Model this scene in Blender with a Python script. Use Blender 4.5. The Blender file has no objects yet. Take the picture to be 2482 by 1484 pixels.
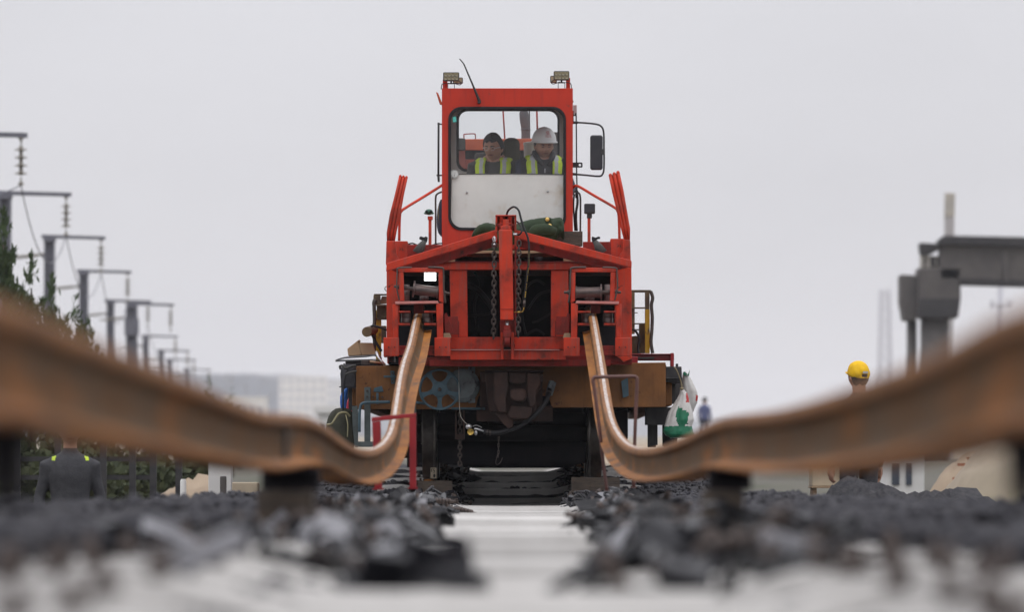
import bpy, bmesh, math, random
import numpy as np
from mathutils import Vector, Matrix

R = math.radians
random.seed(11)
rng = np.random.default_rng(11)
sc = bpy.context.scene
COL = sc.collection

# ------------------------------------------------------------------ camera
# a 200 mm lens close above the sleepers, looking along the track (+Y); unit of picture measurements: a 2482 px wide frame
FPX, CX, CY = 200 / 36 * 2482, 1241.0, 742.0
CAM_H = 0.27
TILT = math.atan((1140 - 742) / FPX)
cam_data = bpy.data.cameras.new('camera')
cam = bpy.data.objects.new('camera', cam_data)
COL.objects.link(cam)
cam.location = (0, 0, CAM_H)
cam.rotation_euler = (math.pi / 2 + TILT, 0, 0)
cam_data.lens = 200
cam_data.sensor_width = 36
cam_data.clip_start = 0.1
cam_data.clip_end = 12000
cam_data.dof.use_dof = True
cam_data.dof.focus_distance = 49.8
cam_data.dof.aperture_fstop = 3.2
sc.camera = cam

# ------------------------------------------------------------------ sky, sun, exposure
SUN_EL = R(66)
world = bpy.data.worlds.new('World')
sc.world = world
world.use_nodes = True
wn, wl = world.node_tree.nodes, world.node_tree.links
wn.clear()
w_out = wn.new('ShaderNodeOutputWorld')
w_bg = wn.new('ShaderNodeBackground')
w_sky = wn.new('ShaderNodeTexSky')
w_sky.sky_type = 'NISHITA'
w_sky.sun_disc = False
w_sky.sun_elevation = SUN_EL
w_sky.dust_density = 4.0
w_sky.air_density = 1.0
w_bg.inputs['Strength'].default_value = 0.1
# closed stratus layer in front of the clear sky: overcast luminance rises towards the zenith, faint cloud mottling
w_tc = wn.new('ShaderNodeTexCoord')
w_sep = wn.new('ShaderNodeSeparateXYZ')
wl.new(w_tc.outputs['Generated'], w_sep.inputs[0])
w_map = wn.new('ShaderNodeMapRange')
wl.new(w_sep.outputs['Z'], w_map.inputs['Value'])
w_map.inputs['From Min'].default_value = 0.0
w_map.inputs['From Max'].default_value = 1.0
w_map.inputs['To Min'].default_value = 1.0
w_map.inputs['To Max'].default_value = 3.0
w_noise = wn.new('ShaderNodeTexNoise')
w_mp = wn.new('ShaderNodeMapping')
w_mp.inputs['Scale'].default_value = (1, 1, 3)
wl.new(w_tc.outputs['Generated'], w_mp.inputs['Vector'])
wl.new(w_mp.outputs['Vector'], w_noise.inputs['Vector'])
w_noise.inputs['Scale'].default_value = 8.0
w_noise.inputs['Detail'].default_value = 3.0
w_nm = wn.new('ShaderNodeMapRange')
wl.new(w_noise.outputs['Fac'], w_nm.inputs['Value'])
w_nm.inputs['From Min'].default_value = 0.3
w_nm.inputs['From Max'].default_value = 0.7
w_nm.inputs['To Min'].default_value = 0.945
w_nm.inputs['To Max'].default_value = 1.045
w_mul = wn.new('ShaderNodeMath'); w_mul.operation = 'MULTIPLY'
wl.new(w_map.outputs[0], w_mul.inputs[0]); wl.new(w_nm.outputs[0], w_mul.inputs[1])
w_cl = wn.new('ShaderNodeVectorMath'); w_cl.operation = 'SCALE'
w_cl.inputs[0].default_value = (6.36, 6.36, 6.7)
wl.new(w_mul.outputs[0], w_cl.inputs['Scale'])
w_mix = wn.new('ShaderNodeMixRGB')
w_mix.inputs['Fac'].default_value = 0.95
wl.new(w_sky.outputs[0], w_mix.inputs['Color1'])
wl.new(w_cl.outputs[0], w_mix.inputs['Color2'])
wl.new(w_mix.outputs[0], w_bg.inputs['Color'])
wl.new(w_bg.outputs[0], w_out.inputs['Surface'])

sun_data = bpy.data.lights.new('sun', 'SUN')
sun_data.energy = 0.5
sun_data.angle = R(50)
sun_data.color = (1.0, 0.97, 0.92)
sun = bpy.data.objects.new('sun', sun_data)
COL.objects.link(sun)
# sun stands behind the camera, a little to its right
sdir = Vector((math.sin(R(160)) * math.cos(SUN_EL), math.cos(R(160)) * math.cos(SUN_EL), math.sin(SUN_EL)))
sun.rotation_euler = sdir.to_track_quat('Z', 'Y').to_euler()
w_sky.sun_rotation = R(160)

sc.view_settings.view_transform = 'Standard'
sc.view_settings.look = 'None'
sc.view_settings.exposure = 0.0
sc.view_settings.gamma = 1.0
sc.view_settings.use_curve_mapping = False
sc.render.engine = 'CYCLES'
cy = sc.cycles
cy.use_denoising = True
cy.max_bounces = 7
cy.diffuse_bounces = 3
cy.glossy_bounces = 3
cy.transmission_bounces = 5
cy.transparent_max_bounces = 10
cy.volume_bounces = 1
cy.caustics_reflective = False
cy.caustics_refractive = False
cy.sample_clamp_indirect = 6.0
cy.use_adaptive_sampling = True
cy.adaptive_threshold = 0.01

# ------------------------------------------------------------------ helpers
def W(px, py, Y):
    """World point at depth Y that shows at (px, py) of the 2482 px wide frame."""
    u, v = (px - CX) / FPX, (CY - py) / FPX
    dy = math.cos(TILT) - v * math.sin(TILT)
    dz = math.sin(TILT) + v * math.cos(TILT)
    t = Y / dy
    return Vector((u * t, Y, CAM_H + dz * t))

def M_PX(Y):
    return Y / FPX          # metres per frame pixel at depth Y

class MB:
    def __init__(s):
        s.v, s.f, s.m, s.sm = [], [], [], []
        s.cur = 0
        s.smooth = False
    def add(s, vs, fs):
        o = len(s.v)
        s.v += [tuple(p) for p in vs]
        for f in fs:
            s.f.append([i + o for i in f]); s.m.append(s.cur); s.sm.append(s.smooth)
    def hexa(s, a):        # 8 corners: bottom 4, top 4
        s.add(a, [(0, 1, 2, 3), (7, 6, 5, 4), (0, 4, 5, 1), (1, 5, 6, 2), (2, 6, 7, 3), (3, 7, 4, 0)])
        return s
    def wbox(s, x0, y0, z0, x1, y1, z1):
        return s.hexa([(x0, y0, z0), (x1, y0, z0), (x1, y1, z0), (x0, y1, z0), (x0, y0, z1), (x1, y0, z1), (x1, y1, z1), (x0, y1, z1)])
    def box(s, px0, py0, px1, py1, Y, d):
        a, b = W(px0, py1, Y), W(px1, py0, Y)
        return s.wbox(a.x, Y, a.z, b.x, Y + d, b.z)
    def prism(s, pts, d):   # pts: world points in one plane, extruded by vector d
        n = len(pts)
        d = Vector(d)
        vs = [Vector(p) for p in pts] + [Vector(p) + d for p in pts]
        fs = [tuple(range(n)), tuple(range(2 * n - 1, n - 1, -1))] + [(i, (i + 1) % n, n + (i + 1) % n, n + i) for i in range(n)]
        s.add(vs, fs)
        return s
    def poly(s, pts, Y, d):
        return s.prism([W(x, y, Y) for x, y in pts], (0, d, 0))
    def beam(s, p0, p1, w, h, up=(0, 0, 1)):
        p0, p1 = Vector(p0), Vector(p1)
        t = (p1 - p0).normalized()
        sd = t.cross(Vector(up)).normalized()
        u = sd.cross(t)
        c = []
        for p in (p0, p1):
            c += [p - sd * w / 2 - u * h / 2, p + sd * w / 2 - u * h / 2, p + sd * w / 2 + u * h / 2, p - sd * w / 2 + u * h / 2]
        return s.hexa(c)
    def lathe(s, p0, axis, prof, n=16):   # prof: (distance along axis, radius)
        p0 = Vector(p0); a = Vector(axis).normalized()
        e = a.orthogonal().normalized(); g = a.cross(e)
        vs, fs = [], []
        for t, r in prof:
            for k in range(n):
                th = 2 * math.pi * k / n
                vs.append(p0 + a * t + (e * math.cos(th) + g * math.sin(th)) * max(r, 1e-5))
        for i in range(len(prof) - 1):
            for k in range(n):
                fs.append((i * n + k, i * n + (k + 1) % n, (i + 1) * n + (k + 1) % n, (i + 1) * n + k))
        fs.append(tuple(range(n - 1, -1, -1)))
        fs.append(tuple((len(prof) - 1) * n + k for k in range(n)))
        s.add(vs, fs)
        return s
    def cyl(s, p0, p1, r, n=14, r1=None):
        p0, p1 = Vector(p0), Vector(p1)
        return s.lathe(p0, p1 - p0, [(0, r), ((p1 - p0).length, r if r1 is None else r1)], n)
    def tube(s, pts, r, n=8, closed=False):
        pts = [Vector(p) for p in pts]
        m = len(pts)
        rr = r if isinstance(r, (list, tuple)) else [r] * m
        vs, fs = [], []
        e = None
        for i, p in enumerate(pts):
            if closed:
                t = (pts[(i + 1) % m] - pts[i - 1]).normalized()
            else:
                t = (pts[min(i + 1, m - 1)] - pts[max(i - 1, 0)]).normalized()
            e = t.orthogonal().normalized() if e is None else (e - t * e.dot(t)).normalized()
            g = t.cross(e)
            for k in range(n):
                th = 2 * math.pi * k / n
                vs.append(p + (e * math.cos(th) + g * math.sin(th)) * rr[i])
        for i in range(m if closed else m - 1):
            for k in range(n):
                j = (i + 1) % m
                fs.append((i * n + k, i * n + (k + 1) % n, j * n + (k + 1) % n, j * n + k))
        if not closed:
            fs.append(tuple(range(n - 1, -1, -1)))
            fs.append(tuple((m - 1) * n + k for k in range(n)))
        s.add(vs, fs)
        return s
    def tubep(s, pts, r, n=8):            # points as (px, py, Y)
        return s.tube(smoothpath([W(*p) for p in pts]), r, n)
    def ball(s, c, rx, ry, rz, nu=16, nv=10, z0=-1.0, z1=1.0):
        c = Vector(c)
        vs, fs = [], []
        for i in range(nv + 1):
            zz = z0 + (z1 - z0) * i / nv
            zz = math.sin(math.asin(z0) + (math.asin(z1) - math.asin(z0)) * i / nv)
            rad = math.sqrt(max(0, 1 - zz * zz))
            for k in range(nu):
                th = 2 * math.pi * k / nu
                vs.append(c + Vector((rx * max(rad, 1e-4) * math.cos(th), ry * max(rad, 1e-4) * math.sin(th), rz * zz)))
        for i in range(nv):
            for k in range(nu):
                fs.append((i * nu + k, i * nu + (k + 1) % nu, (i + 1) * nu + (k + 1) % nu, (i + 1) * nu + k))
        fs.append(tuple(range(nu - 1, -1, -1)))
        fs.append(tuple(nv * nu + k for k in range(nu)))
        s.add(vs, fs)
        return s
    def ring(s, outer, inner, d):       # flat ring between two loops of equal length (world points), extruded by d
        n = len(outer); d = Vector(d)
        o = [Vector(p) for p in outer]; i_ = [Vector(p) for p in inner]
        vs = o + i_ + [p + d for p in o] + [p + d for p in i_]
        fs = []
        for k in range(n):
            j = (k + 1) % n
            fs += [(k, j, n + j, n + k), (2 * n + j, 2 * n + k, 3 * n + k, 3 * n + j), (k, 2 * n + k, 2 * n + j, j), (n + j, 3 * n + j, 3 * n + k, n + k)]
        s.add(vs, fs)
        return s

def smoothpath(pts, sub=6):
    pts = [Vector(p) for p in pts]
    if len(pts) < 3:
        return pts
    out = []
    for i in range(len(pts) - 1):
        p0, p1, p2, p3 = pts[max(i - 1, 0)], pts[i], pts[i + 1], pts[min(i + 2, len(pts) - 1)]
        for k in range(sub):
            t = k / sub
            out.append(0.5 * ((2 * p1) + (p2 - p0) * t + (2 * p0 - 5 * p1 + 4 * p2 - p3) * t * t + (3 * p1 - p0 - 3 * p2 + p3) * t ** 3))
    out.append(pts[-1])
    return out

def rrect(x0, y0, x1, y1, r, n=6):
    """Rounded rectangle in frame pixels, 4*(n+1) points."""
    out = []
    for cx, cy_, a0 in ((x1 - r, y0 + r, -90), (x1 - r, y1 - r, 0), (x0 + r, y1 - r, 90), (x0 + r, y0 + r, 180)):
        for k in range(n + 1):
            a = R(a0 + 90 * k / n)
            out.append((cx + r * math.cos(a), cy_ + r * math.sin(a)))
    return out

def rect_like(x0, y0, x1, y1, n=6):
    """Square-cornered loop with the same number of points as rrect."""
    out = []
    for cx, cy_ in ((x1, y0), (x1, y1), (x0, y1), (x0, y0)):
        out += [(cx, cy_)] * (n + 1)
    # spread the points a little so that no face collapses
    m = len(out); e = 2.0
    res = []
    for c in range(4):
        x, y = out[c * (n + 1)]
        for k in range(n + 1):
            f = (k - n / 2) / (n / 2) * e
            if c == 0: p = (x + min(f, 0), y + max(f, 0))
            if c == 1: p = (x - max(f, 0), y + min(f, 0))
            if c == 2: p = (x - min(f, 0), y - max(f, 0))
            if c == 3: p = (x + max(f, 0), y - min(f, 0))
            res.append(p)
    return res

def wloc(o):
    l = Vector((0, 0, 0))
    while o is not None:
        l = l + Vector(o.location); o = o.parent
    return l

# pieces collected together that are linked one object each
ONE_EACH = {'brake_beam', 'bogie_side_frame', 'grab_rail', 'rail_bracket', 'bay_hose', 'roller_box_post', 'rear_roller', 'bottom_beam', 'clevis_lug', 'roller_shelf', 'hood_rail_post', 'stay_plate', 'footstep', 'web_stiffener', 'foot', 'bearing_rod', 'rack_shelf', 'side_sill', 'grab_handle', 'side_hose', 'coupler_plate', 'foot_bar', 'rack_frame', 'loose_cable', 'hose_clamp', 'door_hinge', 'outrigger_beam', 'frame_cable', 'side_tool_box', 'under_wagon_blocker', 'belt_loop', 'piping', 'stem', 'rack_top'}
def components(mb):
    par = list(range(len(mb.v)))
    def find(i):
        while par[i] != i:
            par[i] = par[par[i]]; i = par[i]
        return i
    for f in mb.f:
        a = find(f[0])
        for q in f[1:]: par[find(q)] = a
    groups = {}
    for k, f in enumerate(mb.f): groups.setdefault(find(f[0]), []).append(k)
    out = []
    for fs in groups.values():
        m2 = MB(); idx = {}
        for k in fs:
            nf = []
            for q in mb.f[k]:
                if q not in idx: idx[q] = len(m2.v); m2.v.append(mb.v[q])
                nf.append(idx[q])
            m2.f.append(nf); m2.m.append(mb.m[k]); m2.sm.append(mb.sm[k])
        out.append(m2)
    return out

def obj(name, mb, mats, parent=None, bevel=0.0, base=False, origin=None, autosm=False):
    """Links the collected shape as ONE mesh object, its origin at its centre (or base)."""
    if name in ONE_EACH:
        cs = components(mb)
        if len(cs) > 1:
            return [obj1(name, c, mats, parent, bevel, base, origin, autosm) for c in cs][0]
    return obj1(name, mb, mats, parent, bevel, base, origin, autosm)

def obj1(name, mb, mats, parent=None, bevel=0.0, base=False, origin=None, autosm=False):
    if not isinstance(mats, (list, tuple)):
        mats = [mats]
    v = np.array(mb.v, dtype=np.float64)
    lo, hi = v.min(0), v.max(0)
    c = (lo + hi) / 2
    if base: c[2] = lo[2]
    if origin is not None: c = np.array(origin, dtype=np.float64)
    me = bpy.data.meshes.new(name)
    me.from_pydata([tuple(p) for p in (v - c)], [], mb.f)
    for m in mats:
        me.materials.append(m)
    me.polygons.foreach_set('material_index', mb.m)
    me.polygons.foreach_set('use_smooth', mb.sm)
    bm = bmesh.new(); bm.from_mesh(me)
    bmesh.ops.recalc_face_normals(bm, faces=bm.faces)
    bm.to_mesh(me); bm.free()
    me.update()
    if autosm:
        me.polygons.foreach_set('use_smooth', [True] * len(me.polygons))
        me.set_sharp_from_angle(angle=R(38))
    o = bpy.data.objects.new(name, me)
    COL.objects.link(o)
    if parent is not None:
        o.parent = parent
        o.location = Vector(c) - wloc(parent)
    else:
        o.location = Vector(c)
    if bevel:
        b = o.modifiers.new('edge', 'BEVEL'); b.width = bevel; b.segments = 2; b.limit_method = 'ANGLE'; b.angle_limit = R(40)
    return o

def tag(o, label=None, cat=None, group=None, kind=None):
    if label: o['label'] = label
    if cat: o['category'] = cat
    if group: o['group'] = group
    if kind: o['kind'] = kind
    return o

def thing(name, label, cat, loc=(0, 0, 0), group=None):
    o = bpy.data.objects.new(name, None)
    o.empty_display_size = 0.2
    COL.objects.link(o)
    o.location = loc
    return tag(o, label, cat, group)

def kids(o):
    return [c for c in list(o.children)]

def dup(root, loc=None, rotz=None, scale=None, label=None, group=None, rot=None):
    def cp(o, parent):
        c = o.copy(); COL.objects.link(c)
        if parent is not None: c.parent = parent
        for ch in kids(o): cp(ch, c)
        return c
    r = cp(root, None)
    if loc is not None: r.location = loc
    if rotz is not None: r.rotation_euler = (0, 0, rotz)
    if rot is not None: r.rotation_euler = rot
    if scale is not None: r.scale = scale if isinstance(scale, (tuple, list, Vector)) else (scale,) * 3
    if label: r['label'] = label
    if group: r['group'] = group
    return r

# ------------------------------------------------------------------ materials
def mat(name, c1, c2=None, scale=6.0, rough=0.55, metal=0.0, bump=0.0, bscale=None, lo=0.35, hi=0.65, stretch=(1, 1, 1), spots=None, sp_scale=9.0, sp_lo=0.62, sp_hi=0.7, streak=None, spec=0.4, rough2=None, chips=None):
    m = bpy.data.materials.new(name)
    m.use_nodes = True
    nt = m.node_tree; n = nt.nodes; l = nt.links
    bs = n['Principled BSDF']
    bs.inputs['Roughness'].default_value = rough
    bs.inputs['Metallic'].default_value = metal
    bs.inputs['Specular IOR Level'].default_value = spec
    tc = n.new('ShaderNodeTexCoord'); mp = n.new('ShaderNodeMapping')
    mp.inputs['Scale'].default_value = stretch
    l.new(tc.outputs['Object'], mp.inputs['Vector'])
    def noise(sc_, det=5.0, vec=mp):
        t = n.new('ShaderNodeTexNoise'); t.inputs['Scale'].default_value = sc_; t.inputs['Detail'].default_value = det
        t.inputs['Roughness'].default_value = 0.62
        l.new(vec.outputs['Vector'], t.inputs['Vector'])
        return t
    def rng_(src, a, b):
        r = n.new('ShaderNodeMapRange'); r.inputs['From Min'].default_value = a; r.inputs['From Max'].default_value = b
        l.new(src, r.inputs['Value']); return r.outputs[0]
    def mixc(f, a, b):
        x = n.new('ShaderNodeMixRGB'); l.new(f, x.inputs['Fac'])
        for k, q in ((1, a), (2, b)):
            if isinstance(q, tuple): x.inputs[k].default_value = (*q, 1)
            else: l.new(q, x.inputs[k])
        return x.outputs[0]
    col = c1
    nz = noise(scale)
    if c2 is not None:
        col = mixc(rng_(nz.outputs['Fac'], lo, hi), c1, c2)
    if streak is not None:
        mp2 = n.new('ShaderNodeMapping'); mp2.inputs['Scale'].default_value = (9, 9, 0.9)
        l.new(tc.outputs['Object'], mp2.inputs['Vector'])
        t = noise(3.0, 4.0, mp2)
        f = n.new('ShaderNodeMath'); f.operation = 'MULTIPLY'; f.inputs[1].default_value = streak[1]
        l.new(rng_(t.outputs['Fac'], 0.5, 0.72), f.inputs[0])
        col = mixc(f.outputs[0], col, streak[0])
    if spots is not None:
        t = noise(sp_scale, 6.0)
        col = mixc(rng_(t.outputs['Fac'], sp_lo, sp_hi), col, spots)
    if chips is not None:
        t = noise(chips[1], 7.0)
        col = mixc(rng_(t.outputs['Fac'], chips[2], chips[2] + .03), col, chips[0])
    if isinstance(col, tuple):
        bs.inputs['Base Color'].default_value = (*col, 1)
    else:
        l.new(col, bs.inputs['Base Color'])
    if rough2 is not None:
        r = n.new('ShaderNodeMapRange'); r.inputs['From Min'].default_value = 0.35; r.inputs['From Max'].default_value = 0.65
        r.inputs['To Min'].default_value = rough; r.inputs['To Max'].default_value = rough2
        l.new(nz.outputs['Fac'], r.inputs['Value']); l.new(r.outputs[0], bs.inputs['Roughness'])
    if bump:
        t = noise(bscale or scale * 3, 6.0)
        b = n.new('ShaderNodeBump'); b.inputs['Strength'].default_value = bump; b.inputs['Distance'].default_value = 0.01
        l.new(t.outputs['Fac'], b.inputs['Height']); l.new(b.outputs[0], bs.inputs['Normal'])
    return m

def glassmat(name, tint=(0.86, 0.9, 0.9), film=0.1, filmcol=(0.6, 0.6, 0.62)):
    m = bpy.data.materials.new(name); m.use_nodes = True
    nt = m.node_tree; n = nt.nodes; l = nt.links; n.clear()
    out = n.new('ShaderNodeOutputMaterial'); tr = n.new('ShaderNodeBsdfTransparent'); gl = n.new('ShaderNodeBsdfGlossy')
    tr.inputs['Color'].default_value = (*tint, 1); gl.inputs['Roughness'].default_value = 0.03
    lw = n.new('ShaderNodeLayerWeight'); pw = n.new('ShaderNodeMath'); pw.operation = 'POWER'; pw.inputs[1].default_value = 5.0
    l.new(lw.outputs['Facing'], pw.inputs[0]); fr = n.new('ShaderNodeMapRange'); fr.inputs['To Min'].default_value = 0.011; fr.inputs['To Max'].default_value = 1.0; l.new(pw.outputs[0], fr.inputs['Value'])
    mx = n.new('ShaderNodeMixShader'); l.new(fr.outputs[0], mx.inputs[0]); l.new(tr.outputs[0], mx.inputs[1]); l.new(gl.outputs[0], mx.inputs[2])
    df = n.new('ShaderNodeBsdfDiffuse'); df.inputs['Color'].default_value = (*filmcol, 1)
    tc = n.new('ShaderNodeTexCoord'); nz = n.new('ShaderNodeTexNoise'); nz.inputs['Scale'].default_value = 5; nz.inputs['Detail'].default_value = 5
    l.new(tc.outputs['Object'], nz.inputs['Vector'])
    mr = n.new('ShaderNodeMapRange'); mr.inputs['From Min'].default_value = 0.3; mr.inputs['From Max'].default_value = 0.75
    mr.inputs['To Min'].default_value = film * 0.6; mr.inputs['To Max'].default_value = film * 1.5
    l.new(nz.outputs['Fac'], mr.inputs['Value'])
    m2 = n.new('ShaderNodeMixShader'); l.new(mr.outputs[0], m2.inputs[0]); l.new(mx.outputs[0], m2.inputs[1]); l.new(df.outputs[0], m2.inputs[2])
    l.new(m2.outputs[0], out.inputs['Surface'])
    return m

def emitmat(name, col, s):
    m = bpy.data.materials.new(name); m.use_nodes = True
    b = m.node_tree.nodes['Principled BSDF']
    b.inputs['Base Color'].default_value = (*col, 1)
    b.inputs['Emission Color'].default_value = (*col, 1); b.inputs['Emission Strength'].default_value = s
    return m

RED = mat('red_paint', (0.58, 0.045, 0.017), (0.40, 0.034, 0.016), 3, 0.48, bump=0.2, bscale=30, lo=0.4, hi=0.62, spots=(0.14, 0.028, 0.018), sp_scale=4.5, sp_lo=0.54, sp_hi=0.70, streak=((0.30, 0.075, 0.055), 0.8), spec=0.2, chips=((0.06, 0.028, 0.02), 17, 0.655))
RED_CLEAN = mat('red_cab_paint', (0.53, 0.040, 0.020), (0.45, 0.033, 0.018), 2.5, 0.48, bump=0.06, bscale=25, spots=(0.24, 0.05, 0.035), sp_scale=16, sp_lo=0.665, sp_hi=0.71, chips=((0.10, 0.03, 0.022), 26, 0.70), streak=((0.33, 0.034, 0.025), 0.6), spec=0.22)
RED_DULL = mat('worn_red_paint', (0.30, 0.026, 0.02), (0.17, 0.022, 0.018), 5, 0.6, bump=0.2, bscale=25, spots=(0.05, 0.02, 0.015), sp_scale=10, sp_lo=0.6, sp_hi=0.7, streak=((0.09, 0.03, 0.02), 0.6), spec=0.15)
RED_DEEP = mat('crimson_paint', (0.30, 0.012, 0.018), (0.24, 0.01, 0.015), 6, 0.4)
BROWN = mat('rusty_ochre_plate', (0.22, 0.098, 0.035), (0.145, 0.066, 0.027), 3.5, 0.7, bump=0.25, bscale=22, spots=(0.07, 0.03, 0.018), sp_scale=16, sp_lo=0.63, sp_hi=0.7, streak=((0.10, 0.05, 0.025), 0.5), spec=0.15)
BLACK = mat('black_steel', (0.022, 0.022, 0.026), (0.045, 0.042, 0.042), 8, 0.55, bump=0.2)
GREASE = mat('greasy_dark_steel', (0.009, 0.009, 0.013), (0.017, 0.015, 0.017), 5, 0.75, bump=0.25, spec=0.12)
COUPLER = mat('coupler_cast_steel', (0.026, 0.017, 0.015), (0.056, 0.031, 0.025), 6, 0.65, bump=0.5, bscale=24, spec=0.15)
RUBBER = mat('rubber', (0.012, 0.012, 0.014), (0.022, 0.022, 0.025), 9, 0.55, spec=0.22)
IRON = mat('worn_iron', (0.10, 0.075, 0.065), (0.055, 0.045, 0.042), 12, 0.5, metal=0.5, bump=0.3)
ROLLER = mat('roller_steel', (0.13, 0.095, 0.085), (0.07, 0.055, 0.055), 10, 0.42, metal=0.6, bump=0.1, stretch=(1, 1, 4))
SILVER = mat('bright_steel', (0.62, 0.62, 0.64), (0.5, 0.5, 0.52), 8, 0.28, metal=0.9)
BRASS = mat('brass', (0.50, 0.34, 0.08), (0.36, 0.24, 0.06), 8, 0.25, metal=0.9)
BLUEGREY = mat('blue_grey_paint', (0.055, 0.105, 0.135), (0.035, 0.07, 0.09), 7, 0.5, bump=0.2, spots=(0.04, 0.035, 0.03), sp_scale=13, sp_lo=0.6, sp_hi=0.68)
GREYCAST = mat('grey_casting', (0.15, 0.18, 0.19), (0.08, 0.09, 0.095), 9, 0.6, bump=0.3, spots=(0.03, 0.03, 0.03), sp_scale=11, sp_lo=0.6, sp_hi=0.68)
STEELPOST = mat('galvanised_mast', (0.16, 0.16, 0.19), (0.125, 0.125, 0.15), 4, 0.6)
WHITEBOARD = mat('white_board', (0.84, 0.82, 0.785), (0.74, 0.715, 0.675), 2.5, 0.5, spots=(0.58, 0.48, 0.36), sp_scale=3.2, sp_lo=0.56, sp_hi=0.76)
CABIN = mat('cab_lining', (0.66, 0.66, 0.64), (0.58, 0.58, 0.57), 4, 0.6)
WOOD = mat('weathered_timber', (0.10, 0.075, 0.055), (0.05, 0.04, 0.034), 7, 0.8, bump=0.7, stretch=(1, 6, 6))
PALEWOOD = mat('pale_timber', (0.36, 0.25, 0.15), (0.27, 0.18, 0.11), 8, 0.75, bump=0.4, stretch=(1, 5, 5))
PLY = mat('plywood', (0.55, 0.42, 0.27), (0.45, 0.33, 0.2), 6, 0.7, bump=0.2, stretch=(1, 1, 8))
CARD = mat('cardboard', (0.46, 0.32, 0.19), (0.38, 0.26, 0.155), 5, 0.85, bump=0.2, spots=(0.22, 0.16, 0.11), sp_scale=7, sp_lo=0.6, sp_hi=0.72)
YELLOW = mat('yellow_paint', (0.56, 0.36, 0.02), (0.46, 0.29, 0.02), 6, 0.5, spots=(0.12, 0.08, 0.04), sp_scale=8, sp_lo=0.58, sp_hi=0.66)
YELLOWOLD = mat('grimy_yellow_paint', (0.17, 0.125, 0.06), (0.07, 0.055, 0.04), 7, 0.7, bump=0.3)
ROPE = mat('wire_rope', (0.085, 0.07, 0.06), (0.05, 0.042, 0.04), 30, 0.6, metal=0.2, bump=0.8, bscale=60)
CONCRETE = mat('sleeper_concrete', (0.57, 0.555, 0.535), (0.48, 0.465, 0.445), 5, 0.75, bump=0.25, bscale=40, spots=(0.34, 0.32, 0.295), sp_scale=6, sp_lo=0.62, sp_hi=0.75, spec=0.15)
BALLAST = mat('ballast_stone', (0.034, 0.034, 0.041), (0.080, 0.078, 0.084), 14, 0.8, bump=0.6, bscale=60, spec=0.15)
BALLASTBED = mat('ballast_bed', (0.036, 0.036, 0.041), (0.066, 0.064, 0.067), 20, 0.9, bump=1.0, bscale=45, spec=0.1)
CLIP = mat('black_spring_steel', (0.010, 0.010, 0.013), (0.02, 0.02, 0.024), 15, 0.2, spec=0.35)
PLASTIC = mat('black_nylon', (0.010, 0.010, 0.013), (0.018, 0.018, 0.022), 15, 0.26, spec=0.28)
PALEBLOCK = mat('pale_glint_nylon', (0.30, 0.30, 0.32), (0.22, 0.22, 0.24), 12, 0.5)  # pale nylon blocks, also standing in for glints on the clips
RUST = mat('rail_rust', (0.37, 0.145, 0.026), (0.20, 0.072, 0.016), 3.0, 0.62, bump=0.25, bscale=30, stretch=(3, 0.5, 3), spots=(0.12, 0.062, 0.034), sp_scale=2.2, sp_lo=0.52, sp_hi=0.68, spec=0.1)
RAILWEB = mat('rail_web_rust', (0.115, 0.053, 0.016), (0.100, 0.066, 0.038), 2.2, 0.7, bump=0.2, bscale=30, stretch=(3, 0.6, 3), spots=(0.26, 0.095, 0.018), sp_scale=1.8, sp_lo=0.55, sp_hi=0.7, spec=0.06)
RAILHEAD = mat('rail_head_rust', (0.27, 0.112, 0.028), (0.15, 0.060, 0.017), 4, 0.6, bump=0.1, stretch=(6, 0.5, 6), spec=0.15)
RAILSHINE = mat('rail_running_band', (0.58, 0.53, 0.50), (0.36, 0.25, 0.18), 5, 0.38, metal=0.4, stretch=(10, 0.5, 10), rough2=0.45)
DARKCLOTH = mat('dark_cloth', (0.035, 0.035, 0.04), (0.05, 0.05, 0.055), 20, 0.9, bump=0.4)
GREYCLOTH = mat('grey_cloth', (0.075, 0.075, 0.07), (0.055, 0.055, 0.052), 18, 0.9, bump=0.4)
NAVYCLOTH = mat('navy_cloth', (0.03, 0.035, 0.055), (0.045, 0.05, 0.075), 18, 0.9, bump=0.4)
BLUECLOTH = mat('blue_cloth', (0.10, 0.12, 0.24), (0.07, 0.08, 0.17), 9, 0.9)
GREENCLOTH = mat('army_green_cloth', (0.030, 0.048, 0.022), (0.020, 0.034, 0.017), 10, 0.92, bump=0.6, bscale=22)
CANVAS = mat('olive_canvas', (0.055, 0.055, 0.036), (0.035, 0.036, 0.028), 10, 0.9, bump=0.5)
HIVIS = mat('hi_vis_yellow', (0.54, 0.70, 0.04), (0.36, 0.47, 0.03), 9, 0.75, bump=0.8, bscale=16)
REFLECT = mat('reflective_tape', (0.42, 0.43, 0.45), (0.36, 0.37, 0.39), 15, 0.45)
SKIN = mat('skin', (0.44, 0.245, 0.17), (0.38, 0.20, 0.14), 12, 0.55)
LIPS = mat('lips', (0.23, 0.09, 0.075), None, 5, 0.5)
HAIR = mat('black_hair', (0.012, 0.011, 0.012), (0.022, 0.02, 0.02), 40, 0.55, bump=0.5, stretch=(2, 2, 0.6))
HELMETWHITE = mat('white_helmet_shell', (0.72, 0.72, 0.72), (0.66, 0.66, 0.66), 5, 0.35)
CAPYELLOW = mat('yellow_cap_cloth', (0.82, 0.50, 0.008), (0.70, 0.41, 0.006), 18, 0.8, bump=0.4)
PRINTRED = mat('red_print', (0.42, 0.03, 0.03), None, 5, 0.6)
PRINTGREEN = mat('green_print', (0.01, 0.17, 0.085), (0.008, 0.12, 0.06), 14, 0.5)
PRINTBLACK = mat('black_print', (0.02, 0.02, 0.02), None, 5, 0.6)
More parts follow.
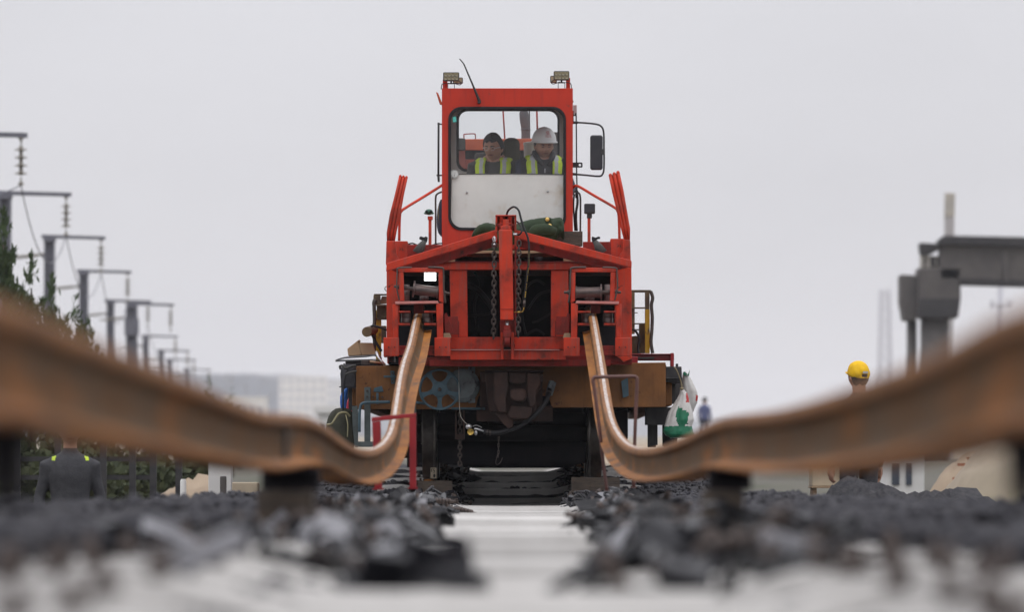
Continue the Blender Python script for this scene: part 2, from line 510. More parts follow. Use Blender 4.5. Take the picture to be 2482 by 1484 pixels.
SACK = mat('white_woven_sack', (0.62, 0.61, 0.59), (0.50, 0.48, 0.46), 8, 0.55, bump=0.4, bscale=26, spots=(0.36, 0.32, 0.31), sp_scale=7, sp_lo=0.62, sp_hi=0.8)
REDBAG = mat('red_plastic_bag', (0.55, 0.012, 0.045), (0.42, 0.01, 0.035), 10, 0.3, bump=0.6)
BLUEBAG = mat('blue_plastic_bag', (0.03, 0.16, 0.5), (0.02, 0.1, 0.38), 10, 0.3, bump=0.5)
ORANGE = mat('orange_hood_paint', (0.62, 0.13, 0.05), (0.5, 0.10, 0.04), 5, 0.5, spots=(0.25, 0.07, 0.04), sp_scale=9, sp_lo=0.62, sp_hi=0.72)
SEATFABRIC = mat('olive_seat_fabric', (0.085, 0.08, 0.06), (0.06, 0.056, 0.045), 14, 0.9)
LENS = mat('lamp_lens', (0.30, 0.26, 0.15), (0.22, 0.19, 0.12), 40, 0.15, spec=0.8)
LEDON = emitmat('lit_led', (0.95, 1.0, 0.97), 4.0)
LAMPGREEN = mat('green_lamp_paint', (0.02, 0.12, 0.07), (0.015, 0.08, 0.05), 9, 0.45)
TURQUOISE = mat('turquoise_sticker', (0.10, 0.55, 0.48), None, 5, 0.5)
MIRROR = mat('mirror_back_plastic', (0.025, 0.025, 0.032), (0.035, 0.035, 0.042), 9, 0.38)
GLASS = glassmat('dusty_windscreen_glass', film=0.016, tint=(0.985, 0.992, 0.992))
GLASSREAR = glassmat('rear_window_glass', (0.985, 0.99, 0.99), film=0.010)
DIAL = mat('gauge_dial', (0.75, 0.75, 0.73), None, 5, 0.4)
GOLD = mat('gold_button', (0.8, 0.55, 0.18), None, 5, 0.3, metal=0.7)
PORCELAIN = mat('insulator_glaze', (0.17, 0.15, 0.13), (0.26, 0.24, 0.20), 20, 0.35)
FOLIAGE = mat('cypress_foliage', (0.036, 0.062, 0.026), (0.070, 0.098, 0.038), 3.5, 0.8)
OLIVELEAF = mat('olive_leaf', (0.050, 0.058, 0.020), (0.028, 0.038, 0.014), 4, 0.85)
BARK = mat('bark', (0.06, 0.045, 0.035), (0.035, 0.028, 0.022), 12, 0.9, bump=0.6)
HILL = mat('haze_blue_wooded_hill', (0.012, 0.024, 0.045), (0.020, 0.034, 0.055), 0.012, 0.95)  # wooded slopes tinted blue, distance haze put into the colour
BRIDGE = mat('bridge_concrete', (0.115, 0.104, 0.098), (0.075, 0.068, 0.068), 0.7, 0.85, bump=0.2, bscale=4, spots=(0.06, 0.055, 0.055), sp_scale=0.9, sp_lo=0.58, sp_hi=0.72, streak=((0.07, 0.062, 0.06), 0.6))
BRIDGEDARK = mat('dark_bridge_concrete', (0.045, 0.042, 0.044), (0.03, 0.028, 0.031), 1.2, 0.85)  # darker concrete for the cap's lower part, flanges, stub and rods
PALECONC = mat('pale_column', (0.46, 0.42, 0.36), (0.38, 0.36, 0.33), 1.5, 0.8)
WHITEWALL = mat('white_wall', (0.68, 0.67, 0.65), (0.6, 0.59, 0.57), 0.5, 0.8)
HAZEGLASS = mat('haze_paled_window', (0.34, 0.36, 0.40), None, 5, 0.4)  # far window panes, paled to put the distance haze into their colour
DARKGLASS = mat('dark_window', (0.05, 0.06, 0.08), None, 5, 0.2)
LATTICE = mat('tower_steel', (0.36, 0.36, 0.41), None, 5, 0.6)
SAND = mat('sandy_earth', (0.36, 0.28, 0.20), (0.28, 0.215, 0.155), 0.8, 0.95, bump=0.5, bscale=8)
VERGE = mat('dark_verge_soil', (0.06, 0.055, 0.045), (0.11, 0.10, 0.075), 0.5, 0.95, bump=0.4, bscale=6, spots=(0.05, 0.06, 0.025), sp_scale=0.4, sp_lo=0.52, sp_hi=0.62)
GROUND = mat('dry_ground', (0.34, 0.28, 0.215), (0.25, 0.215, 0.155), 0.25, 0.95, bump=0.4, bscale=6, spots=(0.12, 0.13, 0.06), sp_scale=0.18, sp_lo=0.56, sp_hi=0.66)
GRASSGREEN = mat('grass_blades', (0.085, 0.105, 0.03), (0.17, 0.155, 0.06), 1.5, 0.9)
BEIGE = mat('beige_panel', (0.48, 0.40, 0.29), (0.40, 0.33, 0.24), 5, 0.7)
TANBROWN = mat('brown_tube_paint', (0.13, 0.055, 0.045), (0.09, 0.04, 0.035), 9, 0.5)

# ================================================================== SETTING
def smooth01(t):
    t = max(0.0, min(1.0, t)); return t * t * (3 - 2 * t)

def track_z(y):
    """Top of the sleepers: level in front of the wagon, climbing behind its first wheels."""
    if y < 48.0: return 0.072 * (1 - smooth01((y - 13.0) / 35.0))
    return 0.0 if y < 53.0 else min(0.055 * (y - 53.0) * smooth01((y - 53.0) / 3 + 0.2), 0.30)

def ground_z(x, y):
    z = -0.75 + 0.0075 * min(max(y - 55, 0), 800)
    return z + 0.03 * math.sin(x * 0.7 + y * 0.3) * (1 if abs(x) < 400 else 0)

def build_ground():
    xs = [-3500, -1200, -600, -300, -150, -80] + list(np.arange(-50, 51, 2.5)) + [80, 150, 300, 600, 1200, 3500]
    ys = [-400, -100, -30] + list(np.arange(-10, 130, 3)) + [150, 180, 220, 300, 400, 550, 700, 855, 1200, 2000, 3000, 4200, 6200]
    vs = [(x, y, ground_z(x, y) + (random.uniform(-.03, .03) if abs(x) < 60 and y < 130 else 0)) for y in ys for x in xs]
    nx = len(xs)
    fs = [(j * nx + i, j * nx + i + 1, (j + 1) * nx + i + 1, (j + 1) * nx + i) for j in range(len(ys) - 1) for i in range(nx - 1)]
    mb = MB(); mb.smooth = True; mb.add(vs, fs)
    return tag(obj('ground', mb, GROUND, origin=(0, 0, 0)), kind='structure')
build_ground()

def build_verge():
    xs = list(np.arange(-32, 32.1, 1.6)); ys = list(np.arange(-10, 262, 2.5))
    vs = [(x, y, ground_z(x, y) + .05 + random.uniform(-.015, .03)) for y in ys for x in xs]
    nx = len(xs)
    mb = MB(); mb.smooth = True
    mb.add(vs, [(j * nx + i, j * nx + i + 1, (j + 1) * nx + i + 1, (j + 1) * nx + i) for j in range(len(ys) - 1) for i in range(nx - 1)])
    tag(obj('verge', mb, VERGE, origin=(0, 0, 0)), kind='structure')
build_verge()

def build_bed():
    xs = list(np.arange(-3.3, 3.31, 0.11))
    ys = list(np.arange(-4, 90, 0.16))
    def bz(x, y):
        a = abs(x)
        if a < 1.3 and y > 53.2: z = -0.04 - 0.055 * smooth01((0.62 - a) / 0.2)
        elif a < 1.55: z = -0.055 - 0.065 * smooth01((0.5 - a) / 0.3) + 0.05 * smooth01((a - 1.2) / 0.3)
        elif a < 1.9: z = -0.005
        else: z = -0.005 - (a - 1.9) / 1.4 * 0.95
        if .98 < a < 2.0 and 9.0 < y < 50: z = max(z, z + (0.022 - z) * smooth01((a - .98) / .1) * smooth01((y - 9.0) / .8) * smooth01((50 - y) / 3))
        if a > 1.0: z += .045 * smooth01((a - 1.0) / .5) * (math.sin(1.9 * y + 2.3 * x) * math.sin(.83 * y - 1.7 * x) + .5 * math.sin(4.1 * y + x))
        return z + track_z(y)
    nx = len(xs)
    vs = [(x, y, bz(x, y) + random.uniform(-.014, .014)) for y in ys for x in xs]
    fs = [(j * nx + i, j * nx + i + 1, (j + 1) * nx + i + 1, (j + 1) * nx + i) for j in range(len(ys) - 1) for i in range(nx - 1)]
    mb = MB(); mb.smooth = True; mb.add(vs, fs)
    tag(obj('ballast_bed', mb, BALLASTBED, origin=(0, 0, 0)), kind='structure')
    # crushed stones lying on it
    ico = bmesh.new(); bmesh.ops.create_icosphere(ico, subdivisions=1, radius=1.0)
    iv = np.array([v.co[:] for v in ico.verts]); ifc = np.array([[v.index for v in f.verts] for f in ico.faces]); ico.free()
    pts = []
    while len(pts) < 30000:
        y = 4 + 53 * random.random() ** 1.15
        x = random.uniform(-3.0, 3.0)
        if abs(x) < 1.04 and random.random() < 0.55: continue
        if abs(x) < 0.45 and random.random() < 0.8: continue
        if abs(x) < (1.04 if y > 9.4 else 1.32):
            k = (y - 0.6) / 0.6
            if abs(k - round(k)) < 0.27: continue        # not on top of a sleeper
        pts.append((x, y))
    n = len(pts)
    V = np.empty((n, len(iv), 3)); 
    for i, (x, y) in enumerate(pts):
        s = random.uniform(.016, .036)
        rad = 1 + rng.uniform(-.28, .28, (len(iv), 1))
        q = iv * rad * np.array([s, s * random.uniform(.7, 1.1), s * random.uniform(.6, .9)])
        a = random.uniform(0, 6.28); c_, s_ = math.cos(a), math.sin(a)
        q = q @ np.array([[c_, s_, 0], [-s_, c_, 0], [0, 0, 1]])
        V[i] = q + np.array([x, y, bz(x, y) + s * .35])
    F = (ifc[None, :, :] + (np.arange(n) * len(iv))[:, None, None]).reshape(-1, 3)
    me = bpy.data.meshes.new('ballast_stones')
    me.from_pydata(V.reshape(-1, 3), [], F)
    me.materials.append(BALLAST)
    o = bpy.data.objects.new('ballast_stones', me); COL.objects.link(o)
    tag(o, 'dark crushed stone ballast between and beside the sleepers', 'ballast', kind='stuff')
build_bed()

def build_hills():
    for name, Y, prof in (('hills', 3300, [(-900, 10), (-300, 880), (250, 905), (420, 902), (530, 911), (600, 908), (690, 922), (760, 950), (830, 985), (900, 1030), (1000, 1080)]),
                          ('far_hills', 5200, [(-400, 900), (300, 912), (560, 905), (690, 908), (760, 914), (860, 922), (1000, 935), (1200, 960), (1500, 1000), (1900, 1030), (2600, 1045), (3400, 1000)])):
        if name == 'hills': prof[0] = (-900, 870)
        mb = MB(); mb.smooth = True
        cols = []
        for i in range(len(prof) - 1):
            for k in range(12):
                t = k / 12
                cols.append((prof[i][0] + (prof[i + 1][0] - prof[i][0]) * t, prof[i][1] + (prof[i + 1][1] - prof[i][1]) * t + random.uniform(-2.5, 2.5)))
        rows = 7
        vs = []
        for px, py in cols:
            top = W(px, py, Y)
            for r in range(rows):
                t = r / (rows - 1)
                z = 3 + (top.z - 3) * math.sin(t * math.pi / 2)
                vs.append((top.x + random.uniform(-3, 3) * (t < 1), Y - 500 * (1 - t) + random.uniform(-8, 8) * (t < 1), z if r else 2.0))
            vs.append((top.x, Y + 350, 2.0))
        rr = rows + 1
        fs = [(i * rr + j, (i + 1) * rr + j, (i + 1) * rr + j + 1, i * rr + j + 1) for i in range(len(cols) - 1) for j in range(rr - 1)]
        mb.add(vs, fs)
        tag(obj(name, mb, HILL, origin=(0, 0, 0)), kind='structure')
build_hills()

# ------------------------------------------------------------------ haze
def build_haze():
    m = bpy.data.materials.new('haze_air'); m.use_nodes = True
    n = m.node_tree.nodes; n.clear()
    o_ = n.new('ShaderNodeOutputMaterial'); pv = n.new('ShaderNodeVolumePrincipled')
    pv.inputs['Color'].default_value = (0.93, 0.945, 1.0, 1); pv.inputs['Density'].default_value = 0.00017
    pv.inputs['Anisotropy'].default_value = 0.0
    m.node_tree.links.new(pv.outputs[0], o_.inputs['Volume'])
    mb = MB().wbox(-3600, -450, -1.9, 3600, 6400, 102)
    tag(obj('haze', mb, m), kind='stuff')
build_haze()

# ------------------------------------------------------------------ sleepers, fastenings
def sleeper_mesh():
    mb = MB()
    st = [(-1.30, -.035), (-1.24, -.012), (-.98, 0), (-.60, 0), (-.42, -.044), (0, -.048), (.42, -.044), (.60, 0), (.98, 0), (1.24, -.012), (1.30, -.035)]
    vs = []
    for x, zt in st:
        vs += [(x, -.15, -.22), (x, -.108, zt - .02), (x, -.095, zt), (x, .095, zt), (x, .108, zt - .02), (x, .15, -.22)]
    fs = []
    for i in range(len(st) - 1):
        for k in range(6):
            fs.append((i * 6 + k, i * 6 + (k + 1) % 6, (i + 1) * 6 + (k + 1) % 6, (i + 1) * 6 + k))
    fs += [(5, 4, 3, 2, 1, 0), tuple((len(st) - 1) * 6 + k for k in range(6))]
    mb.add(vs, fs)
    return mb

SLEEPER_Y0, SLEEPER_STEP = 0.6, 0.6
sl0 = obj('concrete_sleeper', sleeper_mesh(), CONCRETE, origin=(0, 0, 0), bevel=0)
bm_ = MB(); bm_.smooth = True
bm_.cyl((0, 0, -.02), (0, 0, .055), .0115, 8); bm_.cyl((0, 0, .012), (0, 0, .03), .021, 6); bm_.cyl((0, 0, .004), (0, 0, .010), .026, 10)
bolt0 = obj('anchor_bolt', bm_, IRON, parent=sl0, origin=(0, 0, 0))
bolts = [bolt0]
for bx in (-.885, -.625, .625):
    b = bolt0.copy(); COL.objects.link(b); b.parent = sl0; b.location = (bx, 0, 0); bolts.append(b)
bolt0.location = (.885, 0, 0)
OPEN_LABEL, OPEN_GROUP = 'pale concrete sleeper with bolts in the open track, black fastenings dumped on both ends', 'concrete sleepers in the open track'
tag(sl0, OPEN_LABEL, 'sleeper', OPEN_GROUP)
sl0.location = (0, SLEEPER_Y0, track_z(SLEEPER_Y0))
sl0['label'] = 'bare pale concrete sleeper without fastenings, blurred, close before the viewer'; sl0['group'] = 'bare concrete sleepers close to the viewer'
sleepers = [sl0]
# the sleepers lie in groups with wide gaps between them
GAP_Y = (14.2, 17.6, 21.8, 26.7, 32.8, 39.8)
def in_gap(y): return any(abs(y - g) < .92 for g in GAP_Y)
sleeper_ys = [SLEEPER_Y0 + SLEEPER_STEP * i for i in range(1, 88) if not in_gap(SLEEPER_Y0 + SLEEPER_STEP * i)] + [54.3 + 1.1 * i for i in range(22)]
for y in sleeper_ys:
    zj = (.013 * math.sin(6.283 * y / 4.3 + 1.2 * math.sin(y * .31)) + random.gauss(0, .006)) if 9 < y < 46 else random.gauss(0, .003)
    dx, rz = random.gauss(0, .022), random.gauss(0, .012)
    if y < 58:
        s_ = dup(sl0, (dx, y, track_z(y) + zj), rot=(random.gauss(0, .025), random.gauss(0, .004), rz))
    else:
        s_ = sl0.copy(); COL.objects.link(s_); s_.location = (dx, y, track_z(y)); s_.rotation_euler = (0, 0, rz)
    s_['label'] = OPEN_LABEL; s_['group'] = OPEN_GROUP
    out_ = round((51.2 - y) / SLEEPER_STEP + .5)
    if y <= 51.2 and 1 <= out_ <= 14:
        s_['label'] = '%s concrete sleeper out from the timber blocks before the wagon wheels' % ('first second third fourth fifth sixth seventh eighth ninth tenth eleventh twelfth thirteenth fourteenth'.split()[out_ - 1])
    elif y < 9.2:
        s_['label'] = 'bare pale concrete sleeper without fastenings, blurred, close before the viewer'; s_['group'] = 'bare concrete sleepers close to the viewer'
    elif abs(y - 19.1) < .31:
        s_['label'] = 'concrete sleeper carrying the two black roller cradles'
    if y > 51.2:
        s_['label'] = 'shaded concrete sleeper in the track underneath the flat wagon'
        s_['group'] = 'concrete sleepers under the wagon'

def spring_clip_mesh():
    mb = MB(); mb.smooth = True
    p = [(-.052, -.035, .006), (-.052, .030, .012), (-.040, .045, .016), (-.024, .040, .018), (-.016, .010, .022), (-.012, -.020, .024), (0, -.030, .024), (.012, -.020, .024), (.016, .010, .022), (.024, .040, .018), (.040, .045, .016), (.052, .030, .012), (.052, -.035, .006)]
    mb.tube(smoothpath(p, 3), .0085, 7)
    return mb
def wedge_mesh():
    mb = MB()
    mb.prism([(-.055, -.04, 0), (-.055, .04, 0), (-.055, .04, .028), (-.055, .012, .032), (-.055, -.04, .012)], (.11, 0, 0))
    mb.wbox(-.02, -.052, .0, .02, -.0401, .018)
    return mb
def pad_mesh():
    mb = MB()
    mb.wbox(-.095, -.07, 0, .095, .07, .009)
    for k in range(5): mb.wbox(-.085 + k * .038, -.06, .0092, -.067 + k * .038, .06, .0125)
    return mb
def coil_mesh():
    mb = MB(); mb.smooth = True
    for k in range(5): mb.lathe((-.05 + k * .02, 0, .02), (1, 0, 0), [(0, .012), (.004, .019), (.014, .019), (.018, .012)], 9)
    mb.cyl((-.075, 0, .02), (.06, 0, .02), .0105, 8)
    return mb
clip0 = obj('spring_clip', spring_clip_mesh(), CLIP, origin=(0, 0, 0))
wedge0 = obj('gauge_wedge', wedge_mesh(), PLASTIC, origin=(0, 0, 0))
pad0 = obj('rubber_pad', pad_mesh(), RUBBER, origin=(0, 0, 0))
screw0 = obj('sleeper_screw', coil_mesh(), IRON, origin=(0, 0, 0))
cap0 = obj('pale_glint_block', wedge_mesh(), PALEBLOCK, origin=(0, 0, 0))
def pile_centres():
    """Heaps of fastenings on both sides of the middle of the sleepers."""
    out = {-1: [(-.22, 11.8, .15), (-.34, 13.4, .17), (-.55, 10.6, .16)], 1: [(.40, 11.6, .17), (.62, 13.0, .18), (.30, 14.6, .12)]}
    for s in (-1, 1):
        y = 14.2
        while y < 58:
            lo, hi = (.45, .95) if y < 18 else (.40, .85) if y < 30 else (.56, .86)
            out[s].append((s * random.uniform(lo, hi), y, random.uniform(.09, .17)))
            y += random.uniform(.3, .8)
    return out

def scatter_fastenings():
    piles = pile_centres()
    spec = [(clip0, 'black spring clip dumped on the sleeper ends', 'rail clip', 'loose black spring clips', 148, 57.2),
            (wedge0, 'black gauge wedge dumped on sleeper ends', 'rail wedge', 'loose gauge wedges', 148, 57.2),
            (pad0, 'black ribbed rubber pad on a sleeper end', 'rail pad', 'loose rubber rail pads', 100, 61),
            (screw0, 'ribbed steel screw lying among the clips', 'rail screw', 'loose sleeper screws', 90, 61),
            (cap0, 'pale grey block added as a glint among black clips', 'rail block', 'pale plastic blocks added as glints', 40, 50.0)]
    for src, lab, cat, grp, per, ymax in spec:
        tag(src, lab, cat, grp)
        first = True
        for side in (-1, 1):
            for k in range(per):
                px_, py_, rad = random.choice(piles[side])
                x, y = random.gauss(px_, rad * .75), random.gauss(py_, rad * 1.2)
                x = side * min(max(side * x, .12 if y < 16 else .33), 1.1)
                r2 = ((x - px_) / rad) ** 2 + ((y - py_) / (rad * 1.5)) ** 2
                top = (.062 if y > 26 else .042) * math.exp(-r2 * .6)
                lift = random.random() * top - (.03 if abs(((y - SLEEPER_Y0) / SLEEPER_STEP + .5) % 1 - .5) > .2 else 0)
                o = src if first else src.copy()
                if not first: COL.objects.link(o)
                first = False
                o['label'] = lab + (', under the rail on the mast side' if side < 0 else ', under the rail on the bridge side')
                o['group'] = grp + (' on the mast side' if side < 0 else ' on the bridge side')
                if in_gap(y): lift -= .05
                elif abs(x) < .5: lift -= .044 * smooth01((.6 - abs(x)) / .18)
                o.location = (x, y, track_z(y) + lift + .006)
                tilt = .6 if src is not pad0 else .2
                o.rotation_euler = (random.gauss(0, tilt), random.gauss(0, tilt), random.uniform(0, 6.28))
                sc_ = random.uniform(1.05, 1.4)
                o.scale = (sc_, sc_, sc_)
scatter_fastenings()

# ------------------------------------------------------------------ the long rails
RAIL_HALF = [(0, 0), (.070, 0), (.075, .005), (.075, .011), (.040, .020), (.018, .030), (.0085, .048), (.0080, .085), (.0090, .122), (.018, .132), (.034, .138), (.0365, .142), (.0365, .160), (.032, .170), (.022, .1745), (.0125, .176)]
def rail_profile():
    right = RAIL_HALF[1:]
    left = [(-x, z) for x, z in reversed(right)]
    return right + left          # open at the bottom centre, closes itself
def sweep_rail(name, path, rolls, label, mats, cat='rail', group=None, band=True):
    """path: points of the centre of the running surface."""
    prof = rail_profile()
    n = len(prof); mb = MB(); mb.smooth = False
    pts = [Vector(p) for p in path]; m = len(pts)
    vs = []
    for i, p in enumerate(pts):
        t = (pts[min(i + 1, m - 1)] - pts[max(i - 1, 0)]).normalized()
        s = t.cross(Vector((0, 0, 1))).normalized(); u = s.cross(t)
        a = rolls[i]
        s2 = s * math.cos(a) + u * math.sin(a); u2 = u * math.cos(a) - s * math.sin(a)
        for x, z in prof:
            vs.append(p + s2 * x + u2 * (z - .176))
    mi = []
    fs = []
    top = len(RAIL_HALF) - 2      # index of the last right-hand point (.0125,.176)
    for i in range(m - 1):
        for k in range(n):
            fs.append((i * n + k, i * n + (k + 1) % n, (i + 1) * n + (k + 1) % n, (i + 1) * n + k))
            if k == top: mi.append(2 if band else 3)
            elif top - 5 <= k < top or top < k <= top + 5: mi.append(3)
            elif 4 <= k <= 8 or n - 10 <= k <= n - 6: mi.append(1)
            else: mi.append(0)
    fs.append(tuple(range(n))); fs.append(tuple((m - 1) * n + k for k in range(n))); mi += [0, 0]
    mb.add(vs, fs); mb.m = mi
    mb.sm = [True] * len(mi)
    o = obj(name, mb, mats)
    o.data.set_sharp_from_angle(angle=R(40))
    return tag(o, label, cat, group)

def rail_path(tab):
    pts = [W(px, py, Y) for px, py, Y in tab]
    ext = [Vector((pts[-1].x, y, pts[-1].z + .004)) for y in (6.2, 3.5, 0.5, -3.0)]
    pts = pts + ext
    sm = smoothpath(pts, 10)
    # even out the small wobbles of the measured points
    for _ in range(14):
        sm = [sm[0]] + [(sm[i - 1] + sm[i] * 2 + sm[i + 1]) / 4 for i in range(1, len(sm) - 1)] + [sm[-1]]
    return sm
LEFT_TAB = [(1018, 742, 51.0), (1008.5, 764, 49.4), (994.7, 830, 46.0), (978.5, 878, 42.7), (967.5, 932, 40.6), (958.7, 993, 38.9), (948, 1045, 37.2), (926, 1077, 34.2), (898, 1090, 31.0), (864, 1089, 27.7), (825, 1072, 24.9), (774, 1033, 22.2), (736, 1012, 20.4), (697.7, 1004, 19.1), (646, 1001, 17.5), (595.5, 990, 16.1), (485, 943, 13.7), (404.5, 910, 12.4), (323.6, 875, 11.3), (242.7, 841, 10.4), (161.8, 808, 9.6), (81, 772, 8.95), (0, 738, 8.36)]
RIGHT_TAB = [(1428, 742, 51.0), (1436, 758, 49.4), (1447, 821, 46.6), (1456, 877, 45.0), (1464.5, 932, 43.2), (1474, 988, 41.4), (1489.6, 1037, 39.3), (1520, 1076, 36.0), (1564, 1089, 31.4), (1620, 1079, 27.0), (1675, 1057, 23.8), (1738, 1025, 20.8), (1782, 1009, 19.0), (1863, 999, 16.5), (1944, 984, 14.6), (2065, 946, 12.5), (2186, 901, 10.9), (2308, 849, 9.66), (2389, 806, 8.98), (2482, 754, 8.3)]
def rolls_for(path, r0, y1):
    return [r0 * smooth01((p.y - y1) / (49 - y1)) for p in path]
lp = rail_path(LEFT_TAB); rp = rail_path(RIGHT_TAB)
RAILMATS = [RUST, RAILWEB, RAILSHINE, RAILHEAD]
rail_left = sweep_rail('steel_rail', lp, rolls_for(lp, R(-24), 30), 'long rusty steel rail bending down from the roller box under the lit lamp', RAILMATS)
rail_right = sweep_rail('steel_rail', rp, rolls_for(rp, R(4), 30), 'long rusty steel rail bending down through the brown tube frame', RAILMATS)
# rails the wagon stands on
def laid(sx):
    path = [(sx * .7535, y, track_z(y) + .187) for y in list(np.arange(50.75, 62, .6)) + [66, 70, 74, 78]]
    o = sweep_rail('laid_rail', path, [0] * len(path), 'end of laid rail under the wagon wheel behind the %s timber block' % ('red frame and' if sx < 0 else 'brown tube frame and'), RAILMATS)
    return o
laid_l = laid(-1); laid_r = laid(1)
mb = MB(); mb.box(1043.5, 1134.5, 1058, 1160.5, 50.735, .012)
note = obj('painted_end_plate', mb, BEIGE, parent=laid_l, bevel=.001)
mb = MB()
for a in ((1045.2, 1137, 1047, 1145), (1047.5, 1136.5, 1049.3, 1138), (1050.2, 1137, 1054, 1138.4), (1050.2, 1138.6, 1051.6, 1141), (1050.2, 1141.2, 1054.2, 1142.6), (1052.8, 1142.7, 1054.2, 1145), (1050, 1145.2, 1054.2, 1146.6)):
    mb.box(*a, 50.731, .0035)
mb.prism([W(1052.6 + 2.8 * math.cos(t), 1154 + 5 * math.sin(t), 50.7315) for t in np.linspace(0, 6.283, 14)[:-1]], (0, .003, 0))
obj('plate_marking', mb, PRINTBLACK, parent=note)

def timber(name, x0, y0, x1, y1, Y, d, label, cat, m=WOOD, skew=0):
    a, b = W(x0, y1, Y), W(x1, y0, Y)
    mb = MB()
    n = 8
    vs = []
    for i in range(n + 1):
        x = a.x + (b.x - a.x) * i / n
        j = lambda: random.uniform(-.004, .004)
        vs += [(x, Y + j(), a.z + j()), (x, Y + d + j(), a.z + j()), (x, Y + d + j(), b.z + j() + skew * i / n), (x, Y + j(), b.z + j() + skew * i / n)]
    fs = [(i * 4 + k, i * 4 + (k + 1) % 4, (i + 1) * 4 + (k + 1) % 4, (i + 1) * 4 + k) for i in range(n) for k in range(4)] + [(0, 1, 2, 3), (n * 4 + 3, n * 4 + 2, n * 4 + 1, n * 4)]
    mb.add(vs, fs)
    return tag(obj(name, mb, m, base=True, bevel=.004), label, cat)
def roller_stand(px0, px1, py0, py1, Y, label, tl):
    t = thing('rail_roller', label, 'rail roller', W((px0 + px1) / 2, py1, Y), 'rail rollers under the long rails')
    a, b = W(px0, py1, Y), W(px1, py0, Y)
    zt = b.z
    zb_ = W(0, 1189, Y).z
    timber('timber_block', px0 - 12, 1189.5, px1 - 18, 1139 + FPX * (CAM_H - track_z(Y)) / Y, Y - .09, .18, tl, 'timber block', WOOD)
    mb = MB(); mb.wbox(a.x, Y - .06, zb_, b.x, Y + .06, zb_ + .024)
    for x in (a.x, b.x - .014): mb.wbox(x, Y - .05, zb_ + .024, x + .014, Y + .05, zt)
    mb.wbox(a.x + .014, Y + .036, zb_ + .024, b.x - .014, Y + .05, zt - .03)
    obj('cradle', mb, GREASE, t, bevel=.002)
    mb = MB(); mb.smooth = True
    r = min(.04, (zt - zb_ - .03) / 2.1)
    mb.lathe((a.x + .016, Y - .01, zt - r + .004), (1, 0, 0), [(0, r * .6), (.004, r * 1.15), (.02, r * 1.1), (.03, r), (b.x - a.x - .062, r), (b.x - a.x - .052, r * 1.1), (b.x - a.x - .036, r * 1.15), (b.x - a.x - .032, r * .6)], 18)
    obj('roller', mb, GREASE, t, autosm=True)
    return t
roller_stand(634, 776, 1136, 1212, 19.2, 'black steel roller cradle under the hump of the rail nearer the masts', 'weathered timber packing under the roller cradle nearer the masts')
roller_stand(1716, 1820, 1134, 1228, 19.0, 'black steel roller cradle under the hump of the rail nearer the bridge', 'weathered timber packing under the roller cradle nearer the bridge')
def dark_rail_block(px0, px1, py0, py1, Y, label):
    t = thing('dark_rail_block', label, 'rail clamp', W((px0 + px1) / 2, py1, Y), 'dark blocks under the long rails')  # dark two-part block hanging below the rail
    mb = MB(); mb.box(px0, py0, px1, py0 + 40, Y - .05, .1); obj('jaw', mb, GREASE, t, bevel=.008)
    mb = MB(); mb.poly([(px0 + 14, py0 + 41), (px1 - 14, py0 + 41), (px1 - 30, py1), (px0 + 30, py1)], Y - .03, .06); obj('block_body', mb, GREASE, t, bevel=.008)
    mb = MB(); mb.smooth = True; p = W((px0 + px1) / 2, py0 + 22, Y - .07); mb.cyl(p, p + Vector((0, .14, 0)), .014, 6); obj('block_bolt', mb, GREASE, t)
dark_rail_block(-50, 72, 1030, 1225, 8.7, 'dark blurred block hanging under the rail below the cypresses')
dark_rail_block(2425, 2540, 1040, 1225, 8.6, 'dark blurred block hanging under the rail below the bridge')
def strap(rail, px0, px1, Y, side):
    mb = MB()
    a, b = W(px0, 1035, Y), W(px1, 1122, Y)
    x = a.x
    mb.wbox(x, Y - .09, b.z, x + .012, Y + .02, a.z)
    obj('web_strap', mb, GREYCLOTH, rail, bevel=.002)
strap(rail_left, 690, 700, 18.4, 1); strap(rail_right, 1818, 1826, 18.2, -1)

# ================================================================== FLAT WAGON
YB = 50.0
wagon = thing('flat_wagon', 'rust brown railway flat wagon under the red machine, coupler facing the viewer', 'railway wagon', (0, 56.5, .19))
mb = MB(); mb.poly([(863, 888), (1613.7, 879), (1613.7, 987.5), (1337, 988.5), (1330, 960), (1160, 960), (1152, 992), (863, 993)], YB, .16)
obj('end_beam', mb, BROWN, wagon, bevel=.006)
mb = MB(); mb.box(863, 884, 1613.7, 888, YB - .02, .2)
z_deck = W(0, 884, YB).z
mb = MB(); mb.wbox(-1.36, YB + .17, z_deck - .06, 1.36, 63.5, z_deck)
obj('deck', mb, GREASE, wagon)
mb = MB()
for sx in (-1, 1): mb.wbox(sx * 1.35 - .06, YB + .165, z_deck - .36, sx * 1.35 + .06, 63.5, z_deck - .062)
obj('side_sill', mb, BROWN, wagon, bevel=.005)
mb = MB(); mb.wbox(-.22, YB + .17, z_deck - .5, .22, 63.4, z_deck - .062)
for y in (53.2, 55.4, 57.6, 59.8, 62): mb.wbox(-1.28, y, z_deck - .3, 1.28, y + .08, z_deck - .062)
obj('centre_sill', mb, GREASE, wagon)
# side stake pockets
for k, y in enumerate((50.9, 53.2, 55.6, 58)):
    for sx in (-1, 1):
        mb = MB(); mb.wbox(sx * 1.47 - .06, y, z_deck - .3, sx * 1.47 + .06, y + .12, z_deck - .1)
        obj('stake_pocket', mb, BLACK, wagon, bevel=.004)
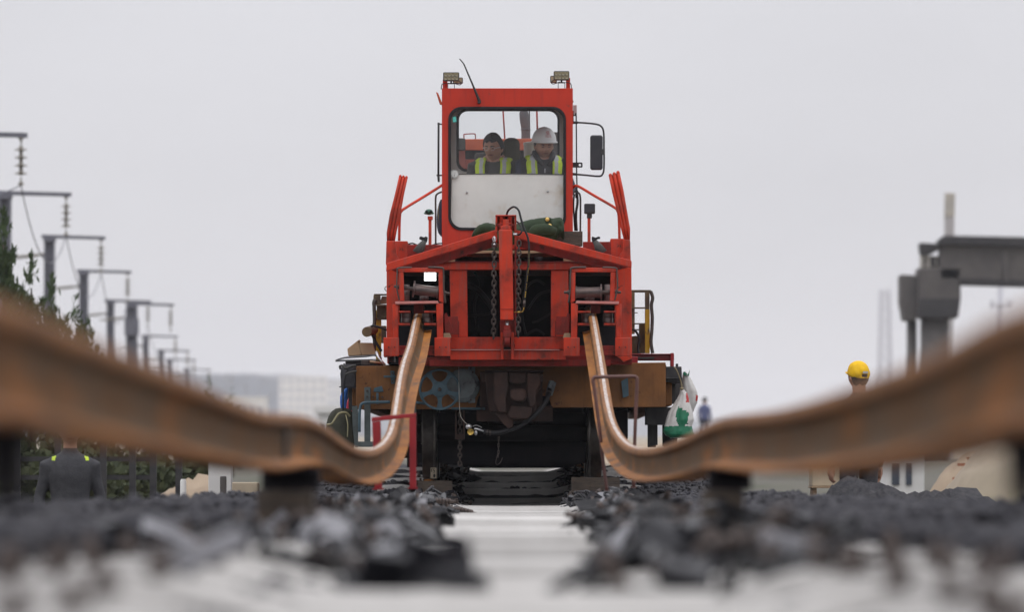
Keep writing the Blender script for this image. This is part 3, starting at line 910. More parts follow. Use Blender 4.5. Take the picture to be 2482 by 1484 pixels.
# wheelsets, bogies
def wheelset(y, k=1.0):
    z = .187 + track_z(y) - .42 * (1 - k)
    mb = MB(); mb.smooth = True
    mb.cyl((-.98, y, z + .42), (.98, y, z + .42), .075, 18)
    ax = obj('axle', mb, GREASE, wagon)
    for sx in (-1, 1):
        mb = MB(); mb.smooth = True
        x0 = sx * .686
        mb.lathe((x0, y, z + .42), (sx, 0, 0), [(0, .10), (0, .37 * k), (.002, .44 * k), (.014, .447 * k), (.026, .438 * k), (.034, .4225 * k), (.05, .4205 * k), (.13, .4155 * k), (.135, .41 * k), (.135, .36 * k), (.10, .33), (.07, .13), (.12, .11), (.15, .10)], 40)
        obj('wheel', mb, WHEEL, ax, autosm=True)
WHEEL = mat('wheel_steel', (0.16, 0.145, 0.135), (0.06, 0.055, 0.052), 5, 0.36, metal=0.7)
for y, k in ((52.3, 1), (54.05, 1), (60.6, .78), (62.3, .78)): wheelset(y, k)
for yc in (53.17, 61.45):
    zo = track_z(yc)
    mb = MB()
    for sx in (-1, 1):
        x = sx * 1.0
        pts = [(yc - 1.15, .47), (yc - 1.15, .74), (yc - .5, .80), (yc + .5, .80), (yc + 1.15, .74), (yc + 1.15, .47), (yc + .75, .47), (yc + .3, .30), (yc - .3, .30), (yc - .75, .47)]
        mb.prism([(x - .06, a, b + zo + .08) for a, b in pts], (.12, 0, 0))
    obj('bogie_side_frame', mb, GREASE, wagon, bevel=.01)
    mb = MB(); mb.wbox(-.95, yc - .22, .42 + zo, .95, yc + .22, .80 + zo * .6)
    obj('bogie_bolster', mb, GREASE, wagon, bevel=.01)
    mb = MB()
    for dy in (-.42, .42): mb.wbox(-.74, yc + dy - .05, .34 + zo, .74, yc + dy + .05, .48 + zo)
    for dy in (-1.42,): mb.wbox(-.66, yc + dy - .05, .33 + zo, .66, yc + dy + .05, .46 + zo)
    obj('brake_beam', mb, GREASE, wagon)
# boxes added to block light and view under the wagon, between the bogies
mb = MB(); mb.wbox(-1.02, 55.3, .62, 1.02, 55.5, 1.1); mb.wbox(-1.1, 59.6, .29, .95, 59.7, 1.1); mb.wbox(-.6, 56.2, .70, .75, 58.4, 1.12)
obj('under_wagon_blocker', mb, GREASE, wagon)
mb = MB(); mb.smooth = True
mb.lathe((-.75, 56.9, .78), (1, 0, 0), [(0, .05), (.04, .17), (.9, .17), (.94, .05)], 18)
obj('air_reservoir', mb, GREASE, wagon, autosm=True)
# coupler
YC = 49.72
mb = MB(); mb.box(1163, 901, 1315, 985, YB - .06, .055); mb.box(1155, 985, 1340, 1022, YB - .02, .14)
coup = obj('coupler_pocket', mb, COUPLER, wagon, bevel=.008)
mb = MB()
mb.poly([(1176, 906), (1312, 906), (1312, 940), (1300, 958), (1300, 1000), (1284, 1014), (1232, 1014), (1228, 1000), (1186, 1000), (1180, 960)], YC + .02, .24)
mb.poly([(1196, 903), (1231, 902), (1232, 942), (1226, 968), (1229, 1001), (1208, 1001), (1197, 972)], YC - .1, .119)
mb.poly([(1277, 904), (1309, 906), (1311, 930), (1300, 950), (1298, 985), (1284, 990), (1277, 960)], YC - .07, .089)
mb.poly([(1233, 903), (1276, 904), (1276, 926), (1262, 931), (1240, 930), (1233, 925)], YC - .05, .069)
mb.poly([(1238, 984), (1290, 988), (1286, 1008), (1278, 1017), (1236, 1016), (1229, 1004)], YC - .08, .1)
obj('coupler_head', mb, COUPLER, wagon, bevel=.012)
mb = MB()
mb.poly([(1240, 944), (1270, 943), (1276, 950), (1276, 968), (1268, 974), (1244, 973), (1236, 964), (1236, 950)], YC - .13, .15)
obj('coupler_knuckle', mb, COUPLER, wagon, bevel=.02)
mb = MB()
mb.poly([(1200, 1001.5), (1230, 1001.5), (1244, 1018), (1244, 1035), (1232, 1040), (1214, 1022)], YC - .04, .12); 
obj('coupler_tail', mb, COUPLER, wagon, bevel=.008)
mb = MB(); mb.box(1175, 898, 1318, 902, YC - .02, .2); mb.box(1168, 905, 1186, 925, YC + .05, .1); mb.box(1296, 906, 1316, 926, YC + .02, .12)
obj('coupler_plate', mb, COUPLER, wagon, bevel=.005)
# hand brake wheel and its gear housing
mb = MB()
mb.smooth = True
c0 = W(1122, 935, YB - .09)
mb.lathe(c0, (0, 1, 0), [(0, .03), (.0, .11), (.03, .145), (.06, .15), (.08, .15)], 26)
mb.smooth = False
mb.box(1135, 890, 1151.5, 977, YB - .05, .045); mb.box(1104, 962, 1140, 975, YB - .05, .045)
gear = obj('brake_gear_housing', mb, GREYCAST, wagon, autosm=True)
for px, py in ((1146, 903), (1146.5, 955), (1141, 893), (1141, 970)):
    mb = MB(); p = W(px, py, YB - .075); mb.cyl(p, p + Vector((0, .03, 0)), .010, 6); obj('bolt', mb, IRON, gear)
hub = W(1065.8, 944.6, YB - .2)
Rw = 50.5 * M_PX(YB - .2)
def sector_hole(a0, a1, r0, r1, n=5):
    return [(r1 * math.cos(a0 + (a1 - a0) * k / n), r1 * math.sin(a0 + (a1 - a0) * k / n)) for k in range(n + 1)] + [(r0 * math.cos(a1 - (a1 - a0) * k / n), r0 * math.sin(a1 - (a1 - a0) * k / n)) for k in range(n + 1)]
mb = MB(); mb.smooth = True
circ = [(Rw * .945 * math.cos(t), Rw * .945 * math.sin(t)) for t in np.linspace(0, 2 * math.pi, 41)[:-1]]
mb.tube([hub + Vector((x, 0, z)) for x, z in circ], .0115, 10, closed=True)
bwheel = obj('brake_handwheel', mb, BLUEGREY, wagon)
mb = MB()
mb.smooth = False
for k in range(5):
    a = R(90 + 36 + 72 * k)
    d = Vector((math.cos(a), 0, math.sin(a))); s = Vector((-math.sin(a), 0, math.cos(a)))
    pr = []
    for r_, w_ in ((.30, .20), (.42, .115), (.60, .085), (.80, .12), (.955, .22)):
        pr.append((r_ * Rw, w_ * Rw))
    loop = [hub + d * r_ + s * w_ + Vector((0, -.004 + .03 * (1 - r_ / Rw) * -1, 0)) for r_, w_ in pr] + [hub + d * r_ - s * w_ + Vector((0, -.004 - .03 * (1 - r_ / Rw), 0)) for r_, w_ in reversed(pr)]
    mb.prism(loop, (0, .008, 0))
mb.smooth = True
mb.lathe(hub + Vector((0, -.034, 0)), (0, 1, 0), [(0, Rw * .30), (.006, Rw * .36), (.016, Rw * .38)], 24)
obj('spokes', mb, BLUEGREY, bwheel, autosm=True)
mb = MB(); mb.smooth = True
mb.lathe(hub + Vector((0, -.052, 0)), (0, 1, 0), [(0, .010), (.010, .017), (.018, .018)], 10)
mb.cyl(hub, hub + Vector((0, .13, 0)), .018, 12)
obj('hub_nut', mb, IRON, bwheel, autosm=True)
# pipes, hoses
mb = MB(); mb.smooth = True
mb.cyl(W(1094, 990.5, YB - .05), W(1176, 991.5, YB - .05), .011, 12)
obj('brake_rod', mb, BLUEGREY, wagon)
mb = MB(); mb.smooth = True
mb.tubep([(1334, 938, YB - .1), (1324, 971, YB - .2), (1299, 1004, YB - .26), (1262, 1032, YB - .26), (1232, 1043, YB - .26), (1205, 1050, YB - .26), (1172, 1047, YB - .26)], .021, 12)
hose = obj('brake_hose', mb, RUBBER, wagon)
mb = MB(); mb.smooth = True
for (a, b) in (((1190, 1050), (1186, 1049.6)), ((1183, 1049), (1179, 1048)), ((1331, 950), (1328, 960))):
    mb.cyl(W(*a, YB - .26 if a[0] < 1300 else YB - .14), W(*b, YB - .26 if a[0] < 1300 else YB - .16), .0245, 12)
obj('hose_clamp', mb, IRON, hose)
mb = MB(); mb.smooth = True
mb.lathe(W(1140.5, 1047, YB - .34), (0, 1, 0), [(0, .021), (-.004, .029), (.01, .030), (.03, .028), (.03, .018)], 18)
obj('brass_coupling_ring', mb, BRASS, hose, autosm=True)
mb = MB(); mb.smooth = True
mb.tubep([(1150, 1040, YB - .3), (1158, 1041, YB - .3), (1172, 1046, YB - .27)], .008, 8)
mb.ball(W(1136, 1035, YB - .28), .028, .022, .024, 12, 8)
mb.ball(W(1153.5, 1050, YB - .3), .014, .014, .022, 10, 6)
mb.tubep([(1146, 1034, YB - .31), (1155, 1031.5, YB - .31), (1168, 1037, YB - .3)], .004, 6)
obj('coupling_head', mb, SILVER, hose, autosm=True)
mb = MB()
mb.smooth = True
mb.cyl(W(1340, 925, YB - .1), W(1330, 958, YB - .1), .034, 12)
mb.smooth = False
mb.poly([(1333, 922), (1343, 924), (1348, 934), (1340, 944), (1328, 940)], YB - .16, .12)
obj('angle_cock', mb, GREYCAST, wagon, bevel=.006, autosm=True)
mb = MB(); mb.smooth = True
mb.tubep([(1112, 889, YB - .07), (1112.5, 940, YB - .24), (1114.5, 998, YB - .26), (1120, 1016, YB - .28), (1133, 1030, YB - .3)], .0022, 5)
obj('string', mb, mat('pale_string', (0.5, 0.46, 0.4), None), hose)
# chain bracket under the beam
mb = MB(); mb.box(1103, 993, 1107, 1063, YB + .02, .1); mb.box(1122.5, 993, 1126.5, 1063, YB + .02, .1); mb.box(1103, 1053, 1126.5, 1066, YB + .018, .104)
obj('chain_bracket', mb, COUPLER, wagon, bevel=.003)
# blue handrail, step and straps
mb = MB(); mb.smooth = True
mb.tubep([(946, 975, YB - .08), (900, 976, YB - .08), (880, 978, YB - .08), (873, 988, YB - .08), (871.5, 1010, YB - .08), (871, 1048, YB - .08)], .013, 10)
mb.cyl(W(1008, 976, YB - .05), W(1030, 979, YB - .05), .012, 8)
obj('grab_rail', mb, BLUEGREY, wagon)
mb = MB()
mb.poly([(853, 986), (866, 984), (868, 1000), (868, 1085), (860, 1085), (855, 1040)], YB - .03, .025)
mb.box(883, 939, 898, 1082, YB - .03, .025); mb.box(1000, 938, 1009, 1005, YB - .03, .025)
mb.box(868, 1071, 1001, 1084, YB - .05, .14)
obj('footstep', mb, mat('dull_step_steel', (0.085, 0.105, 0.105), (0.05, 0.06, 0.06), 7, 0.6, bump=.3), wagon, bevel=.003)
mb = MB()
mb.poly([(907, 941), (925, 936), (930, 950), (916, 951), (905, 950)], YB - .012, .01); mb.box(912, 953, 917.5, 980, YB - .04, .035); mb.box(930, 911, 959, 916, YB - .06, .02); mb.poly([(946, 899), (956, 900), (957, 931), (948, 931)], YB - .02, .018)
st = obj('rail_bracket', mb, BLUEGREY, wagon, bevel=.002)
for px, py in ((904.5, 962), (926.5, 963), (951, 905), (952, 925), (890, 948), (890, 962)):
    mb = MB(); p = W(px, py, YB - .045); mb.cyl(p, p + Vector((0, .04, 0)), .009, 6); obj('bolt', mb, IRON, st)
mb = MB(); mb.poly([(1506, 925), (1522, 915), (1524, 960), (1510, 965)], YB - .03, .028)
obj('cable_lug', mb, BLUEGREY, wagon)
# black corner steps
mb = MB(); mb.poly([(1613.8, 889), (1652, 889), (1654, 929), (1640, 930), (1613.8, 926)], YB + .1, .3); mb.box(1613.8, 916, 1650, 919, YB + .05, .05)
mb.box(1638, 882, 1644, 895, YB + .2, .05)
obj('corner_bracket', mb, BLACK, wagon, bevel=.004)
mb = MB(); mb.box(1566, 988, 1652, 1030, YB + .4, .5); mb.box(1652 - 30, 930, 1652 - 14, 975, YB + .4, .1); mb.box(1613, 976, 1652, 980, YB + .2, .04); mb.box(1570, 1030, 1590, 1085, YB + .8, .1); mb.box(1590, 1030, 1594, 1080, YB + .8, .05)
obj('side_tool_box', mb, BLACK, wagon, bevel=.004)
mb = MB(); mb.box(826, 891, 863, 938, YB + .1, .3); mb.box(845, 938, 860, 995, YB + .2, .1); mb.box(822, 937, 831, 940, YB + .1, .05); mb.box(832, 881, 836, 895, YB + .15, .04)
obj('corner_bracket', mb, BLACK, wagon, bevel=.004)
mb = MB(); mb.smooth = True
mb.lathe(W(1606, 1048, YB + 1.5), (1, 0, 0), [(0, .05), (0, .13), (.03, .15), (.1, .15), (.13, .13), (.13, .05)], 26)
obj('rubber_roller', mb, RUBBER, wagon, autosm=True)

# timber chocks in front of the wheels
timber('timber_block', 1012, 1166, 1096, 1196, 50.2, .22, 'grainy brown timber block lying before the wheel beside the red frame', 'timber block')
timber('timber_block', 1385, 1158, 1502, 1196, 50.2, .22, 'wider brown timber block lying before the wheel beside the brown tube frame', 'timber block')

# chains under the wagon
def chain(name, label, top, n, pitch, wire, lw, ll, m, sway=0.0, start=0):
    t = thing(name, label, 'chain', top)
    mb = MB(); mb.smooth = True
    r = lw / 2 - wire
    h = ll / 2 - wire - r
    pts = [(r * math.cos(a), 0, h + r * math.sin(a)) for a in np.linspace(0, math.pi, 7)] + [(r * math.cos(a), 0, -h + r * math.sin(a)) for a in np.linspace(math.pi, 2 * math.pi, 7)]
    mb.tube(pts, wire, 7, closed=True)
    l0 = None
    for k in range(n):
        if l0 is None:
            l0 = o = obj('link', mb, m, t, origin=(0, 0, 0))
        else:
            o = l0.copy(); COL.objects.link(o); o.parent = t
        o.location = (sway * k + random.uniform(-.001, .001), 0, -ll / 2 - pitch * k)
        o.rotation_euler = (random.gauss(0, .05), random.gauss(0, .05), (k % 2) * math.pi / 2 + random.gauss(0, .12))
    return t
p = W(1115, 998, YB + .07)
chain('hanging_chain', 'short grey chain hanging through the bracket below the brake wheel', p, 13, .036, .007, .042, .056, IRON)
hk = chain('hook_chain', 'thin chain with a bent wire hook hanging below the coupler', W(1209, 1058, YB + .05), 6, .030, .0035, .018, .042, IRON, sway=-.001)
mb = MB(); mb.smooth = True
mb.tubep([(1207, 1098, YB + .05), (1204, 1110, YB + .05), (1201.5, 1123, YB + .05), (1206, 1127, YB + .05), (1213, 1121, YB + .05), (1218, 1110, YB + .05)], .003, 6)
obj('hook', mb, IRON, hk)

# ================================================================== RED RAIL-LAYING MACHINE
machine = thing('rail_laying_machine', 'red rail-laying machine with a glazed driving cab mounted on the flat wagon', 'railway machine', (0, 50.3, z_deck))
YF = 49.6          # front of the red frame
YR = 49.0          # front of the roller boxes
YK = 50.9          # front of the cab
def part(name, mb, m=RED, parent=None, bevel=.005, **k):
    return obj(name, mb, m, parent or machine, bevel=bevel, **k)

# ---- frame
part('frame_column', MB().poly([(937, 655), (966, 655), (968, 820), (966, 860), (930, 866), (937, 820)], YF, .3))
part('frame_column', MB().poly([(1492, 650), (1530.5, 648), (1532, 870), (1512, 878), (1480, 850), (1490, 800)], YF, .3))
part('frame_panel', MB().poly([(1089.5, 654.2), (1132, 655), (1134, 817), (1093, 817)], YF + .02, .05))
part('frame_panel', MB().poly([(1335.5, 654.2), (1378, 654.2), (1378, 816), (1335, 816)], YF + .02, .05))
part('top_beam', MB().box(966.5, 636.5, 1492, 654, YF - .01, .2))
part('top_beam_edge', MB().box(1010, 634.2, 1480, 636.2, YF - .03, .3), RED_DULL)
bb = MB(); bb.box(1093, 817.3, 1215, 847, YF - .02, .16); bb.box(1246, 817.3, 1372, 847, YF - .02, .16)
part('bottom_beam', bb)
part('bottom_ledge', MB().box(1091.2, 847.3, 1356, 849.2, YF - .12, .14), mat('pale_ledge_highlight', (0.62, 0.30, 0.27), (0.5, 0.2, 0.18), 6, .4), bevel=0)  # thin pale strip: the ledge's highlight put into its colour
part('lower_beam', MB().box(1091.2, 849.4, 1372, 873, YF - .1, .14))
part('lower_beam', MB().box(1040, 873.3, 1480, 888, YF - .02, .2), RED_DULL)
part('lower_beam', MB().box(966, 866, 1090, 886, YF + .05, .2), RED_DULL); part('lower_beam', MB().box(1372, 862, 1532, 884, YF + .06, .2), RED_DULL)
# side and inner walls, roof of the engine bay
zt = W(0, 634, YF).z; zb = W(0, 880, YF).z
xl, xr = W(937, 0, YF).x, W(1531, 0, YF).x
mb = MB(); mb.wbox(xl, YF + .31, zb, xl + .012, 54.5, zt)
part('side_plate', mb, RED)
mb = MB(); mb.wbox(xr - .012, YF + .31, zb, xr, 54.5, zt)
part('side_plate', mb, RED)
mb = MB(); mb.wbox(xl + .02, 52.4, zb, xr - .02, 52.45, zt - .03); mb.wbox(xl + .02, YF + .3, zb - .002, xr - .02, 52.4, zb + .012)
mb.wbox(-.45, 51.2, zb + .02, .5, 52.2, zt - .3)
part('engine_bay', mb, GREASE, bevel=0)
mb = MB(); mb.wbox(xl + .02, YF + .3, zt - .02, xr - .02, 54.5, zt)
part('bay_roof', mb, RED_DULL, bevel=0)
hb = MB(); hb.smooth = True
for path, r in (([(1133, 690, 50.4), (1160, 705, 50.4), (1185, 735, 50.4), (1195, 750, 50.4)], .026), ([(1195, 752, 50.4), (1180, 762, 50.4), (1133, 766, 50.4)], .010), ([(1197, 752, 50.45), (1200, 780, 50.45), (1185, 815, 50.45)], .008),
                ([(1335, 705, 50.4), (1305, 715, 50.4), (1280, 750, 50.4)], .010), ([(1335, 760, 50.5), (1305, 778, 50.5), (1290, 782, 50.5)], .008), ([(1320, 690, 50.6), (1300, 680, 50.6), (1275, 700, 50.6), (1265, 760, 50.6), (1275, 812, 50.6)], .010),
                ([(1150, 660, 50.7), (1165, 690, 50.7), (1150, 740, 50.7), (1160, 812, 50.7)], .012), ([(1320, 812, 50.3), (1300, 800, 50.3), (1275, 812, 50.3)], .009)):
    hb.tubep(path, r, 8)
part('bay_hose', hb, RUBBER, bevel=0)
# timber packing and plywood under the cab
PKY = YF + .1
mb = MB(); n = 14
top = [(1092 + (1365 - 1092) * i / n, 606.5 + 2.2 * math.sin(i / n * math.pi) - .6 * (i % 3)) for i in range(n + 1)]
mb.prism([W(x, y, PKY) for x, y in top] + [W(x, y + 6, PKY) for x, y in reversed(top)], (0, .9, 0))
part('plywood_sheet', mb, PLY, bevel=0)
part('packing_block', MB().box(1072, 613.6, 1102.5, 636, PKY, .3), PALEWOOD)
part('packing_block', MB().box(1365.5, 613.2, 1397, 633.8, PKY, .3), PALEWOOD)
part('cross_member', MB().box(986, 593, 1073, 634, PKY + .25, .08), RED_DULL); part('cross_member', MB().box(1413, 586, 1482, 634, PKY + .25, .08), RED_DULL)
for px, py in ((1010, 606), (1459, 602)):
    mb = MB(); p = W(px, py, PKY + .23); mb.cyl(p, p + Vector((0, .03, 0)), .022, 6); part('bolt_head', mb, RED_DULL, bevel=0)
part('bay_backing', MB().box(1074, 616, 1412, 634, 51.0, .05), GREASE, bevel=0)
# ---- A-frame
YA = 49.42
part('frame_brace', MB().poly([(937, 640), (939, 638), (1203, 556.5), (1203, 575), (935.5, 658)], YA, .075))
part('frame_brace', MB().poly([(1252, 557.5), (1270, 562), (1529, 631), (1531, 634), (1531, 650), (1526, 648), (1252, 577)], YA, .075))
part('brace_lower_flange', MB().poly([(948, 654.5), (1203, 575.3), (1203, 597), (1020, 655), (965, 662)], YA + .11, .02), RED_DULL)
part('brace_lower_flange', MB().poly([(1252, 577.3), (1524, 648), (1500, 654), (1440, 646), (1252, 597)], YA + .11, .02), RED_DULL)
# ---- top bracket, clevis, lift cylinder
mb = MB(); mb.box(1200.6, 520.8, 1251.7, 524, YA - .06, .22); mb.box(1200.6, 524.2, 1205.5, 598, YA - .05, .2); mb.box(1246.8, 524.2, 1251.7, 598, YA - .05, .2); mb.box(1205.6, 524.2, 1246.7, 560, YA + .1, .03)
tb = part('top_bracket', mb, RED)
mb = MB()
for x in (1211, 1232.5):
    p = []
    for t in np.linspace(0, math.pi, 8): p.append((0, t))
    a, b = W(x, 0, YA - .1).x, W(x + 8.5, 0, YA - .1).x
    zc = W(0, 545, YA - .1).z; z0 = W(0, 525, YA - .1).z
    mb.prism([(a, YA - .06, z0)] + [(a, YA - .0 - .055 * math.sin(t) , zc - .022 + .055 * math.cos(t)) for t in np.linspace(.6, math.pi, 7)] + [(a, YA + .05, zc - .03), (a, YA + .05, z0)], (b - a, 0, 0))
obj('clevis_lug', mb, RED, tb, bevel=.003)
mb = MB(); mb.smooth = True
mb.cyl(W(1206, 545.5, YA - .04), W(1246, 545.5, YA - .04), .012, 12)
obj('clevis_pin', mb, RED_DULL, tb)
part('bracket_plate', MB().box(1196, 571, 1204, 583, YA - .02, .05)); part('bracket_plate', MB().box(1250, 571, 1260, 583, YA - .02, .05))
mb = MB(); mb.poly([(1208.5, 557), (1241.5, 557), (1245, 776), (1212.5, 776)], YA - .13, .12)
ram = part('lift_cylinder', mb, RED, bevel=.009)
mb = MB(); mb.smooth = True
mb.lathe(W(1226, 560, YA - .07), (0, 0, 1), [(-.03, .045), (.02, .045), (.045, .038), (.05, .02)], 16); mb.smooth = False; mb.box(1219, 532, 1233, 556.8, YA - .09, .05)
obj('cylinder_eye', mb, RED, ram, bevel=.004, autosm=True)
part('cylinder_weld_band', MB().box(1212.2, 749, 1245, 750.4, YA - .134, .006), RED_DULL, ram, bevel=0)
mb = MB(); mb.smooth = True; mb.cyl(W(1229.5, 801, YA - .07), W(1229.5, 776.2, YA - .07), .0145, 16)
obj('piston_rod', mb, SILVER, ram)
mb = MB(); mb.box(1221.5, 789, 1237, 800, YA - .1, .06); mb.box(1219, 800.2, 1239, 818, YA - .11, .08)
mb.smooth = True; mb.lathe(W(1222, 826, YA - .07), (1, 0, 0), [(0, .03), (.002, .044), (.05, .044), (.052, .03)], 18)
obj('rod_eye', mb, RED_DULL, ram, bevel=.003, autosm=True)
part('cylinder_guide', MB().box(1247, 578, 1251.5, 815, YA + .02, .03), RED_DULL)
part('guide_plate', MB().box(1212, 777, 1247, 817, YA + .05, .02), RED_DULL)
for x in (1213.5, 1238.5):
    part('rod_lug', MB().poly([(x, 805), (x + 7.5, 806.5), (x + 7.5, 872), (x, 872)], YF - .19, .16))
mb = MB(); mb.smooth = True; mb.cyl(W(1212, 838, YF - .12), W(1248, 838, YF - .12), .014, 12); part('lug_pin', mb, RED_DULL, bevel=0)
# hydraulic hose with printed band and elbow
mb = MB(); mb.smooth = True
mb.tubep([(1226, 535, YA + .12), (1231, 512, YA + .05), (1245, 501.5, YA - .06), (1257, 510, YA - .12), (1263.5, 533, YA - .15), (1270, 553, YA - .17), (1279, 575, YA - .18), (1282.3, 600, YA - .18), (1281, 640, YA - .18), (1276, 680, YA - .18), (1271, 730, YA - .18)], .0095, 10)
hyd = part('hydraulic_hose', mb, RUBBER, bevel=0)
mb = MB(); mb.smooth = True
mb.cyl(W(1271.3, 728, YA - .18), W(1269.8, 745, YA - .18), .0118, 12)
obj('hose_ferrule', mb, IRON, hyd)
mb = MB(); mb.smooth = True
mb.tubep([(1269.8, 745, YA - .18), (1269, 752, YA - .18), (1264, 756.5, YA - .17), (1246, 757, YA - .12)], .0062, 8)
mb.cyl(W(1253, 757, YA - .14), W(1260, 757, YA - .155), .010, 6)
obj('hose_elbow', mb, BRASS, hyd)
mb = MB()
for k in range(30):
    t = k / 29; y = 610 + 112 * t
    x = 1282.2 + (1272 - 1282.2) * (max(0, y - 640) / 85) ** 1.0 if y > 640 else 1282.2
    if k % 5 == 4: continue
    w_ = .7 if y < 700 else 2.2
    mb.box(x - w_ / 2, y, x + w_ / 2, y + 2.4, YA - .1906, .002)
obj('hose_print', mb, YELLOW, hyd)
mb = MB(); mb.smooth = True
mb.tubep([(1249, 536, YA + .05), (1256, 540, YA), (1263, 550, YA - .1), (1264, 562, YA - .15), (1258, 569, YA - .15), (1250, 569, YA - .1)], .008, 8)
part('short_hose', mb, RUBBER, bevel=0)
mb = MB(); mb.smooth = True; mb.cyl(W(1244, 568.5, YA - .14), W(1254, 568.5, YA - .14), .012, 6); part('hose_nut', mb, SILVER, bevel=0)
chain('hanging_chain', 'rusty heavy chain with a silver shackle, on the brake wheel side of the lift cylinder', W(1198, 585, YA - .1), 20, .0415, .0066, .046, .067, IRON, sway=-.00035)
chain('hanging_chain', 'rusty heavy chain between the red lift cylinder and the hydraulic hose', W(1258, 581, YA - .1), 20, .0415, .0066, .046, .067, IRON, sway=-.0004)
mb = MB(); mb.smooth = True
mb.tube([W(1198, 580, YA - .1) + Vector((.013 * math.cos(a), 0, .022 * math.sin(a))) for a in np.linspace(0, 6.283, 16)[:-1]], .004, 6, closed=True)
mb.cyl(W(1198.3, 573, YA - .1), W(1198.5, 592, YA - .1), .0045, 6)
mb.ball(W(1198.4, 593, YA - .12), .012, .012, .012, 10, 6)
part('shackle', mb, SILVER, bevel=0)
# ---- roller boxes
def roller_box(cx, s, lamp):
    """cx: frame pixel of the box centre line; s mirrors it."""
    X = lambda a: cx + s * a
    def bx(mb, x0, y0, x1, y1, Y, d):
        a, b = sorted((X(x0), X(x1))); return mb.box(a, y0, b, y1, Y, d)
    def px_(mb, pts, Y, d): return mb.poly([(X(a), b) for a, b in pts], Y, d)
    g = MB(); px_(g, [(-51, 660.2), (-40, 660.2), (-38, 730), (-50, 730)], YR + .05, .09); px_(g, [(45, 660.2), (56, 660.2), (57, 735), (46, 730)], YR + .05, .09)
    px_(g, [(-54, 652), (-51, 650.5), (54, 649), (57.5, 651.5), (58, 660), (-51, 660)], YR + .05, .09)
    fr = part('upper_roller_frame', g)
    g = MB(); g.smooth = True
    g.tubep([(X(-50), 728, YR + .03), (X(-56), 700, YR + .03), (X(-55), 660, YR + .03), (X(-52), 650, YR + .03), (X(-20), 648.5, YR + .03)], .007, 6)
    g.tubep([(X(62), 735, YR + .04), (X(58), 700, YR + .04), (X(57), 660, YR + .04), (X(53), 649.5, YR + .04), (X(20), 648, YR + .04)], .008, 6)
    obj('frame_cable', g, IRON, fr)
    # spool
    g = MB(); g.smooth = True
    tlt = 0 if not lamp else 1
    a, b = W(X(-17), 702 - 1.5 * tlt, YR + .1), W(X(44), 705 + 3.5 * tlt, YR + .1)
    if not lamp: a, b = W(X(-19), 709, YR + .1), W(X(45), 709, YR + .1)
    L = (b - a).length; r = .047
    g.lathe(a, b - a, [(0, .02), (0, r * 1.5), (.014, r * 1.5), (.016, r), (L * .5, r * .94), (L - .012, r), (L - .011, r * 1.15), (L, r * 1.15), (L, .02)], 22)
    obj('guide_spool', g, ROLLER, fr, autosm=True)
    g = MB(); g.smooth = True
    d = (b - a).normalized()
    g.cyl(a - d * .165, a, .009, 8); g.cyl(a - d * .095, a, .017, 10); g.cyl(a - d * .16, a - d * .09, .013, 6); g.cyl(a - d * .13, a - d * .115, .022, 6); g.cyl(a - d * .088, a - d * .055, .022, 6)
    obj('spool_shaft', g, IRON, fr, autosm=True)
    g = MB(); g.smooth = True; g.cyl(b, b + d * .10, .012, 10); g.cyl(b + d * .05, b + d * .07, .02, 6)
    obj('spool_shaft', g, IRON, fr, autosm=True)
    g = MB(); g.smooth = True; g.cyl(W(X(-33), 735, YR + .3), W(X(-33), 690, YR + .3), .03, 12); g.cyl(W(X(10), 728, YR + .3), W(X(10), 718, YR + .3), .04, 12)
    obj('rear_roller', g, ROLLER, fr)
    if lamp:
        g = MB(); g.box(1027, 660.4, 1058, 682, YR + .2, .05)
        l_ = part('lit_work_lamp', g, BLACK)
        l_['label'] = 'glowing white work lamp'
        g = MB()
        for i in range(4):
            for j in range(3): g.box(1028.5 + i * 7.2, 661.4 + j * 6.6, 1035 + i * 7.2, 667.4 + j * 6.6, YR + .193, .006)
        obj('led', g, LEDON, l_)
    # lower box
    g = MB(); px_(g, [(-60, 731), (43, 729.5), (45, 735.5), (-60, 737.5)], YR - .02, .3)
    part('roller_box_top', g, mat('pale_red_bar_%d' % lamp, (0.55, 0.27, 0.25), (0.45, 0.12, 0.10), 5, .45) , bevel=.002)  # bar in a paler red than its posts
    g = MB(); px_(g, [(-67, 738), (-53.5, 738), (-53, 819), (-65, 819)], YR, .1); px_(g, [(39, 736), (56, 735), (56, 820), (41, 820)], YR, .1)
    part('roller_box_post', g)
    g = MB()
    for y0, y1 in ((753.5, 758.3), (783.7, 788.8)):
        bx(g, -53, y0, -24, y1, YR + .01, .2); bx(g, 10, y0, 39, y1, YR + .01, .2)
    part('roller_shelf', g, bevel=.003)
    for x0, x1 in ((-46, -21), (5, 30.5)):
        g = MB(); g.smooth = True
        zc = W(0, 783, YR + .1); zt_ = W(0, 759, YR + .1)
        xm = W(X((x0 + x1) / 2), 771, YR + .11)
        rr = abs(x1 - x0) / 2 * M_PX(YR)
        h = zt_.z - zc.z
        g.lathe((xm.x, xm.y, zc.z), (0, 0, 1), [(0, rr * .92), (.004, rr), (h * .45, rr * 1.0), (h * .5, rr * .96), (h * .55, rr), (h - .004, rr), (h, rr * .9)], 22)
        part('guide_roller', g, ROLLER, bevel=0, autosm=True)
    g = MB(); bx(g, -15, 733, 8, 760, YR + .2, .05)
    part('roller_web', g, RED_DULL)
    g = MB(); bx(g, -52, 790, 38, 850, YR + .34, .04); part('roller_back', g, GREASE, bevel=0)
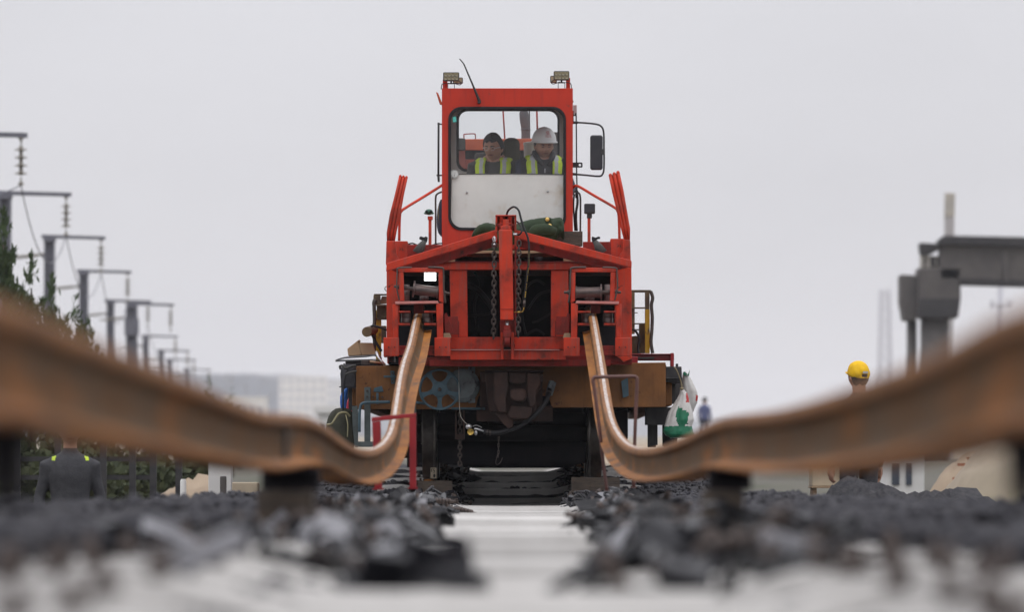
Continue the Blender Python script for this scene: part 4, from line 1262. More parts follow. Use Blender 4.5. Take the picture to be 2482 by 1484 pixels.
    # foot plates with bolt holes
    for x0, x1 in ((-88.5, -51), (35, 74)):
        g = MB(); bx(g, x0, 818.5, x1, 864, YR - .03, .025)
        fp = part('foot_plate', g)
        for hx, hy in ((x0 + .33 * (x1 - x0), 842), (x0 + .72 * (x1 - x0), 842)):
            g = MB(); g.smooth = True; p = W(X(hx), hy, YR - .0325); g.cyl(p, p + Vector((0, .004, 0)), .0065, 10); obj('bolt_hole', g, PRINTBLACK, fp)
    g = MB(); bx(g, -51, 849, 35, 862, YR + .02, .04); bx(g, -51, 838, 35, 849, YR + .06, .03)
    part('foot_bar', g, RED_DULL)
    # stay plates leaning on the box
    g = MB(); px_(g, [(59, 762), (64, 758), (80, 800), (77, 806), (60, 806)], YR + .2, .02); px_(g, [(64, 768), (92, 767), (92, 812), (64, 812)], YR + .4, .02); px_(g, [(92, 778), (95, 778), (95, 817), (92, 817)], YR + .42, .12)
    part('stay_plate', g, RED_DULL, bevel=.002)
    g = MB(); px_(g, [(57, 808), (72, 808), (76, 819), (57, 819)], YR + .1, .1); part('stay_block', g, PALEWOOD, bevel=.004)
roller_box(1018, 1, True)
roller_box(1440, -1, False)

# ---- cab
x0, x1, y0, y1 = 1071, 1388.5, 213.5, 604
cabroot = part('cab', MB().ring([W(*p, YK) for p in rect_like(x0, y0, x1, y1)], [W(*p, YK) for p in rrect(1089, 260.5, 1369.5, 556, 30)], (0, .05, 0)), RED_CLEAN, bevel=.004)
cabroot['label'] = 'bright red glazed driving cab'
cl, cr = W(x0, 0, YK).x, W(x1, 0, YK).x
cz0, cz1 = W(0, y1, YK).z, W(0, y0, YK).z
YE = YK + 1.55
# roof and floor, side walls with window openings, rear wall with window
g = MB(); g.wbox(cl, YK + .052, cz1 - .05, cr, YE, cz1); obj('cab_roof', g, RED_CLEAN, cabroot, bevel=.012)
g = MB(); g.wbox(cl, YK + .052, cz0, cr, YE, cz0 + .05); obj('cab_floor', g, BLACK, cabroot)
def side_wall(x, t):
    o_ = [(YK + .052, cz0 + .051), (YE - .04, cz0 + .051), (YE - .04, cz1 - .052), (YK + .052, cz1 - .052)]
    i_ = [(YK + .13, cz0 + .35), (YE - .13, cz0 + .35), (YE - .13, cz1 - .14), (YK + .13, cz1 - .14)]
    g = MB(); g.ring([(x, a, b) for a, b in o_], [(x, a, b) for a, b in i_], (t, 0, 0))
    w_ = obj('cab_side_wall', g, RED_CLEAN, cabroot)
    g = MB(); xm = x + t / 2; g.wbox(xm - .003, YK + .13, cz0 + .35, xm + .003, YE - .13, cz1 - .14)
    obj('side_window', g, GLASSREAR, cabroot)
side_wall(cl, .035); side_wall(cr - .035, .035)
g = MB(); g.ring([W(*p, YE - .04) for p in rect_like(1076, 219, 1383, 596)], [W(*p, YE - .04) for p in rrect(1112, 268, 1352, 411, 22)], (0, .04, 0))
obj('rear_wall', g, CABIN, cabroot)
g = MB(); g.ring([W(*p, YE - .055) for p in rrect(1106, 264, 1356, 416, 25)], [W(*p, YE - .055) for p in rrect(1112.5, 269, 1351, 410, 21)], (0, .03, 0))
obj('rear_window_gasket', g, RUBBER, cabroot)
g = MB(); g.poly(rrect(1112, 268, 1352, 411, 22), YE - .025, .005); obj('rear_window', g, GLASSREAR, cabroot)
g = MB(); g.ring([W(*p, YK - .012) for p in rrect(1086.3, 258, 1372, 558.5, 32)], [W(*p, YK - .012) for p in rrect(1093, 265, 1365.5, 551.5, 27)], (0, .04, 0))
obj('windscreen_gasket', g, RUBBER, cabroot, bevel=.004)
g = MB(); g.poly(rrect(1092.5, 264.5, 1366, 552, 27), YK + .01, .005); obj('windscreen', g, GLASS, cabroot)
# white board behind the lower half of the windscreen
g = MB(); g.prism([W(1096, 421.5, YK + .05), W(1230, 420.8, YK + .05), W(1366, 422.5, YK + .05), W(1367, 553, YK + .05), W(1092, 553, YK + .05)], (0, .012, 0))
bd = obj('dash_board', g, WHITEBOARD, cabroot)
for px, py in ((1131.5, 467), (1328, 464)):
    g = MB(); g.smooth = True; p = W(px, py, YK + .04); g.cyl(p, p + Vector((0, .012, 0)), .009, 6); g.cyl(p - Vector((0, .015, 0)), p, .004, 6); obj('screw', g, SILVER, bd)
g = MB(); g.smooth = True; g.tube([W(1096, 422, YK + .047), W(1230, 421.3, YK + .047), W(1366, 423, YK + .047)], .004, 6); obj('board_edge', g, GREYCLOTH, bd)
g = MB(); g.smooth = True; p = W(1101.5, 421.5, YK + .03); g.lathe(p, (0, 1, 0), [(0, .036), (-.004, .038), (.02, .038)], 22)
pg = obj('pressure_gauge', g, CABIN, cabroot, autosm=True)
g = MB(); p = W(1101.5, 421.5, YK + .024); g.lathe(p, (0, 1, 0), [(0, .029), (.003, .029)], 20); obj('dial', g, DIAL, pg)
g = MB(); g.prism([W(1100, 427, YK + .0225), W(1101, 427.5, YK + .0225), W(1104, 417, YK + .0225)], (0, .001, 0)); obj('pointer', g, PRINTBLACK, pg)
g = MB(); g.poly([(1097, 283), (1105, 282), (1106.5, 295), (1098, 296)], YK + .006, .003); obj('sticker', g, TURQUOISE, cabroot)
# wiper parked upwards past the roof
g = MB(); g.smooth = True
g.tube([W(1162.5, 247, YK - .05), W(1158, 235, YK - .06), W(1147, 208, YK - .07), W(1124.5, 155, YK - .07), W(1120, 149, YK - .07), W(1113.8, 142, YK - .07)], [.014, .0125, .0085, .006, .005, .005], 8)
g.cyl(W(1161.5, 243, YK - .06), W(1161.5, 243, YK - .002), .014, 10); g.ball(W(1161.5, 248, YK - .05), .016, .018, .014, 10, 8)
obj('wiper', g, BLACK, cabroot, autosm=True)
# dents of primer above the window
# seat, box, hood, exhaust seen through the rear window
g = MB(); g.poly(rrect(1219, 333, 1260, 470, 17), YE - .42, .12); obj('seat', g, SEATFABRIC, cabroot, bevel=.03)
g = MB(); p = W(1293, 352, YE - .2); 
g.smooth = True; g.lathe((p.x, p.y, p.z - .4), (0, 0, 1), [(0, .085), (.40, .09), (.405, .096), (.425, .094), (.43, .07)], 18)
obj('white_canister', g, WHITEBOARD, cabroot, autosm=True)
# cab mirror, rods, hinges
g = MB(); g.smooth = True
g.tubep([(1386, 296, YK + .1), (1415, 297.5, YK + .05), (1444, 300.5, YK), (1457, 306, YK), (1463, 320, YK), (1464, 360, YK), (1464, 405, YK), (1461, 421, YK), (1452, 427, YK), (1420, 424.5, YK + .05), (1386, 421.5, YK + .1)], .0085, 10)
ma = obj('mirror_arm', g, BLACK, cabroot)
g = MB()
for k, (ins, dy) in enumerate(((3, 0.0), (0, .02), (0, .055), (5, .07))): pass
g.poly(rrect(1430.5, 327, 1461, 411.5, 6), YK - .02, .06)
obj('mirror_housing', g, MIRROR, ma, bevel=.012)
g = MB(); g.box(1456, 361, 1466, 374, YK - .03, .05); obj('mirror_clamp', g, BLACK, ma, bevel=.003)
g = MB(); g.smooth = True
g.cyl(W(1400, 296.8, YK + .08), W(1386, 296.5, YK + .1), .012, 8); g.cyl(W(1399, 422.6, YK + .08), W(1386, 421.6, YK + .1), .012, 8)
obj('mirror_bracket', g, BLACK, ma)
g = MB(); g.smooth = True
g.tubep([(1386, 279, YK + .2), (1394, 279.5, YK + .2), (1396.5, 283, YK + .2), (1397.5, 400, YK + .2), (1398.5, 470, YK + .2), (1397, 555, YK + .2)], .0065, 8)
obj('door_edge_rod', g, BLACK, cabroot)
g = MB(); g.box(1389, 276, 1396, 560, YK + .25, .006); obj('open_door_glass', g, GLASSREAR, cabroot)
g = MB(); g.box(1389, 254.5, 1398, 277, YK + .3, .01); obj('door_flap', g, mat('pinkish_flap', (0.5, 0.38, 0.38), None, 5, .5), cabroot)
g = MB(); g.ring([W(*p, YK + .15) for p in rrect(1387, 393.5, 1412, 406, 3)], [W(*p, YK + .15) for p in rrect(1402.5, 397, 1408.5, 402.5, 2.7)], (0, .008, 0)); obj('hinge_plate', g, BLACK, cabroot)
g = MB(); g.box(1387, 268, 1390.5, 300, YK + .06, .03); g.box(1384, 243.5, 1390, 247.5, YK + .06, .03); obj('door_hinge', g, RED_DULL, cabroot)
g = MB(); g.smooth = True
g.cyl(W(1063, 297, YK + .2), W(1062.5, 425, YK + .2), .0095, 8); g.cyl(W(1062.5, 425, YK + .2), W(1063.5, 441, YK + .2), .012, 8, .009); g.cyl(W(1060, 299.5, YK + .2), W(1072, 301, YK + .2), .006, 8); g.cyl(W(1058, 425, YK + .2), W(1072, 425, YK + .2), .007, 8)
obj('folded_mirror_rod', g, BLACK, cabroot)
g = MB(); g.poly([(1056.5, 222), (1062, 225), (1071, 248), (1071, 254), (1066, 253)], YK + .2, .03); obj('orange_marker', g, ORANGE, cabroot, bevel=.003)
# hanging bag and rails beside the cab
g = MB(); g.smooth = True
g.tubep([(1056, 594, YK + .3), (1056, 520, YK + .3), (1056, 480, YK + .3), (1060, 470, YK + .3), (1071, 465, YK + .3)], .0085, 8)
g.tubep([(1406.5, 565, YK + .3), (1407, 500, YK + .3), (1406, 474, YK + .3), (1400, 466, YK + .3), (1390, 464, YK + .3)], .0085, 8)
obj('grab_handle', g, IRON, cabroot)
g = MB(); g.smooth = True
g.tubep([(1398, 466, YK + .22), (1400, 490, YK + .22), (1396, 520, YK + .22), (1398, 560, YK + .22)], .011, 8); g.tubep([(1392, 470, YK + .22), (1390, 500, YK + .22), (1394, 560, YK + .22)], .008, 8)
g.cyl(W(1398, 480, YK + .2), W(1398, 462, YK + .2), .014, 8)
obj('side_hose', g, RUBBER, cabroot)
# roof lamps
def work_lamp(x0_, y0_, x1_, y1_, Y, leds, par, flip):
    g = MB(); g.poly(rrect(x0_, y0_, x1_, y1_, 2.5, 2), Y, .05)
    l_ = obj('work_lamp', g, BLACK, par, bevel=.004)
    g = MB(); g.box(x0_ + 2, y0_ + 2, x1_ - 2, y1_ - 2, Y - .004, .0035); obj('lamp_lens', g, LENS, l_)
    if leds:
        for i in range(4):
            for j in range(2):
                g = MB(); g.smooth = True; p = W(x0_ + 2 + (x1_ - x0_ - 4) * (i + .5) / 4, y0_ + 2 + (y1_ - y0_ - 4) * (j + .5) / 2, Y - .012)
                g.lathe(p, (0, 1, 0), [(0, .010), (-.002, .0135), (.006, .015)], 12); obj('led', g, LENS, l_, autosm=True)
    return l_
for (a, b_, post, s) in (((1074, 174.5, 1113, 196), (1098, 187, 1122, 202), (1073, 192, 1084.5, 214), 1), ((1342, 171.5, 1380, 194), (1333.5, 183, 1350, 200), (1372, 188, 1382, 214), -1)):
    g = MB(); g.box(*post, YK + .12, .05); br = obj('lamp_post', g, RED_CLEAN, cabroot, bevel=.004)
    work_lamp(*a, YK + .02, True, cabroot, s)
    work_lamp(*b_, YK + .2, False, cabroot, s)
    xm = (a[0] + a[2]) / 2
    g = MB(); g.smooth = True
    g.cyl(W(xm, a[3], YK + .045), W(xm, a[3] + 6, YK + .045), .008, 8)
    g.tube([W(xm - 9, a[3] + 6, YK + .045), W(xm + 9, a[3] + 6, YK + .045)], .006, 6)
    for q in (-8, 8): g.tube([W(xm + q, a[3] + 6, YK + .045), W(xm + q, 213.5, YK + .07)], .003, 6)
    g.tubep([(xm + s * 14, a[3] - 2, YK + .06), (xm + s * 25, a[3] + 4, YK + .06), (xm + s * 20, a[3] + 9, YK + .06), (xm + s * 4, a[3] + 4, YK + .06)], .004, 6)
    g.tubep([(xm - s * 10, a[3] + 5, YK + .06), (xm - s * 22, a[3] + 8, YK + .06), (xm - s * 24, 216, YK + .06)], .004, 6)
    obj('lamp_bracket', g, BLACK, cabroot)
# engine hood and exhaust behind the cab
g = MB(); YH = YE + .5
g.poly([(1104, 344), (1110, 337), (1330, 335), (1372, 339), (1372, 364), (1104, 364)], YH, 1.6)
hood = part('engine_hood', g, ORANGE)
g = MB(); g.poly([(1128, 364.2), (1372, 364.2), (1372, 385), (1128, 385)], YH + .03, 1.5); obj('hood_grille', g, GREASE, hood)
g = MB(); g.poly([(1098, 364.2), (1127, 364.2), (1128, 420), (1096, 420)], YH - .02, .5); g.poly([(1128, 386), (1376, 386), (1376, 430), (1128, 430)], YH, 1.4); obj('hood_side', g, mat('faded_red_hood', (0.42, 0.11, 0.08), (0.3, 0.08, 0.06), 5, .6), hood)
g = MB(); g.poly([(1150, 376), (1155, 370), (1174, 369), (1185, 374), (1185, 392), (1150, 392)], YH - .25, .12); obj('hood_box', g, BRIDGE, hood, bevel=.01)
g = MB(); g.smooth = True
g.tubep([(1125, 338, YH + .1), (1124.5, 328, YH + .1), (1127, 325, YH + .1), (1149, 324, YH + .1), (1152, 327, YH + .1), (1152.5, 338, YH + .1)], .0055, 8); obj('hood_handle', g, RED_DULL, hood)
g = MB(); g.smooth = True
c = W(1270, 336, YH + .4); 
zt_ = W(0, 268, YH + .4).z; zm = W(0, 313, YH + .4).z
c = W(1274, 336, YH + .4)
g.lathe((c.x, c.y, c.z), (0, 0, 1), [(0, .041), (zm - c.z - .01, .041), (zm - c.z - .008, .048), (zm - c.z, .048), (zm - c.z + .004, .041)], 20)
ax_ = W(1269, 268, YH + .4) - W(1274, 313, YH + .4)
g.lathe(W(1274, 313, YH + .4), ax_, [(0, .040), (.03, .042), (ax_.length * .5, .046), (ax_.length - .02, .043), (ax_.length - .004, .034), (ax_.length, .02)], 20)
g.tube([W(1283, 262, YH + .42), W(1284, 336, YH + .42)], .006, 8)
part('exhaust_stack', g, mat('sooty_steel', (0.07, 0.065, 0.075), (0.1, 0.095, 0.1), 6, .7), bevel=0, autosm=True)
g = MB(); g.smooth = True
g.cyl(W(1219, 264, YH + .9), W(1223.5, 336, YH + .9), .0075, 8); g.cyl(W(1301, 262, YH + .9), W(1303, 336, YH + .9), .0085, 8)
part('hood_rail_post', g, RED_DULL, bevel=0)
g = MB(); g.poly([(1338, 320), (1380, 320), (1380, 420), (1338, 420)], YE + .2, .1); part('air_cleaner_case', g, BRIDGE)
g = MB(); g.poly([(1101, 340), (1106, 334), (1128, 335), (1128, 364), (1098, 364)], YE + .35, .1); part('dark_tool_locker', g, GREYCLOTH, bevel=.01)
# deck that carries the hood
zdk = W(0, 600, 52.6).z
g = MB(); g.wbox(xl + .03, YE + .02, zt + .002, xr - .03, 56.5, zt + .1); part('rear_deck', g, RED_DULL)
g = MB(); g.wbox(cl + .02, YE + .3, zt + .102, cr - .02, 55.5, W(0, 430, YH).z); part('engine_casing', g, RED_DULL)
g = MB(); g.wbox(cl + .02, YK + .1, zt + .002, cr - .02, YE - .05, cz0 - .002); part('cab_plinth', g, RED_DULL, bevel=0)

# ---- ribbed guard rails, tubes, corner boxes
def guard(pts_in, pts_out, tip):
    """pts: lower to upper along the two edges, frame pixels."""
    g = MB(); Y = 50.2
    inn = [W(*p, Y) for p in pts_in]; out = [W(*p, Y) for p in pts_out]
    g.prism(inn + out[::-1], (0, .03, 0))
    gr = part('guard_rail', g, RED, bevel=.003)
    for f in (.14, .5, .86):
        g = MB(); g.smooth = True
        pth = [a.lerp(b, f) + Vector((0, -.004, 0)) for a, b in zip(inn, out)]
        wid = [max((a - b).length * .16, .004) for a, b in zip(inn, out)]
        g.tube(pth, wid, 8); g.ball(pth[-1], wid[-1] * 1.05, wid[-1] * 1.05, wid[-1] * 1.3, 8, 6)
        obj('rib', g, RED, gr)
    return gr
guard([(957, 584), (961, 560), (971, 512), (979, 470), (988, 431)], [(938, 586), (937.5, 566), (945, 524), (957, 474), (967.5, 427)], 0)
guard([(1512, 580), (1504, 545), (1494, 505), (1484, 465), (1476, 427)], [(1526.8, 582), (1526.5, 556), (1519, 510), (1511.5, 465), (1501.5, 418)], 0)
for pts, x in (([(976, 457 + 50, 50.35)], 0),):
    pass
g = MB(); g.smooth = True; g.tubep([(1073, 448, 50.95), (1030, 475, 50.7), (985, 502.5, 50.45), (973, 512, 50.4), (969, 526, 50.4), (967.5, 584, 50.4)], .0125, 10); part('handrail', g, RED, bevel=0)
g = MB(); g.smooth = True; g.tubep([(1388, 456, 50.95), (1400, 451, 50.9), (1440, 474, 50.7), (1488, 502, 50.45), (1497, 512, 50.4), (1500, 528, 50.4), (1501.5, 580, 50.4)], .0125, 10); part('handrail', g, RED, bevel=0)
part('corner_box', MB().poly([(952, 584.5), (988, 584.5), (988, 628), (953, 638)], 49.95, .4)); part('corner_box', MB().poly([(1480, 578.5), (1512, 578.5), (1516, 628), (1480, 618)], 49.95, .4))
part('corner_post', MB().poly([(936.5, 584), (957, 584.5), (960, 615), (968, 630), (945, 640), (935, 642)], 49.7, .2)); part('corner_post', MB().poly([(1527.5, 582), (1510, 580), (1510, 606), (1500, 622), (1520, 632), (1529, 634)], 49.7, .2))
# lamp posts
g = MB(); g.box(1038.5, 531, 1046, 606, 50.1, .03); g.box(1036.5, 524, 1049, 533, 50.09, .05); lpst = part('side_lamp_post', g, RED)
g = MB(); g.smooth = True; p = W(1039.5, 514, 50.1); g.ball(p, .036, .05, .026, 16, 10); g.lathe(p - Vector((0, -.01, .02)), (0, 0, 1), [(0, .035), (.008, .048), (.016, .04)], 16); 
lm = obj('side_lamp', g, LAMPGREEN, lpst, autosm=True)
g = MB(); g.smooth = True
for q in (-5, 5): g.ball(W(1039.5 + q, 513, 50.055), .012, .008, .012, 10, 6)
obj('lamp_lens', g, GREASE, lm)
g = MB(); g.box(1424, 526, 1431.5, 602, 50.1, .03); lpst = part('side_lamp_post', g, RED)
g = MB(); g.poly(rrect(1416, 493.5, 1442.5, 518, 2.5, 2), 50.07, .07); g.box(1422.5, 518.2, 1435, 529, 50.09, .05); lm = obj('side_lamp', g, BLACK, lpst, bevel=.005)
g = MB(); g.box(1419, 497, 1439.5, 514, 50.064, .005); obj('lamp_lens', g, MIRROR, lm)
# cable bundles on the frame shoulders
for x, s in ((1026, 1), (1445, -1)):
    g = MB(); g.smooth = True
    for k in range(9):
        a, b = random.uniform(-6, 6), random.uniform(-4, 4)
        g.tubep([(x + a * .6 - 8 * s, 604 + b, 49.85), (x + a * .4, 592 + b * .6, 49.85), (x + s * 6 + a * .4, 582 + b, 49.85), (x + a * 1.6, 574 + abs(b), 49.85)], random.uniform(.006, .011), 7)
    part('cable_bundle', g, RUBBER, bevel=0)
    g = MB(); g.smooth = True
    g.tube([W(x - s * 14, 614, 49.8), W(x - s * 4, 596, 49.8), W(x + s * 3, 584, 49.8)], [.05, .035, .018], 10)
    part('wrapped_cable', g, GREYCLOTH, bevel=0)
g = MB(); g.smooth = True; g.tubep([(990, 592, 50.0), (1000, 590, 50), (1012, 594, 50), (1030, 592, 50)], .007, 7); g.tubep([(1048, 594, 50), (1060, 591, 50), (1073, 590, 50)], .006, 7)
part('loose_cable', g, RUBBER, bevel=0)
# outrigger beam on the bag side
g = MB(); g.box(1519, 860, 1634, 874.5, YB + .2, .1); g.box(1519, 857.8, 1634, 859.8, YB + .15, .2); g.box(1625.5, 856, 1633.5, 889, YB + .1, .2); g.box(1516, 865, 1546, 884, YB + .05, .1)
part('outrigger_beam', g, RED_DEEP)

# ================================================================== LOOSE THINGS ON AND BESIDE THE MACHINE
def topx(v):
    """Frame pixel of a world point."""
    r = Vector(v) - Vector((0, 0, CAM_H))
    d = r.y * math.cos(TILT) + r.z * math.sin(TILT)
    return CX + FPX * r.x / d, CY - FPX * (r.z * math.cos(TILT) - r.y * math.sin(TILT)) / d

def sack(name, rows, Y, mats, label, cat, folds=7, amp=.12, classify=None, depth=.75, group=None, n=40, seed=1, autosm=False, parent=None):
    """Cloth body from rows (py, px_left, px_right): round section, gathered folds near its tied top."""
    rr = random.Random(seed)
    ph = [rr.uniform(0, 6.28) for _ in range(4)]
    R_ = []
    for i in range(len(rows) - 1):
        for k in range(4):
            t = k / 4
            R_.append([rows[i][j] + (rows[i + 1][j] - rows[i][j]) * t for j in range(3)])
    R_.append(list(rows[-1]))
    vs, fs = [], []
    m = len(R_)
    for i, (py, a, b) in enumerate(R_):
        ca, cb = W(a, py, Y), W(b, py, Y)
        cx_, rx = (ca.x + cb.x) / 2, (cb.x - ca.x) / 2
        up = 1 - i / (m - 1)
        for k in range(n):
            th = 2 * math.pi * k / n
            f = 1 + amp * (.35 + .65 * up) * math.cos(folds * th + ph[0] + 1.2 * math.sin(3 * up + ph[1])) * .5 + amp * .5 * math.sin(3 * th + ph[2] + 5 * up) * .6 + rr.uniform(-.02, .02)
            fx = 1 if abs(math.cos(th)) > .9 else f
            vs.append((cx_ + rx * fx * math.cos(th), Y + rx * depth * f * math.sin(th), ca.z + rr.uniform(-.004, .004)))
    for i in range(m - 1):
        for k in range(n):
            fs.append((i * n + k, i * n + (k + 1) % n, (i + 1) * n + (k + 1) % n, (i + 1) * n + k))
    fs += [tuple(range(n)), tuple((m - 1) * n + k for k in range(n))]
    mb = MB(); mb.smooth = True; mb.add(vs, fs)
    if classify:
        for q, f in enumerate(mb.f):
            c = sum((Vector(mb.v[i]) for i in f), Vector()) / len(f)
            mb.m[q] = classify(*topx(c), c.y < Y)
    o = obj(name, mb, mats, parent)
    if label: tag(o, label, cat, group)
    return o

# green coat thrown over the frame in front of the cab
def coat():
    top = [(1143, 573), (1148, 560), (1158, 548), (1172, 542), (1190, 542), (1205, 546), (1226, 548), (1246, 545), (1262, 539), (1285, 532), (1308, 529), (1325, 527.5), (1342, 530), (1356, 526.5), (1365, 534), (1368, 560)]
    pts = smoothpath([Vector((x, 0, y)) for x, y in top], 5)
    rr = random.Random(5)
    vs, fs = [], []
    n = 22
    for i, p in enumerate(pts):
        a = W(p.x, p.z, 50.55); zb_ = W(p.x, 592 if 1160 < p.x < 1350 else 580, 50.55).z
        h = (a.z - zb_) / 2; cz = (a.z + zb_) / 2
        for k in range(n):
            th = 2 * math.pi * k / n
            f = 1 + .10 * math.sin(5 * th + i * .33) + .07 * math.sin(9 * th - i * .8) + rr.uniform(-.025, .025)
            zz = h * math.sin(th)
            if math.sin(th) > .3: f = 1 + (f - 1) * .35
            vs.append((a.x, 50.55 + .14 * f * math.cos(th), cz + zz * f))
    m = len(pts)
    for i in range(m - 1):
        for k in range(n): fs.append((i * n + k, i * n + (k + 1) % n, (i + 1) * n + (k + 1) % n, (i + 1) * n + k))
    fs += [tuple(range(n)), tuple((m - 1) * n + k for k in range(n))]
    mb = MB(); mb.smooth = True; mb.add(vs, fs)
    o = tag(obj('green_coat', mb, GREENCLOTH), 'crumpled army green coat with gold buttons lying below the windscreen', 'coat')
    mb = MB(); mb.smooth = True
    mb.tube(smoothpath([W(1286, 566, 50.38), W(1300, 556, 50.37), (W(1325, 556, 50.36)), W(1347, 561, 50.38)], 5), [.03 + .018 * math.sin(k / 15 * 3.0) + rr.uniform(-.003, .003) for k in range(16)], 12)
    obj('sleeve', mb, GREENCLOTH, o)
    mb = MB(); mb.smooth = True
    mb.tube(smoothpath([W(1152, 568, 50.42), W(1166, 554, 50.4), W(1186, 553, 50.4), W(1200, 560, 50.42)], 5), [.022 + .016 * math.sin(k / 15 * 3.0) + rr.uniform(-.003, .003) for k in range(16)], 10)
    obj('sleeve', mb, GREENCLOTH, o)
    mb = MB(); mb.poly([(1319, 531), (1336, 529), (1339, 549), (1325, 551)], 50.395, .012)
    st = obj('strap', mb, GREENCLOTH, o, bevel=.003)
    for x, y in ((1326.7, 531.5), (1332.5, 547)):
        mb = MB(); mb.smooth = True; p = W(x, y, 50.39); mb.lathe(p, (0, 1, 0), [(-.004, .008), (0, .0175), (.006, .0185)], 14); obj('button', mb, GOLD, st, autosm=True)
    # hanging coat tail under the brace
    mb = MB(); mb.smooth = True
    mb.poly([(1156, 590), (1240, 588), (1238, 606), (1200, 610), (1165, 604)], 50.45, .05)
    obj('coat_tail', mb, GREENCLOTH, o, bevel=.01)
coat()
timber('timber_beam', 1306, 560.5, 1412, 596, 50.5, .22, 'dark weathered timber beam lying under the green coat', 'timber beam')

def c_green(px, py, front):
    if not front: return 0
    if py > 1033: return 1
    if ((px - 1653.5) / 15.5) ** 2 + ((py - 1008) / 27) ** 2 < 1 and py > 985 + (px - 1640) * .5: return 1
    if 1663 < px < 1670 and 953 < py < 975: return 2
    if 1661 < px < 1667 and 1000 < py < 1030: return 3
    return 0
sack('woven_sack', [(942, 1649, 1656), (949, 1648, 1661), (955, 1647, 1666), (965, 1642, 1669), (980, 1633, 1673), (1000, 1620, 1679), (1018, 1614, 1682), (1034, 1610, 1677), (1046, 1607, 1680), (1054, 1612, 1684), (1062, 1625, 1676)], YB + .1, [SACK, PRINTGREEN, PRINTRED, PRINTBLACK], 'white woven sack with a green oval print, tied with cord', 'sack', 9, .13, c_green, n=64, seed=3)
sack('woven_sack', [(902, 1656, 1664), (910, 1654, 1668), (920, 1655, 1676), (935, 1655, 1683), (950, 1656, 1690), (962, 1657, 1692), (976, 1658, 1690), (990, 1660, 1684), (1004, 1662, 1678)], YB + .45, [SACK, PRINTGREEN, PRINTRED], 'plain white woven sack hanging behind the green printed one', 'sack', 7, .10, lambda px, py, f: 2 if (px > 1686 and 958 < py < 974 and f) else 0, n=48, seed=8)
mb = MB(); mb.smooth = True
mb.tubep([(1634, 890, YB + .05), (1641, 900, YB + .04), (1650, 925, YB + .05), (1652, 944, YB + .05)], .006, 6); mb.tubep([(1650, 922, YB + .06), (1655, 944, YB + .05)], .005, 6)
mb.ball(W(1652.5, 943, YB + .02), .02, .02, .014, 10, 6)
tag(obj('cord', mb, mat('hemp_cord', (0.20, 0.16, 0.09), None)), 'thin brown cord tying the sack with the green oval to the corner bracket', 'cord')
mb = MB(); mb.poly([(1655, 905), (1659, 901), (1668, 909), (1658, 911)], YB + .4, .03); mb.poly([(1666, 912), (1672, 896), (1670, 912)], YB + .42, .01)
tag(obj('plastic_scrap', mb, PRINTGREEN), 'green plastic scrap knotted on top of the plain white sack', 'plastic scrap')

bag = sack('canvas_bag', [(990, 822, 836), (992, 813, 846), (998, 804, 853), (1010, 796, 855), (1028, 791, 857), (1045, 790, 859), (1060, 791, 860), (1075, 797, 860), (1090, 805, 858)], YB + .2, CANVAS, 'olive canvas bag hanging below the corner bracket beside the brake step', 'bag', 6, .16, depth=.6, n=44, seed=4)
mb = MB(); mb.smooth = True
mb.poly([(833, 889), (842, 889), (834, 930), (833.5, 995), (829, 995), (829.5, 930)], YB + .02, .012)
obj('strap', mb, DARKCLOTH, bag)
mb = MB(); mb.smooth = True
mb.tube(smoothpath([W(793, 1030, YB + .0), W(804, 1028, YB - .07), (W(813, 1014, YB - .06)), W(822, 1003, YB - .04), W(838, 1001, YB - .02), W(848, 1010, YB + .0)], 5), .010, 6)
mb.tube(smoothpath([W(838, 1006, YB - .03), W(843, 1030, YB - .08), W(842, 1060, YB - .08)], 5), .005, 6)
obj('piping', mb, mat('pale_piping', (0.24, 0.22, 0.12), None), bag)
pk = sack('belt_bundle', [(884, 836, 858), (888, 830, 864), (896, 826, 866), (908, 824.5, 866), (920, 826, 866), (930, 828, 866), (940, 829, 864)], YB + .06, DARKCLOTH, 'bundle of black belts slung on the corner bracket above the canvas bag', 'belt bundle', 5, .2, depth=.5, seed=6)
mb = MB(); mb.smooth = True
mb.tubep([(826, 896, YB - .04), (824, 889, YB - .04), (830, 887, YB - .05), (838, 893, YB - .06), (850, 889, YB - .06), (862, 886, YB - .04)], .011, 8); mb.tubep([(838, 908, YB - .07), (850, 903, YB - .07), (864, 900, YB - .05)], .009, 8)
obj('belt_loop', mb, GREYCLOTH, pk)
sack('plastic_bag', [(947, 860, 865), (955, 856, 864), (962, 846, 863), (975, 841, 862), (990, 839.5, 861), (1005, 840, 861), (1018, 848, 860), (1026, 854, 859)], YB + .35, REDBAG, 'bright red plastic bag hanging behind the canvas bag', 'plastic bag', 9, .2, depth=.5, seed=9)
sack('plastic_bag', [(942, 838, 843), (950, 830, 843), (962, 824, 842), (978, 824, 842), (992, 826, 840)], YB + .5, BLUEBAG, 'blue plastic bag hanging behind the black strap', 'plastic bag', 8, .2, depth=.5, seed=10)

